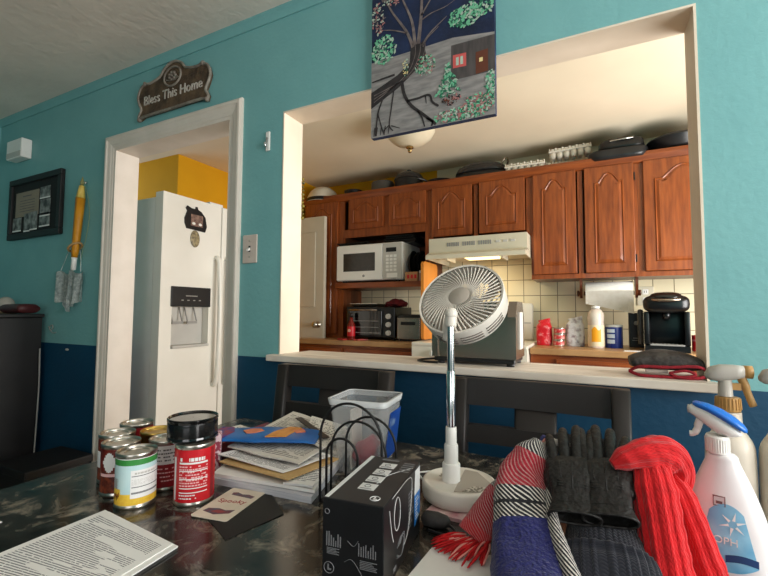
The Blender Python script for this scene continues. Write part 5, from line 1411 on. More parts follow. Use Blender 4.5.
def mat_print(name, paper, ink, lines=40, cols=2.0, rough=0.85, dens=0.5, margin=0.06, colour=None):
    """printed page from UV: rows of words broken by noise, inside margins"""
    m = bpy.data.materials.new(name); m.use_nodes = True; nt = m.node_tree; b = nt.nodes['Principled BSDF']; L = nt.links
    uv = nt.nodes.new('ShaderNodeUVMap'); uv.uv_map = 'UVMap'; s = nt.nodes.new('ShaderNodeSeparateXYZ'); L.new(uv.outputs[0], s.inputs[0])
    def mth(op, a, b_=None, c=None):
        n = nt.nodes.new('ShaderNodeMath'); n.operation = op
        for i, v in enumerate((a, b_, c)):
            if v is None: continue
            if isinstance(v, (int, float)): n.inputs[i].default_value = v
            else: L.new(v, n.inputs[i])
        return n.outputs[0]
    v = mth('MULTIPLY', s.outputs['Y'], lines); fr = mth('FRACT', v); row = mth('LESS_THAN', fr, 0.42)
    cell = nt.nodes.new('ShaderNodeCombineXYZ'); L.new(mth('MULTIPLY', s.outputs['X'], lines * 1.1), cell.inputs[0]); L.new(mth('MULTIPLY', mth('FLOOR', v), 7.3), cell.inputs[1])
    nz = nt.nodes.new('ShaderNodeTexNoise'); nz.inputs['Scale'].default_value = 1.0; nz.inputs['Detail'].default_value = 1; L.new(cell.outputs[0], nz.inputs['Vector'])
    wd = mth('GREATER_THAN', nz.outputs['Fac'], 1 - dens)
    c2 = nt.nodes.new('ShaderNodeCombineXYZ'); L.new(mth('MULTIPLY', s.outputs['X'], cols * 0.8), c2.inputs[0]); L.new(mth('MULTIPLY', s.outputs['Y'], 5), c2.inputs[1])
    n3 = nt.nodes.new('ShaderNodeTexNoise'); n3.inputs['Scale'].default_value = 1.0; L.new(c2.outputs[0], n3.inputs['Vector']); blk = mth('GREATER_THAN', n3.outputs['Fac'], 0.42)
    ins = mth('MULTIPLY', mth('LESS_THAN', mth('ABSOLUTE', mth('SUBTRACT', s.outputs['X'], 0.5)), 0.5 - margin), mth('LESS_THAN', mth('ABSOLUTE', mth('SUBTRACT', s.outputs['Y'], 0.5)), 0.5 - margin))
    fac = mth('MULTIPLY', mth('MULTIPLY', row, wd), mth('MULTIPLY', ins, blk))
    mx = nt.nodes.new('ShaderNodeMix'); mx.data_type = 'RGBA'; L.new(fac, mx.inputs[0]); mx.inputs[6].default_value = lin(paper); mx.inputs[7].default_value = lin(ink)
    L.new(mx.outputs[2], b.inputs['Base Color']); b.inputs['Roughness'].default_value = rough
    return m
m_news = mat_print('newsprint', (214, 208, 198), (120, 114, 108), 34, 3, dens=0.62)
m_news2 = mat_print('newsprint with headings', (222, 217, 208), (90, 84, 82), 16, 2, dens=0.5)
m_letter = mat_print('typed letter', (236, 234, 230), (122, 120, 124), 56, 1.2, dens=0.64)
m_letter2 = mat_print('typed letter two', (234, 232, 230), (112, 110, 114), 30, 1.2, dens=0.6)
m_tan = mat('tan envelope paper', (206, 172, 118), 0.8, rgb2=(196, 160, 106), scale=14)
m_mag = mat('magazine page edges', (206, 206, 212), 0.6, rgb2=(188, 190, 198), scale=60, stretch=(0.2, 0.2, 8))
g = 'papers piled on the table'
z = T + 0.0003
sheet('magazine', 'thick catalogue at the bottom of the paper pile', 'magazine', [(-0.66, 0.583), (-0.435, 0.60), (-0.52, 0.90), (-0.76, 0.86)], z, 0.011, m_mag, group=g); z += 0.0115
sheet('magazine', 'catalogue second from the bottom of the paper pile', 'magazine', [(-0.655, 0.588), (-0.437, 0.612), (-0.505, 0.83), (-0.745, 0.80)], z, 0.006, m_paper, group=g, curl=0.001); z += 0.0072
sheet('flyer', 'printed white flyer rolled over the right edge of the pile', 'flyer', [(-0.50, 0.605), (-0.442, 0.612), (-0.503, 0.84), (-0.57, 0.83)], z, 0.0035, m_letter2, curl=0.002, group=g); z += 0.0061
sheet('envelope', 'tan envelope sticking out at the front of the pile', 'envelope', [(-0.672, 0.618), (-0.49, 0.605), (-0.47, 0.74), (-0.66, 0.76)], z, 0.0025, m_tan, curl=0.002, group=g); z += 0.0049
sheet('letter', 'white letter on top of the tan envelope', 'letter', [(-0.69, 0.63), (-0.515, 0.622), (-0.48, 0.73), (-0.66, 0.77)], z, 0.0016, m_letter2, curl=0.004, group=g, seed=3); z += 0.006
sheet('newspaper', 'open newspaper spread over the back of the pile', 'newspaper', [(-0.70, 0.665), (-0.50, 0.65), (-0.525, 0.88), (-0.77, 0.97)], z, 0.003, m_news, curl=0.003, wave=0.002, group=g, seed=5); z += 0.0085
sheet('newspaper', 'folded newspaper section at the right of the pile, top print facing up', 'newspaper', [(-0.575, 0.755), (-0.502, 0.73), (-0.535, 0.88), (-0.68, 0.935)], z, 0.003, m_news2, curl=0.003, group=g, seed=8); z += 0.0005
sheet('leaflet', 'loose white leaflet at the far left of the pile behind the black can', 'leaflet', [(-0.86, 0.76), (-0.79, 0.75), (-0.80, 0.90), (-0.90, 0.90)], T + 0.0003, 0.002, m_news2, curl=0.01, group=g, seed=2)
sheet('booklet', 'dark purple booklet edge at the left of the pile beside the leaflet', 'booklet', [(-0.80, 0.72), (-0.765, 0.71), (-0.78, 0.89), (-0.80, 0.90)], T + 0.0003, 0.024, mat('purple booklet', (92, 52, 78), 0.5, rgb2=(150, 60, 66), scale=30), group=g)
# blue snack packet
t = thing('snack_packet', 'flat blue snack packet with orange picture lying across the papers', 'packet', (-0.650, 0.728, z + 0.0002), 0.42)
t.scale = (0.95, 1.35, 0.8)
bm = NB()
m_bp = mat('blue packet foil', (26, 108, 182), 0.35, rgb2=(20, 88, 160), scale=20)
secs = interp_secs([((-0.125, 0, 0.006), (0, 1, 0), 0.032, 0.002), ((-0.10, 0, 0.010), (0, 1, 0), 0.034, 0.007), ((0.0, 0, 0.012), (0, 1, 0), 0.038, 0.010), ((0.09, 0.0, 0.011), (0, 1, 0), 0.036, 0.008), ((0.122, 0, 0.006), (0, 1, 0), 0.033, 0.002)], 20)
loft(bm, secs, 24, ex=2.4, ripple=lambda s, a: 1 + 0.03 * math.sin(30 * s)); obj('packet_body', bm, m_bp, t)
bm = NB()
def decal(pts, zz): 
    f = bm.faces.new([bm.verts.new((p[0], p[1], zz)) for p in pts]); bmesh.ops.triangulate(bm, faces=[f])
bm = NB(); prism(bm, [(0.01, -0.030), (0.055, -0.026), (0.075, 0.022), (0.045, 0.027), (0.02, 0.0)], 0.0195, 0.0222); obj('orange_band', bm, mat('orange cracker print', (222, 150, 62), 0.5, rgb2=(204, 128, 44), scale=60), t)
bm = NB(); m_fish = mat('orange picture print', (224, 128, 88), 0.5); prism(bm, [(-0.055, 0.0), (-0.04, -0.014), (-0.02, -0.012), (-0.005, 0.0), (-0.018, 0.012), (-0.038, 0.012)], 0.0205, 0.0228); obj('orange_shape', bm, m_fish, t); bm = NB(); prism(bm, [(0.06, 0.004), (0.072, -0.006), (0.09, 0.002), (0.08, 0.016)], 0.0190, 0.0225); obj('orange_shape', bm, m_fish, t)
bm = NB(); prism(bm, [(-0.12, -0.03), (-0.085, -0.03), (-0.075, 0.0), (-0.09, 0.026), (-0.12, 0.026)], 0.0155, 0.0192); obj('red_end_print', bm, mat('red wave print', (150, 44, 70), 0.5, rgb2=(40, 60, 130), scale=50), t)
# dark strip (ruler-like bookmark) on the newspaper
bm = NB(); box(bm, (-0.098, -0.008, 0), (0.098, 0.008, 0.0025), bev=0.0008)
o = obj('ruler', bm, mat('dark brown strip', (62, 52, 46), 0.5)); o.location = (-0.605, 0.83, z + 0.0062); o.rotation_euler = (0, 0, -0.60); tag(o, 'narrow dark brown strip lying on the newspaper behind the blue packet', 'ruler')
# postcard on a dark mat
sheet('place_mat', 'small black mat under the postcard in front of the papers', 'mat', [(-0.55, 0.485), (-0.475, 0.452), (-0.452, 0.55), (-0.53, 0.605)], T + 0.0002, 0.0012, m_blackm)
t = thing('postcard', 'cream card with red script and dark drawings in front of the papers', 'card', (-0.555, 0.538, T + 0.0018), 0.17)
bm = NB(); prism(bm, [(-0.034, -0.054), (-0.031, -0.057), (0.031, -0.057), (0.034, -0.054), (0.034, 0.049), (0.031, 0.052), (-0.031, 0.052), (-0.034, 0.049)], 0.0, 0.0012); obj('card', bm, mat('cream card stock', (228, 216, 198), 0.6, rgb2=(218, 206, 188), scale=30), t)
lettering('script', 'Spooky', 0.017, mat('red script ink', (166, 44, 50), 0.6), t, Matrix.Translation((0.0, 0.004, 0.0014)) @ Matrix.Rotation(0.1, 4, 'Z'), depth=0.0002)
bm = NB(); prism(bm, [(-0.018, 0.026), (0.024, 0.022), (0.026, 0.03), (0.012, 0.034), (0.0, 0.032), (-0.012, 0.037), (-0.02, 0.034)], 0.0013, 0.0016); m_slate = mat('slate drawing ink', (86, 88, 104), 0.6, rgb2=(120, 60, 64), scale=70); obj('drawing', bm, m_slate, t); bm = NB()
prism(bm, [(-0.025, -0.038), (0.0, -0.044), (0.022, -0.034), (0.024, -0.022), (0.01, -0.027), (-0.004, -0.024), (-0.022, -0.028)], 0.0013, 0.0016); obj('drawing', bm, m_slate, t)
bm = NB(); prism(bm, [(-0.012, -0.037), (0.006, -0.039), (0.014, -0.031), (-0.004, -0.030)], 0.0017, 0.0019); obj('red_drawing', bm, mat('dull red ink', (156, 70, 72), 0.6), t)

# typed pages at the front left
cs = [(-0.733, 0.30), (-0.505, 0.23), (-0.518, 0.411), (-0.70, 0.427)]
cs = [(-0.70, 0.20), (-0.505, 0.25), (-0.519, 0.409), (-0.704, 0.426)]
for i in range(5):
    dx = 0.0014 * i
    sheet('typed_page', ['typed white page at the bottom of the sheaf at the front left', 'typed white page second from the bottom of the front left sheaf', 'typed white page in the middle of the front left sheaf', 'typed white page just under the top of the front left sheaf', 'typed white page on top of the sheaf at the front left of the table'][i], 'paper', [(p[0] + dx * (1 if i % 2 else -1), p[1] - dx * 0.6) for p in cs], T + 0.0003 + i * 0.0011, 0.0009, m_letter, group='sheaf of typed pages', seed=i)
sheet('paper_scrap', 'corner of a white paper at the far left edge of the table', 'paper', [(-0.93, 0.24), (-0.812, 0.28), (-0.819, 0.334), (-0.93, 0.325)], T + 0.0003, 0.001, m_paper)
sheet('note_paper', 'plain white paper at the front beside the black headset box', 'paper', [(-0.215, 0.44), (-0.085, 0.46), (-0.128, 0.586), (-0.207, 0.568)], T + 0.0003, 0.001, m_paper)
# ================================================================== WIRE SORTER, BIN, BOX, FAN
t = thing('wire_sorter', 'black wire file sorter of nested arches in front of the clear bin', 'sorter', (-0.36, 0.64, T))
def arch_wire(x0, x1, y, h, lean=0.0, r=0.0022):
    pts = [(x0, y, 0.003)]
    cx, R_ = (x0 + x1) / 2, (x1 - x0) / 2
    for k in range(25):
        a = PI - PI * k / 24
        pts.append((cx + R_ * math.cos(a), y + lean, h - R_ + R_ * math.sin(a)))
    pts.append((x1, y, 0.003))
    bm = NB(); tube(bm, pts, r, 8); return obj('arch_wire', bm, m_blackm, t)
arch_wire(-0.066, 0.052, -0.028, 0.172); arch_wire(-0.062, 0.046, 0.0, 0.136); arch_wire(-0.05, 0.05, 0.03, 0.138); arch_wire(-0.062, 0.0, -0.015, 0.108)
bm = NB(); tube(bm, [(-0.066, -0.028, 0.0025), (-0.05, 0.034, 0.0025), (0.05, 0.034, 0.0025), (0.052, -0.028, 0.0025)], 0.0024, 8, closed=True); obj('base_wire', bm, m_blackm, t)

# clear plastic bin
m_clear = mat('cloudy clear plastic bin', (214, 216, 216), 0.28, rgb2=(200, 203, 206), scale=10, trans=0.0, alpha=0.24)
t = thing('plastic_bin', 'cloudy clear plastic bin with blue label behind the wire sorter', 'bin', (-0.432, 0.785, T), 0.12)
def frustum(bm, w0, d0, w1, d1, z0, z1, inv=False, n=1, r=0.014):
    def ring(w, d, z):
        pts = []
        for cx, cy, a0 in ((w - r, d - r, 0), (-w + r, d - r, PI / 2), (-w + r, -d + r, PI), (w - r, -d + r, 1.5 * PI)):
            for k in range(5):
                a = a0 + PI / 2 * k / 4; pts.append(bm.verts.new((cx + r * math.cos(a), cy + r * math.sin(a), z)))
        return pts
    A, B = ring(w0, d0, z0), ring(w1, d1, z1)
    for k in range(len(A)):
        f = bm.faces.new((A[k], A[(k + 1) % len(A)], B[(k + 1) % len(A)], B[k])); f.smooth = True
    return A, B
bm = NB()
A, B = frustum(bm, 0.046, 0.042, 0.062, 0.058, 0.0, 0.148)
A2, B2 = frustum(bm, 0.0445, 0.0405, 0.0605, 0.0565, 0.002, 0.148)
bm.faces.new(A[::-1]); bm.faces.new(A2)
for k in range(len(B)): bm.faces.new((B[k], B[(k + 1) % len(B)], B2[(k + 1) % len(B)], B2[k]))
obj('bin_body', bm, m_clear, t)
bm = NB(); A, B = frustum(bm, 0.0625, 0.0585, 0.0645, 0.0605, 0.138, 0.150); A2, B2 = frustum(bm, 0.061, 0.057, 0.061, 0.057, 0.1485, 0.1500)
for k in range(len(B)): bm.faces.new((B[k], B[(k + 1) % len(B)], B2[(k + 1) % len(B)], B2[k]))
obj('rim', bm, mat('clear plastic rim', (206, 208, 208), 0.25), t)
bm = NB(); quad(bm, [(0.0515, -0.030, 0.03), (0.0515, 0.04, 0.03), (0.0605, 0.05, 0.122), (0.0605, -0.02, 0.122)]); bmesh.ops.solidify(bm, geom=bm.faces[:], thickness=-0.0008); obj('blue_label', bm, mat('blue label film', (44, 96, 190), 0.4, rgb2=(150, 180, 220), scale=26, lo=0.5, hi=0.62), t)
bm = NB()
secs = interp_secs([((-0.02, 0.0, 0.0035), (1, 0, 0), 0.018, 0.02), ((0.0, 0.0, 0.02), (1, 0, 0), 0.024, 0.024), ((0.018, 0.005, 0.045), (1, 0, 0.3), 0.012, 0.014)], 12)
loft(bm, secs, 20, ripple=lambda s, a: 1 + 0.1 * math.sin(4 * a + 8 * s)); o = obj('red_wrapper', bm, mat('red wrapper', (176, 34, 52), 0.4)); o.location = (-0.425, 0.778, T + 0.003 + 0.018); tag(o, 'crumpled red wrapper at the bottom of the clear bin', 'wrapper')
bm = NB(); box(bm, (-0.004, -0.03, 0.0), (0.0, 0.026, 0.12), bev=0.001); o = obj('folded_card', bm, mat('pale folded card', (206, 198, 186), 0.7)); o.location = (-0.453, 0.785, T + 0.0035); o.rotation_euler = (0, 0.0, 0.12); tag(o, 'pale folded card standing inside the clear bin', 'card')

# headset carton: local x across the front, y back
m_box = mat('black carton print', (24, 24, 26), 0.38, rgb2=(19, 19, 21), scale=12)
m_bxt = mat('dark grey carton print', (44, 44, 46), 0.42, rgb2=(36, 36, 38), scale=14)
m_wp = mat('white carton print', (214, 214, 212), 0.5); m_gp = mat('grey carton print', (120, 120, 122), 0.5); m_bp2 = mat('bright blue carton print', (36, 128, 204), 0.4, rgb2=(22, 108, 186), scale=20)
t = thing('headset_box', 'black product carton with white headset line art in front of the fan', 'box', (-0.2695, 0.520, T), 0.113)
BW, BL, BH = 0.0395, 0.079, 0.1
bm = NB(); box(bm, (-BW, -BL, 0.0003), (BW, BL, BH), bev=0.001); body = obj('carton', bm, m_box, t)
E_ = 0.0003
def onface(bm, face, pts, h=E_):
    """small raised print; face 'f' front (x,z), 't' top (x,y), 'r' right (y,z)"""
    if face == 'f': prism(bm, pts, -BL - h - 0.0002, -BL - 0.0002, axis='y')
    elif face == 't': prism(bm, pts, BH + 0.0002, BH + h + 0.0002, axis='z')
    else: prism(bm, pts, BW + 0.0002, BW + h + 0.0002, axis='x')
def rect(a, b_, c, d_): return [(a, c), (b_, c), (b_, d_), (a, d_)]
def lineart(bm, face, pts, w_):
    P = smooth_path([(p[0], p[1], 0) for p in pts], 6)
    if face == 'f': Q = [(p.x, -BL - 0.0004, p.y) for p in P]
    elif face == 't': Q = [(p.x, p.y, BH + 0.0004) for p in P]
    else: Q = [(BW + 0.0004, p.x, p.y) for p in P]
    tube(bm, Q, w_ * 0.75, 5)
bm = NB(); onface(bm, 't', rect(-BW + 0.001, BW - 0.001, -BL + 0.001, BL - 0.001)); top = obj('top_print', bm, m_bxt, t)
bm = NB()
for k in range(4):
    y0 = -0.042 + k * 0.026
    prism(bm, rect(-0.010, 0.012, y0, y0 + 0.019), BH + 0.0006, BH + 0.0009)
onface(bm, 't', rect(-BW + 0.0015, -BW + 0.007, -BL + 0.002, BL - 0.002), 0.0006)
obj('white_icons', bm, m_wp, top)
bm = NB()
for k in range(4):
    y0 = -0.031 + k * 0.026
    tube(bm, [(0.004 * math.cos(a * PI / 6), y0 + 0.004 * math.sin(a * PI / 6), BH + 0.0010) for a in range(12)], 0.0006, 4, closed=True)
    prism(bm, rect(-0.008, 0.008, y0 - 0.009, y0 - 0.0075), BH + 0.0010, BH + 0.0013)
for k in range(5): prism(bm, rect(0.02 , 0.036, 0.03 + k * 0.008, 0.033 + k * 0.008), BH + 0.0006, BH + 0.0008)
prism(bm, rect(-0.016, 0.01, 0.066, 0.071), BH + 0.0006, BH + 0.0008)
obj('grey_icons', bm, m_gp, top)
bm = NB(); lineart(bm, 't', [(0.008, -0.02), (0.012, 0.01), (0.026, 0.035), (0.037, 0.05)], 0.0006); tube(bm, [(0.022 + 0.006 * math.cos(a * PI / 8), -0.062 + 0.006 * math.sin(a * PI / 8), BH + 0.0008) for a in range(16)], 0.0006, 4, closed=True); prism(bm, [(0.020, -0.065), (0.025, -0.065), (0.025, -0.063), (0.022, -0.063), (0.022, -0.058), (0.020, -0.058)], BH + 0.0006, BH + 0.001); obj('line_art', bm, m_wp, top)
bm = NB(); rn = random.Random(6)
for k in range(7): onface(bm, 'f', rect(-0.034 + k * 0.003, -0.0325 + k * 0.003, 0.045, 0.052 + rn.random() * 0.012))
for k in range(5): onface(bm, 'f', rect(-0.033, -0.033 + 0.01 + 0.008 * rn.random(), 0.036 + k * 0.0016, 0.0368 + k * 0.0016))
for k in range(8): onface(bm, 'f', rect(0.008 + k * 0.003, 0.0092 + k * 0.003, 0.04, 0.046 + rn.random() * 0.012))
for k in range(6): onface(bm, 'f', rect(0.01, 0.025 + 0.008 * rn.random(), 0.026 + k * 0.0018, 0.0268 + k * 0.0018))
tube(bm, [(-0.03 + 0.0065 * math.cos(a * PI / 8), -BL - 0.0006, 0.02 + 0.0065 * math.sin(a * PI / 8)) for a in range(16)], 0.0005, 4, closed=True); onface(bm, 'f', [(-0.032, 0.017), (-0.027, 0.017), (-0.027, 0.019), (-0.030, 0.019), (-0.030, 0.024), (-0.032, 0.024)])
tube(bm, [(-0.033 + 0.003 * math.cos(a * PI / 6), -BL - 0.0006, 0.085 + 0.003 * math.sin(a * PI / 6)) for a in range(12)], 0.0005, 4, closed=True)
lineart(bm, 'f', [(-0.01, 0.03), (0.0, 0.034), (0.012, 0.02), (0.024, 0.0)], 0.0004); lineart(bm, 'f', [(-0.006, 0.055), (0.002, 0.05), (0.008, 0.057)], 0.0004)
obj('front_print', bm, m_gp, body)
bm = NB()
onface(bm, 'r', [(0.048, 0.02), (0.077, 0.03), (0.077, 0.062), (0.048, 0.062)])
bpn = obj('blue_panel', bm, m_bp2, body)
bm = NB(); onface(bm, 'r', [(0.048, 0.0625), (0.077, 0.0625), (0.077, 0.096), (0.052, 0.096)]); obj('white_panel', bm, m_wp, body)
bm = NB()
for k in range(8): prism(bm, rect(0.052, 0.058 + 0.014 * rn.random(), 0.028 + k * 0.004, 0.0295 + k * 0.004), BW + 0.0006, BW + 0.0008, axis='x')
obj('panel_text', bm, m_wp, bpn)
bm = NB()
lineart(bm, 'r', [(-0.05, 0.098), (-0.02, 0.0985), (0.015, 0.098), (0.035, 0.09), (0.03, 0.06), (0.015, 0.03), (0.0, 0.02)], 0.00045)
P_o = [(-0.03 + 0.012 * math.cos(a * PI / 9) , 0.072 + 0.02 * math.sin(a * PI / 9)) for a in range(19)]
tube(bm, [(BW + 0.0004, p[0], p[1]) for p in P_o], 0.00045, 5)
lineart(bm, 'r', [(-0.06, 0.088), (-0.052, 0.06), (-0.045, 0.045)], 0.0006)
obj('headset_outline', bm, m_wp, body)
bm = NB()
for k in range(3): lineart(bm, 'r', [(-0.03 + k * 0.006, 0.03), (-0.015 + k * 0.004, 0.038), (0.0, 0.026 + 0.004 * k), (-0.012, 0.014), (-0.03, 0.018 + k * 0.002)], 0.0006)
onface(bm, 'r', [(-0.045, 0.008), (-0.034, 0.008), (-0.034, 0.013), (-0.045, 0.013)])
for k in range(10): onface(bm, 'r', rect(0.018 , 0.026 + 0.016 * rn.random(), 0.03 + k * 0.005, 0.0315 + k * 0.005))
obj('side_print', bm, m_gp, body)

# --- folding fan
m_fan = mat('warm white fan plastic', (226, 218, 206), 0.42, rgb2=(220, 212, 200), scale=6)
m_fan2 = mat('taupe fan plastic', (170, 160, 148), 0.5, rgb2=(162, 152, 140), scale=8)
m_fblade = mat('fan blade plastic', (200, 190, 176), 0.5, rgb2=(190, 180, 166), scale=8)
t = thing('folding_fan', 'white folding table fan with tilted round head on a telescopic pole', 'fan', (-0.216, 0.728, T + 0.0062))
bm = NB(); lathe(bm, [(0.001, 0), (0.058, 0.0), (0.062, 0.003), (0.064, 0.012), (0.064, 0.024), (0.062, 0.0285), (0.059, 0.0295), (0.057, 0.0275), (0.001, 0.0275)], 56, cap=False); bs = obj('base', bm, m_fan, t, smooth=50)
bm = NB(); prism(bm, [(0.006, -0.05), (0.045, -0.034), (0.052, 0.01), (0.02, 0.05), (-0.004, 0.052)], 0.0277, 0.0288); obj('storage_cover', bm, m_fan2, bs)
bm = NB(); prism(bm, [(0.018, -0.045), (0.045, -0.032), (0.05, -0.012), (0.03, -0.018)], 0.0289, 0.0296); obj('rating_label', bm, mat('dotted grey label', (120, 112, 100), 0.6, rgb2=(196, 188, 176), scale=240, lo=0.48, hi=0.52, detail=0), bs)
bm = NB(); [sphere(bm, (-0.035 + 0.008 * (k % 2), 0.005 + 0.008 * (k // 2), 0.0278), 0.003, 10, 6, sq=(1, 1, 0.4)) for k in range(4)]; obj('buttons', bm, m_fan2, bs)
PX, PY = -0.012, -0.006
bm = NB(); lathe(bm, [(0.0155, 0.0277), (0.0155, 0.056), (0.0145, 0.058), (0.012, 0.058), (0.012, 0.088), (0.0112, 0.09), (0.001, 0.09)], 28, M=Matrix.Translation((PX, PY, 0)), cap=False); obj('pole_collar', bm, m_whitep, t, smooth=40)
bm = NB(); lathe(bm, [(0.0095, 0.0902), (0.0095, 0.118), (0.009, 0.1195), (0.001, 0.12)], 24, M=Matrix.Translation((PX, PY, 0)), cap=False); obj('lower_pole', bm, m_whitep, t, smooth=40)
bm = NB(); lathe(bm, [(0.0078, 0.1202), (0.0078, 0.215), (0.0072, 0.2165), (0.0064, 0.2165), (0.0064, 0.306), (0.001, 0.306)], 24, M=Matrix.Translation((PX, PY, 0)), cap=False); obj('chrome_pole', bm, m_chrome, t, smooth=40)
# head frame: local z is the direction it blows
FC = Vector((-0.229, 0.785, 1.2375)) - Vector(t.location)
nrm = Vector((-0.10, -0.80, 0.60)).normalized()
FM = frame_at(FC, Vector((1, 0, 0)) - nrm * nrm.x, nrm.cross(Vector((1, 0, 0)) - nrm * nrm.x))
FR = 0.0835
bm = NB()
lathe(bm, [(FR - 0.004, 0.002), (FR, 0.003), (FR + 0.001, 0.0), (FR, -0.012), (FR - 0.002, -0.038), (FR - 0.006, -0.043), (FR - 0.010, -0.042), (FR - 0.006, -0.036), (FR - 0.004, -0.012), (FR - 0.005, 0.0)], 72, M=FM, cap=False)
hs = obj('head_ring', bm, m_fan, t, smooth=50)
bm = NB()
for (a0, a1) in ((-2.05, -1.55), (-1.45, -0.95), (-0.85, -0.35)):
    for zz in (-0.016, -0.023, -0.030):
        tube(bm, [(FM @ Vector(((FR - 0.0002) * math.cos(a0 + (a1 - a0) * k / 10), (FR - 0.0002) * math.sin(a0 + (a1 - a0) * k / 10), zz))) for k in range(11)], 0.0013, 5)
obj('side_slots', bm, mat('grey slot shade', (112, 104, 96), 0.6), hs)
bm = NB()
NBAR = 54
for k in range(NBAR):
    a = 2 * PI * k / NBAR
    pts = []
    for j in range(9):
        s = j / 8
        rr = 0.021 + (FR - 0.005 - 0.021) * s
        aa = a + 0.75 * s - 0.25 * s * s
        pts.append(FM @ Vector((rr * math.cos(aa), rr * math.sin(aa), 0.006 * (1 - s * s) + 0.0005)))
    tube(bm, pts, [0.0009 + 0.0006 * j / 8 for j in range(9)], 5)
obj('front_grille', bm, m_fan, t)
bm = NB(); lathe(bm, [(0.001, 0.010), (0.018, 0.009), (0.0215, 0.0065), (0.0215, 0.003), (0.001, 0.003)], 40, M=FM, cap=False); obj('hub_cap', bm, m_fan2, t, smooth=50)
bm = NB()
for k in range(7):
    a = 2 * PI * k / 7
    G = []
    for j in range(6):
        s = j / 5; rr = 0.016 + 0.056 * s
        G.append([bm.verts.new(FM @ Vector((rr * math.cos(a + da * (0.6 + 0.5 * s) + 0.5 * s), rr * math.sin(a + da * (0.6 + 0.5 * s) + 0.5 * s), -0.016 - 0.014 * (q - 0.5)))) for q, da in ((0, -0.34), (0.5, 0.0), (1, 0.34))])
    for j in range(5):
        for q in range(2):
            bm.faces.new((G[j][q], G[j][q + 1], G[j + 1][q + 1], G[j + 1][q]))
bmesh.ops.solidify(bm, geom=bm.faces[:], thickness=0.0012)
lathe(bm, [(0.001, -0.006), (0.017, -0.007), (0.018, -0.03), (0.001, -0.03)], 28, M=FM, cap=False)
obj('fan_blades', bm, m_fblade, t)
bm = NB(); lathe(bm, [(0.001, -0.062), (0.028, -0.060), (0.034, -0.045), (0.034, -0.034), (0.001, -0.034)], 36, M=FM, cap=False); obj('motor_housing', bm, m_fan, t, smooth=50)
bm = NB()
for k in range(36):
    a = 2 * PI * k / 36
    tube(bm, [FM @ Vector((r_ * math.cos(a + da), r_ * math.sin(a + da), z_)) for r_, da, z_ in ((0.034, 0, -0.044), (0.055, 0.2, -0.046), (FR - 0.009, 0.35, -0.042))], 0.0013, 5)
obj('rear_grille', bm, m_fan, t)
# joint that carries the head on the pole
j0 = Vector((PX, PY, 0.306))
bm = NB()
low = FM @ Vector((-0.012, -FR - 0.002, -0.012))
tube(bm, smooth_path([j0 + Vector((0, 0, -0.012)), j0 + Vector((0.0005, 0.001, 0.008)), j0.lerp(low, 0.5) + Vector((0, 0, 0.010)), low], 5), [0.0102] * 15 + [0.011], 16)
sphere(bm, j0 + Vector((0.001, 0.0, 0.010)), 0.0115, 18, 12)
obj('tilt_joint', bm, m_fan, t)
# sticky note pad / packet under the fan
sheet('leaflet', 'pale pink leaflet lying under the fan base', 'leaflet', [(-0.25, 0.655), (-0.175, 0.650), (-0.165, 0.76), (-0.24, 0.77)], T + 0.0002, 0.0055, mat('pale pink leaflet', (222, 196, 192), 0.7, rgb2=(190, 130, 138), scale=40))
bm = NB(); tube(bm, smooth_path([(-0.285, 0.735, T + 0.02), (-0.315, 0.735, T + 0.045), (-0.345, 0.75, T + 0.035), (-0.35, 0.77, T + 0.004), (-0.33, 0.80, T + 0.003), (-0.28, 0.84, T + 0.003), (-0.22, 0.86, T + 0.003)], 6), 0.002, 6)
o = tag(centre(obj('charging_cable', bm, m_whitep)), 'thin white cable looping out of the fan base towards the bin', 'cable')
t = thing('camera_pouch', 'small dark pouch with strap beside the fan base, next to the carton', 'pouch', (-0.222, 0.625, T))
bm = NB(); loft(bm, [((x, 0, 0.010), (0, 1, 0), (0, 0, 1), w_, h_) for x, w_, h_ in ((-0.022, 0.006, 0.004), (-0.017, 0.012, 0.0095), (0.0, 0.014, 0.0098), (0.016, 0.011, 0.008), (0.022, 0.005, 0.004))], 20, ex=2.6); obj('pouch_body', bm, mat('dark grey cloth pouch', (56, 53, 52), 0.7, rgb2=(40, 38, 37), scale=60), t)
bm = NB(); tube(bm, smooth_path([(0.02, 0, 0.008), (0.034, -0.01, 0.003), (0.022, -0.022, 0.003), (-0.005, -0.02, 0.003)], 5), 0.002, 6); obj('strap', bm, m_black, t)
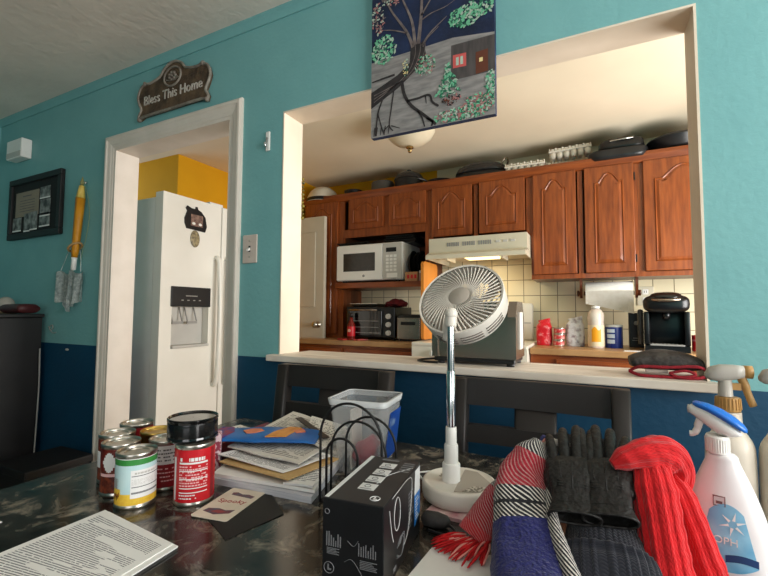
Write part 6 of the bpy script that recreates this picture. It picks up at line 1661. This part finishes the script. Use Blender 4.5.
# ================================================================== SCARVES, GLOVES, HAT
def mat_plaid(name, bands, diag=70, twill=0.45, stripe_edge=None):
    """woven plaid from the UVs: colour bands along v, white twill diagonals where the band asks for it"""
    m = bpy.data.materials.new(name); m.use_nodes = True; nt = m.node_tree; b = nt.nodes['Principled BSDF']; L = nt.links
    uv = nt.nodes.new('ShaderNodeUVMap'); uv.uv_map = 'UVMap'; s = nt.nodes.new('ShaderNodeSeparateXYZ'); L.new(uv.outputs[0], s.inputs[0])
    base = nt.nodes.new('ShaderNodeValToRGB'); base.color_ramp.interpolation = 'CONSTANT'
    tw = nt.nodes.new('ShaderNodeValToRGB'); tw.color_ramp.interpolation = 'CONSTANT'
    for cr, key in ((base.color_ramp, 1), (tw.color_ramp, 2)):
        for i, bd in enumerate(bands):
            e_ = cr.elements[i] if i < 2 else cr.elements.new(bd[0])
            e_.position = bd[0]
            e_.color = lin(bd[1]) if key == 1 else (bd[2], bd[2], bd[2], 1)
    L.new(s.outputs['Y'], base.inputs['Fac']); L.new(s.outputs['Y'], tw.inputs['Fac'])
    def mth(op, a, b_=None):
        n = nt.nodes.new('ShaderNodeMath'); n.operation = op
        for i, v in enumerate((a, b_)):
            if v is None: continue
            if isinstance(v, (int, float)): n.inputs[i].default_value = v
            else: L.new(v, n.inputs[i])
        return n.outputs[0]
    d = mth('FRACT', mth('ADD', mth('MULTIPLY', s.outputs['X'], diag * 0.62), mth('MULTIPLY', s.outputs['Y'], diag * -0.55)))
    line = mth('LESS_THAN', d, twill)
    fac = mth('MULTIPLY', line, tw.outputs['Color'])
    nz = nt.nodes.new('ShaderNodeTexNoise'); nz.inputs['Scale'].default_value = 220; tc = nt.nodes.new('ShaderNodeTexCoord'); L.new(tc.outputs['Object'], nz.inputs['Vector'])
    mx = nt.nodes.new('ShaderNodeMix'); mx.data_type = 'RGBA'; L.new(fac, mx.inputs[0]); L.new(base.outputs['Color'], mx.inputs[6]); mx.inputs[7].default_value = lin((206, 200, 192))
    L.new(mx.outputs[2], b.inputs['Base Color']); b.inputs['Roughness'].default_value = 0.95
    bp = nt.nodes.new('ShaderNodeBump'); bp.inputs['Strength'].default_value = 0.8; bp.inputs['Distance'].default_value = 0.004; L.new(nz.outputs['Fac'], bp.inputs['Height']); L.new(bp.outputs['Normal'], b.inputs['Normal'])
    b.inputs['Sheen Weight'].default_value = 0.15
    return m
BK, RD, NV = (18, 18, 24), (150, 14, 36), (18, 22, 88)
m_plaid = mat_plaid('red black and navy plaid', [(0.0, BK, 0.8), (0.13, RD, 0.26), (0.26, RD, 0.32), (0.37, BK, 1.0), (0.455, BK, 0.0), (0.475, BK, 1.0), (0.56, NV, 0.0)], diag=60, twill=0.36)
m_plaid2 = mat_plaid('red and black plaid flap', [(0.0, BK, 0.9), (0.2, RD, 0.4), (0.55, (150, 22, 34), 0.35), (0.8, (170, 26, 36), 0.2)], diag=40, twill=0.36)
m_plaid3 = mat_plaid('black and white plaid edge', [(0.0, BK, 1.0), (0.5, BK, 1.0)], diag=26, twill=0.42)
t = thing('plaid_scarf', 'folded plaid scarf in red, black, white and navy with red fringe, left of the gloves', 'scarf', (-0.085, 0.57, T))
O = Vector(t.location)
def W(p): return Vector(p) - O
cd = Vector((0.96, 0.12, 0.0))
keys = [(W((-0.074, 0.655, 1.022)), cd, 0.012, 0.012), (W((-0.084, 0.64, 1.003)), cd, 0.027, 0.022), (W((-0.093, 0.618, 0.977)), cd, 0.035, 0.026), (W((-0.089, 0.59, 0.955)), cd, 0.038, 0.028), (W((-0.082, 0.56, 0.937)), cd, 0.038, 0.028), (W((-0.072, 0.525, 0.922)), cd, 0.042, 0.028), (W((-0.062, 0.485, 0.912)), cd, 0.046, 0.026), (W((-0.055, 0.455, 0.909)), cd, 0.047, 0.0235)]
bm = NB(); loft(bm, interp_secs(keys, 60), 40, ex=2.7, ripple=lambda s, a: 1 + 0.03 * math.sin(3 * a + 6 * s) + 0.09 * mnoise.noise((2.2 * math.cos(a), 2.2 * math.sin(a), 7 * s)) + 0.035 * mnoise.noise((7 * math.cos(a), 7 * math.sin(a), 22 * s)))
body = obj('scarf_body', bm, m_plaid, t)
# the lower layer that carries it down to the table
bm = NB(); loft(bm, interp_secs([(W((-0.078, 0.65, 0.96)), cd, 0.03, 0.03), (W((-0.088, 0.61, 0.925)), cd, 0.036, 0.028), (W((-0.075, 0.55, 0.905)), cd, 0.036, 0.0198), (W((-0.065, 0.50, 0.900)), cd, 0.04, 0.0148)], 24), 28, ex=2.8); obj('under_fold', bm, m_plaid3, t)
# stripe along the right edge
bm = NB(); loft(bm, interp_secs([(W((-0.057, 0.60, 0.975)), cd, 0.006, 0.012), (W((-0.05, 0.56, 0.957)), cd, 0.0075, 0.011), (W((-0.036, 0.52, 0.941)), cd, 0.009, 0.011), (W((-0.02, 0.485, 0.925)), cd, 0.010, 0.011)], 30), 20, ex=2.4); obj('striped_edge', bm, m_plaid3, t)
fk = [(W((-0.116, 0.615, 0.975)), cd, 0.010, 0.008), (W((-0.130, 0.605, 0.953)), cd, 0.016, 0.009), (W((-0.142, 0.595, 0.928)), cd, 0.020, 0.009), (W((-0.154, 0.585, 0.905)), cd, 0.023, 0.008)]
bm = NB(); loft(bm, interp_secs(fk, 24), 28, ex=2.8); obj('fringed_flap', bm, m_plaid2, t)
m_fr_ = mat('red wool fringe', (206, 26, 30), 0.9, rgb2=(168, 16, 22), scale=60); m_frw = mat('pink wool fringe', (226, 150, 140), 0.9)
rn = random.Random(11)
for k in range(64):
    s = rn.random()
    st = Vector((-0.172 + 0.042 * s, 0.588 - 0.008 * rn.random(), 0.905 - 0.008 * rn.random()))
    ang = PI * (1.02 + 0.42 * s) + rn.uniform(-0.22, 0.22); ln = rn.uniform(0.024, 0.05)
    en = Vector((st.x + math.cos(ang) * ln, st.y + math.sin(ang) * ln, T + 0.003 + 0.004 * rn.random()))
    md = st.lerp(en, 0.45) + Vector((rn.uniform(-.004, .004), rn.uniform(-.004, .004), 0.004))
    bm = NB(); tube(bm, [W(p) for p in smooth_path([st, md, en], 4)], [0.0014] * 8 + [0.0008], 6)
    obj('fringe_tassel', bm, m_frw if k % 7 == 3 else m_fr_, t)
for k in range(7):
    st = Vector((-0.074 + 0.003 * k, 0.658, 1.022)); bm = NB(); tube(bm, [W(p) for p in smooth_path([st, st + Vector((0.004 + 0.003 * k, 0.003, 0.009 - 0.0012 * k)), st + Vector((0.010 + 0.004 * k, 0.002, 0.004 - 0.001 * k))], 4)], 0.0022, 6); obj('fringe_tassel', bm, [mat('navy wool fringe', (60, 60, 104), 0.9), m_frw, mat('cream wool fringe', (216, 206, 190), 0.9)][k % 3] if k < 3 else m_plaid3, t)

# navy knitted hat
def knit(name, a, b_, n=60, axis='X', strength=0.8, dist=0.004):
    m = mat(name, a, 0.95, rgb2=b_, scale=60)
    nt = m.node_tree; L = nt.links; bs = nt.nodes['Principled BSDF']
    uv = nt.nodes.new('ShaderNodeUVMap'); uv.uv_map = 'UVMap'; s = nt.nodes.new('ShaderNodeSeparateXYZ'); L.new(uv.outputs[0], s.inputs[0])
    def mth(op, p, q=None):
        x = nt.nodes.new('ShaderNodeMath'); x.operation = op
        for i, v in enumerate((p, q)):
            if v is None: continue
            if isinstance(v, (int, float)): x.inputs[i].default_value = v
            else: L.new(v, x.inputs[i])
        return x.outputs[0]
    a1 = mth('ABSOLUTE', mth('SINE', mth('MULTIPLY', s.outputs['X'], n * PI)))
    v1 = mth('ABSOLUTE', mth('SINE', mth('ADD', mth('MULTIPLY', s.outputs['Y'], n * 1.6), mth('MULTIPLY', a1, 2.4))))
    hgt = mth('ADD', mth('MULTIPLY', a1, 0.7), mth('MULTIPLY', v1, 0.45))
    bp = nt.nodes.new('ShaderNodeBump'); bp.inputs['Strength'].default_value = strength; bp.inputs['Distance'].default_value = dist
    L.new(hgt, bp.inputs['Height']); L.new(bp.outputs['Normal'], bs.inputs['Normal'])
    bs.inputs['Sheen Weight'].default_value = 0.2
    return m
m_hat = knit('navy rib knit', (22, 24, 36), (17, 19, 30), 60, strength=0.4, dist=0.003)
t = thing('knit_hat', 'dark navy ribbed knit hat lying under the leather gloves', 'hat', (0.006, 0.56, T))
O = Vector(t.location)
hd = Vector((1.0, -0.05, 0.0))
rib = lambda n, d: (lambda s, a: 1 + d * math.sin(n * a))
bm = NB(); loft(bm, interp_secs([(W((0.004, 0.655, 0.945)), hd, 0.030, 0.02), (W((0.004, 0.64, 0.95)), hd, 0.038, 0.034), (W((0.004, 0.61, 0.935)), hd, 0.041, 0.036), (W((0.006, 0.57, 0.924)), hd, 0.045, 0.036), (W((0.008, 0.545, 0.918)), hd, 0.049, 0.0315)], 30), 64, ex=2.5, ripple=lambda s, a: 1 + 0.012 * math.sin(5 * a + 7 * s)); obj('crown', bm, m_hat, t)
bm = NB(); loft(bm, interp_secs([(W((0.006, 0.56, 0.924)), hd, 0.051, 0.0365), (W((0.007, 0.545, 0.918)), hd, 0.054, 0.032), (W((0.010, 0.505, 0.908)), hd, 0.055, 0.0225), (W((0.012, 0.47, 0.902)), hd, 0.054, 0.0165)], 30), 160, ex=2.6, ripple=rib(32, 0.022)); obj('ribbed_cuff', bm, m_hat, t)

# leather gloves: a pair, one lying on the other, fingers pointing up and back
m_lea = mat('dark brown black leather', (22, 19, 17), 0.55, rgb2=(16, 14, 13), scale=30, bump=0.35, bscale=120)
m_lin = mat('black glove lining', (12, 11, 11), 0.9)
def skin(name, chains, m, parent, lvl=2):
    """one continuous skinned surface from chains of (point, radius); first point of the first chain is the root"""
    me = bpy.data.meshes.new(name); V, E, R_ = [], [], []
    def vid(p, r):
        for i, q in enumerate(V):
            if (Vector(q) - Vector(p)).length < 1e-5: return i
        V.append(tuple(p)); R_.append(r); return len(V) - 1
    for ch in chains:
        ids = [vid(p, r) for p, r in ch]
        E += [(a, b_) for a, b_ in zip(ids, ids[1:]) if a != b_]
    me.from_pydata(V, E, [])
    o = bpy.data.objects.new(name, me); C.objects.link(o)
    sk = o.modifiers.new('skin', 'SKIN')
    for i, sv in enumerate(me.skin_vertices[0].data):
        r = R_[i]; sv.radius = (r, r) if not isinstance(r, tuple) else r
        sv.use_root = (i == 0)
    sk.use_smooth_shade = True
    sb = o.modifiers.new('sub', 'SUBSURF'); sb.levels = lvl; sb.render_levels = lvl
    bpy.context.view_layer.update()
    me2 = bpy.data.meshes.new_from_object(o.evaluated_get(bpy.context.evaluated_depsgraph_get()))
    bpy.data.objects.remove(o)
    me2.materials.clear(); me2.materials.append(m)
    for p in me2.polygons: p.use_smooth = True
    r = bpy.data.objects.new(name, me2); C.objects.link(r); r.parent = parent
    return r
def glove(label, origin, xd, yd, s=1.0, mirror=1, curl=0.0, tucked=False):
    """local: x across the palm, y to the fingertips, z off the back of the hand"""
    M = frame_at(origin, xd, yd) @ Matrix.Diagonal((s, s, s, 1))
    t = thing('leather_glove', label, 'glove', origin, 0, 'pair of leather gloves')
    Mr = Matrix.Translation(-Vector(origin)) @ M
    # palm and cuff: flattened loft
    bm = NB()
    P = lambda x, y, z: Mr @ Vector((x * mirror, y, z))
    ax = (Mr.to_3x3() @ Vector((1, 0, 0))); az = (Mr.to_3x3() @ Vector((0, 0, 1)))
    secs = []
    for y, hw, hh, zz in ((-0.034, 0.031, 0.012, 0.0), (-0.026, 0.030, 0.0115, 0.0), (-0.012, 0.027, 0.0105, 0), (0.004, 0.0275, 0.011, 0), (0.024, 0.0325, 0.012, 0.001), (0.044, 0.035, 0.0115, 0.001), (0.056, 0.033, 0.0085, 0.0)):
        secs.append((P(0, y, zz), ax, az, hw * s, hh * s))
    dense = []
    for i in range(len(secs) - 1):
        for k in range(4):
            f = k / 4
            dense.append((secs[i][0].lerp(secs[i + 1][0], f), ax, az, secs[i][3] * (1 - f) + secs[i + 1][3] * f, secs[i][4] * (1 - f) + secs[i + 1][4] * f))
    dense.append(secs[-1])
    loft(bm, dense, 40, ex=2.5, capends=False, ripple=lambda q, a: 1 + 0.02 * math.sin(4 * a + 16 * q) + 0.012 * math.sin(22 * q) * (q < 0.5))
    bmesh.ops.contextual_create(bm, geom=[e for e in bm.edges if e.is_boundary and all((v.co - P(0, 0.056, 0)).length < 0.04 * s for v in e.verts)])
    ob = obj('palm', bm, m_lea, t)
    # rolled cuff hem and the dark opening
    bm = NB()
    ringp = [secs[0][0] + ax.normalized() * (secs[0][3] * math.copysign(abs(math.cos(a)) ** 0.8, math.cos(a))) + az.normalized() * (secs[0][4] * math.copysign(abs(math.sin(a)) ** 0.8, math.sin(a))) for a in [2 * PI * k / 32 for k in range(32)]]
    tube(bm, ringp, 0.0019 * s, 8, closed=True); obj('cuff_hem', bm, m_lea, ob)
    bm = NB(); vs = [bm.verts.new(p * 1.0 + (P(0, -0.02, 0) - P(0, -0.034, 0))) for p in [secs[1][0].lerp(q, 0.93) for q in ringp]]; bm.faces.new(vs); obj('cuff_opening', bm, m_lin, ob)
    # gathers on the back
    bm = NB()
    for q in range(3):
        tube(bm, [P(-0.019 + 0.0035 * k, 0.004 + 0.004 * q, 0.0107) for k in range(12)], 0.0008 * s, 5)
    tube(bm, [P(0.0, 0.0, 0.011), P(0.0, 0.02, 0.0125), P(0.0, 0.046, 0.0122)], 0.0008 * s, 5); tube(bm, [P(0.014, 0.016, 0.0118), P(0.016, 0.044, 0.0118)], 0.0008 * s, 5); tube(bm, [P(-0.014, 0.016, 0.0118), P(-0.016, 0.044, 0.0118)], 0.0008 * s, 5)
    obj('seam', bm, m_lea, ob)
    for nm, x0, x1, ln, r in (('index_finger', -0.0245, -0.031, 0.070, 0.0092), ('middle_finger', -0.008, -0.0095, 0.078, 0.0094), ('ring_finger', 0.0085, 0.0105, 0.071, 0.0090), ('little_finger', 0.024, 0.0305, 0.055, 0.0080)):
        ch = [(P(x0, 0.040, 0.0), r * 1.0 * s), (P(x0, 0.056, 0.001), r * s), (P(x0 * 0.6 + x1 * 0.4, 0.056 + ln * 0.38, 0.003 - curl * 0.1), r * 0.98 * s), (P(x1 * 0.9 + x0 * 0.1, 0.056 + ln * 0.74, 0.0 - curl * 0.5), r * 0.92 * s), (P(x1, 0.056 + ln * 0.96, -0.004 - curl), r * 0.72 * s)]
        skin(nm, [ch], m_lea, t)
    if tucked:
        ch = [(P(0.020, 0.002, -0.003), 0.0095 * s), (P(0.029, 0.018, -0.006), 0.009 * s), (P(0.031, 0.036, -0.008), 0.0085 * s), (P(0.027, 0.052, -0.010), 0.0075 * s), (P(0.024, 0.060, -0.011), 0.006 * s)]
    else:
        ch = [(P(0.024, 0.002, 0.0), 0.0105 * s), (P(0.038, 0.018, 0.001), 0.0105 * s), (P(0.048, 0.036, 0.001), 0.0098 * s), (P(0.0535, 0.054, -0.001), 0.0082 * s), (P(0.0545, 0.062, -0.002), 0.0066 * s)]
    skin('thumb', [ch], m_lea, t)
    return t
gy = Vector((-0.12, 0.80, 0.52))
glove('dark leather glove on top of the pair, its thumb towards the red scarf', (0.010, 0.585, 0.990), Vector((1, -0.02, 0.10)), Vector((0.03, 0.80, 0.50)), 0.92, 1, 0.006, True)
glove('dark leather glove under the other, showing its cuff on the plaid side', (-0.028, 0.583, 0.986), Vector((1, 0.05, 0.05)), Vector((-0.17, 0.80, 0.50)), 0.92, -1, 0.008, True)

# red cable-knit scarf
m_rk = knit('bright red cable knit', (210, 16, 24), (190, 12, 20), 34, strength=0.45, dist=0.003)
t = thing('red_knit_scarf', 'bright red cable-knit scarf bunched beside the spray bottle', 'scarf', (0.085, 0.59, T))
O = Vector(t.location)
cable = lambda n, d: (lambda s, a: 1 + d * math.sin(n * a) + 0.025 * math.sin(40 * s + 3 * a))
bm = NB(); loft(bm, interp_secs([(W((0.016, 0.605, 1.022)), (0, 0.5, 1), 0.006, 0.005), (W((0.032, 0.612, 1.030)), (0, 0.5, 1), 0.014, 0.014), (W((0.055, 0.622, 1.036)), (0, 0.6, 1), 0.019, 0.018), (W((0.073, 0.632, 1.036)), (0.3, 0.6, 1), 0.021, 0.020), (W((0.087, 0.642, 1.020)), (0.9, 0.6, 0.6), 0.017, 0.020), (W((0.087, 0.645, 0.985)), (1, 0.2, 0.2), 0.012, 0.018)], 50), 60, ex=2.2, ripple=cable(9, 0.05)); obj('top_roll', bm, m_rk, t)
bm = NB(); loft(bm, interp_secs([(W((0.058, 0.622, 1.022)), (1, 0, 0.1), 0.020, 0.016), (W((0.060, 0.605, 0.995)), (1, 0, 0), 0.024, 0.022), (W((0.063, 0.590, 0.965)), (1, 0, 0), 0.023, 0.024), (W((0.066, 0.578, 0.935)), (1, 0, 0), 0.024, 0.024), (W((0.068, 0.562, 0.910)), (1, 0, 0), 0.026, 0.0245)], 50), 72, ex=2.3, ripple=cable(12, 0.05)); obj('left_fall', bm, m_rk, t)
bm = NB(); loft(bm, interp_secs([(W((0.080, 0.635, 1.005)), (1, 0, 0), 0.012, 0.015), (W((0.090, 0.622, 0.985)), (1, 0, -0.2), 0.015, 0.018), (W((0.099, 0.610, 0.955)), (1, 0, -0.3), 0.016, 0.019), (W((0.106, 0.598, 0.925)), (1, 0, -0.3), 0.018, 0.020), (W((0.110, 0.585, 0.905)), (1, 0, -0.2), 0.020, 0.019)], 50), 60, ex=2.2, ripple=cable(9, 0.06)); obj('right_fall', bm, m_rk, t)
bm = NB(); loft(bm, interp_secs([(W((0.072, 0.66, 0.98)), (1, 0, 0), 0.018, 0.02), (W((0.073, 0.645, 0.945)), (1, 0, 0), 0.026, 0.026), (W((0.075, 0.625, 0.91)), (1, 0, 0), 0.03, 0.0245)], 30), 48, ex=2.3, ripple=cable(10, 0.04)); obj('under_fold', bm, m_rk, t)

# ================================================================== SPRAY BOTTLES
m_spw = mat('milky white bottle plastic', (236, 232, 232), 0.35, rgb2=(230, 226, 226), scale=5, sss=0.25)
m_blue2 = mat('bright blue trigger plastic', (26, 110, 206), 0.32, rgb2=(18, 98, 192), scale=8)
t = thing('spray_bottle', 'white spray bottle with blue-topped trigger at the right, nearest the viewer', 'spray bottle', (0.139, 0.669, T), -0.22)
prof = [(0.0, 0.038, 0.024), (0.004, 0.043, 0.028), (0.03, 0.0455, 0.030), (0.058, 0.0440, 0.029), (0.080, 0.0395, 0.027), (0.103, 0.0325, 0.0235), (0.124, 0.0245, 0.019), (0.140, 0.0180, 0.0160), (0.148, 0.0158, 0.0150), (0.151, 0.013, 0.013)]
def hwd(z):
    for (z0, a0, b0), (z1, a1, b1) in zip(prof, prof[1:]):
        if z0 <= z <= z1:
            f = (z - z0) / (z1 - z0); return a0 + (a1 - a0) * f, b0 + (b1 - b0) * f
    return prof[-1][1:]
bm = NB()
cs = smooth_path([(a, b_, z_) for z_, a, b_ in prof], 5)
loft(bm, [((0, 0, p.z), (1, 0, 0), (0, 1, 0), p.x, p.y) for p in cs], 48, ex=2.2); obj('bottle_body', bm, m_spw, t)
HM = Matrix.Translation((-0.004, 0, 0.1512)) @ Matrix.Diagonal((0.70, 0.88, 0.82, 1)) @ Matrix.Translation((0, 0, -0.1632))
bm = NB(); lathe(bm, [(0.0142, 0.1632), (0.0172, 0.165), (0.0172, 0.188), (0.0155, 0.190), (0.001, 0.190)], 36, cap=False)
for k in range(30):
    a = 2 * PI * k / 30; tube(bm, [(0.0174 * math.cos(a), 0.0174 * math.sin(a), 0.167), (0.0174 * math.cos(a), 0.0174 * math.sin(a), 0.186)], 0.0007, 4)
obj('neck_collar', bm, m_whitep, t, smooth=40)
bm = NB()
hsecs = [((x, 0, z_), (0, 1, 0), (-dz, 0, 1), w_, h_) for x, z_, w_, h_, dz in ((-0.040, 0.2245, 0.007, 0.0055, 0), (-0.034, 0.224, 0.009, 0.0085, 0), (-0.020, 0.219, 0.0125, 0.013, 0), (0.0, 0.209, 0.0155, 0.0175, 0.1), (0.016, 0.203, 0.0145, 0.0145, 0.3), (0.027, 0.200, 0.011, 0.009, 0.4), (0.033, 0.198, 0.007, 0.005, 0.4))]
loft(bm, hsecs, 28, ex=2.5); hd_ = obj('trigger_head', bm, m_whitep, t)
bm = NB()
bsecs = [((x, 0, z_), (0, 1, 0), (-0.0, 0, 1), w_, h_) for x, z_, w_, h_ in ((-0.034, 0.2345, 0.006, 0.002), (-0.029, 0.2335, 0.011, 0.0045), (-0.012, 0.2295, 0.0155, 0.006), (0.008, 0.2215, 0.018, 0.0075), (0.026, 0.2115, 0.0165, 0.0075), (0.038, 0.204, 0.011, 0.0055), (0.042, 0.2015, 0.005, 0.0025))]
loft(bm, bsecs, 28, ex=2.4); obj('blue_top', bm, m_blue2, hd_)
bm = NB(); tube(bm, smooth_path([(-0.022, 0, 0.213), (-0.026, 0, 0.203), (-0.029, 0, 0.193), (-0.034, 0, 0.187), (-0.040, 0, 0.186)], 5), [0.0062] * 8 + [0.0055] * 6 + [0.0045] * 7, 12); obj('trigger', bm, m_whitep, hd_)
bm = NB(); lathe(bm, [(0.001, -0.004), (0.006, -0.004), (0.0065, 0.001), (0.003, 0.002), (0.001, -0.001)], 18, M=Matrix.Translation((-0.0405, 0, 0.2245)) @ Matrix.Rotation(-PI / 2, 4, 'Y'), cap=False); obj('nozzle', bm, m_lgrey, hd_)
for c in [c for c in t.children_recursive if c.name.split('.')[0] in ('neck_collar', 'trigger_head', 'blue_top', 'trigger', 'nozzle')]:
    c.data.transform(HM)
def surf(x, z_, off):
    hw, hd2 = hwd(z_); q = max(0.0, 1 - (abs(x) / hw) ** 2.2) ** (1 / 2.2); return Vector((x, -hd2 * q - off, z_))
def bdecal(name, m, fn, nx, nz, off, parent):
    """patch hugging the bottle front; fn(u,v)->(x,z)"""
    bm = NB(); G = [[bm.verts.new(surf(*fn(i / nx, k / nz), off)) for k in range(nz + 1)] for i in range(nx + 1)]
    for i in range(nx):
        for k in range(nz):
            f = bm.faces.new((G[i][k], G[i + 1][k], G[i + 1][k + 1], G[i][k + 1])); f.smooth = True
    return obj(name, bm, m, parent)
m_lbl = mat('pale blue label', (150, 202, 226), 0.4, rgb2=(84, 162, 206), scale=22)
lb = bdecal('label', m_lbl, lambda u, v: (-0.026 + 0.056 * u * (1 - 0.42 * v) + 0.012 * v, 0.032 + 0.056 * v - 0.010 * (1 - 4 * (u - 0.5) ** 2) * (1 - v) + 0.010 * (1 - 4 * (u - 0.5) ** 2) * v), 14, 14, 0.0006, t)
bdecal('label_ribbon', mat('navy label ribbon', (34, 62, 110), 0.4), lambda u, v: (0.000 + 0.030 * u, 0.033 + 0.008 * v + 0.003 * math.sin(u * PI)), 8, 2, 0.0011, lb)
for k in range(6):
    a = k / 6 * 2 * PI + 0.3
    bdecal('label_petal', m_wlab, lambda u, v, a=a: (0.008 + math.cos(a) * (0.004 + 0.010 * u) - math.sin(a) * 0.003 * (v - 0.5) * (1 - u), 0.077 + math.sin(a) * (0.004 + 0.010 * u) + math.cos(a) * 0.003 * (v - 0.5) * (1 - u)), 4, 2, 0.0011, lb)
lettering('label_lettering', 'OOPH', 0.0115, m_wlab, lb, Matrix.Translation((-0.004, surf(0.0, 0.058, 0.0016).y, 0.057)) @ Matrix.Rotation(PI / 2, 4, 'X') , depth=0.0004)
bm = NB(); c_ = surf(-0.004, 0.100, 0.0009); tube(bm, [c_ + Vector(p) for p in ((-0.0055, 0, -0.0055), (0.0055, 0, -0.0055), (0.0055, 0, 0.0055), (-0.0055, 0, 0.0055))], 0.0008, 5, closed=True); box(bm, c_ + Vector((-0.003, -0.0006, -0.003)), c_ + Vector((0.003, 0.0, 0.0))); obj('square_emblem', bm, mat('brown emblem ink', (120, 84, 84), 0.5), t)

m_amb = mat('tan trigger plastic', (196, 152, 92), 0.4, rgb2=(182, 138, 80), scale=10); m_shroud = mat('pale grey shroud plastic', (186, 180, 170), 0.4, rgb2=(176, 170, 160), scale=8)
m_frost = mat('frosted bottle with cream liquid', (222, 212, 196), 0.4, rgb2=(214, 203, 186), scale=4, sss=0.2)
def tan_spray(label, x, y, rz):
    t = thing('spray_bottle', label, 'spray bottle', (x, y, T), rz, 'frosted spray bottles with tan triggers')
    bm = NB(); pts = smooth_path([(0.030, 0, 0.0), (0.034, 0, 0.004), (0.0345, 0, 0.06), (0.034, 0, 0.118), (0.031, 0, 0.137), (0.022, 0, 0.152), (0.0185, 0, 0.165), (0.0178, 0, 0.18)], 4)
    lathe(bm, [(0.001, 0)] + [(p.x, p.z) for p in pts] + [(0.001, 0.1805)], 40, cap=False); obj('bottle_body', bm, m_frost, t, smooth=60)
    bm = NB(); lathe(bm, [(0.0165, 0.181), (0.0175, 0.183), (0.0165, 0.201), (0.001, 0.202)], 30, cap=False)
    for k in range(22):
        a = 2 * PI * k / 22; tube(bm, [(0.0176 * math.cos(a), 0.0176 * math.sin(a), 0.184), (0.0168 * math.cos(a), 0.0168 * math.sin(a), 0.200)], 0.001, 4)
    obj('neck_collar', bm, m_amb, t, smooth=40)
    bm = NB(); loft(bm, [((xx, 0, zz), (0, 1, 0), (0, 0, 1), w_, h_) for xx, zz, w_, h_ in ((-0.030, 0.232, 0.007, 0.004), (-0.024, 0.2345, 0.011, 0.010), (-0.008, 0.236, 0.0125, 0.013), (0.010, 0.238, 0.012, 0.011), (0.022, 0.239, 0.0105, 0.009))], 24, ex=2.6)
    lathe(bm, [(0.0105, 0.2022), (0.0095, 0.226), (0.001, 0.227)], 20, M=Matrix.Translation((-0.003, 0, 0)), cap=False); hd_ = obj('shroud', bm, m_shroud, t)
    bm = NB(); tube(bm, smooth_path([(0.018, 0, 0.233), (0.023, 0, 0.222), (0.028, 0, 0.206), (0.034, 0, 0.190)], 5), [0.0065] * 8 + [0.0055] * 8, 12); box(bm, (0.0, -0.004, 0.212), (0.018, 0.004, 0.222)); obj('trigger', bm, m_amb, hd_)
    bm = NB(); lathe(bm, [(0.001, 0), (0.0095, 0), (0.0095, 0.012), (0.006, 0.013), (0.004, 0.010), (0.001, 0.010)], 20, M=Matrix.Translation((0.0222, 0, 0.239)) @ Matrix.Rotation(PI / 2, 4, 'Y'), cap=False); obj('nozzle', bm, m_amb, hd_)
    t.scale = (0.88, 0.88, 1.0)
    return t
tan_spray('frosted spray bottle with tan trigger standing just behind the blue-topped bottle', 0.176, 0.80, 0.05)
tan_spray('frosted spray bottle with tan trigger at the right edge, cut by the picture border', 0.2385, 0.795, 0.1)
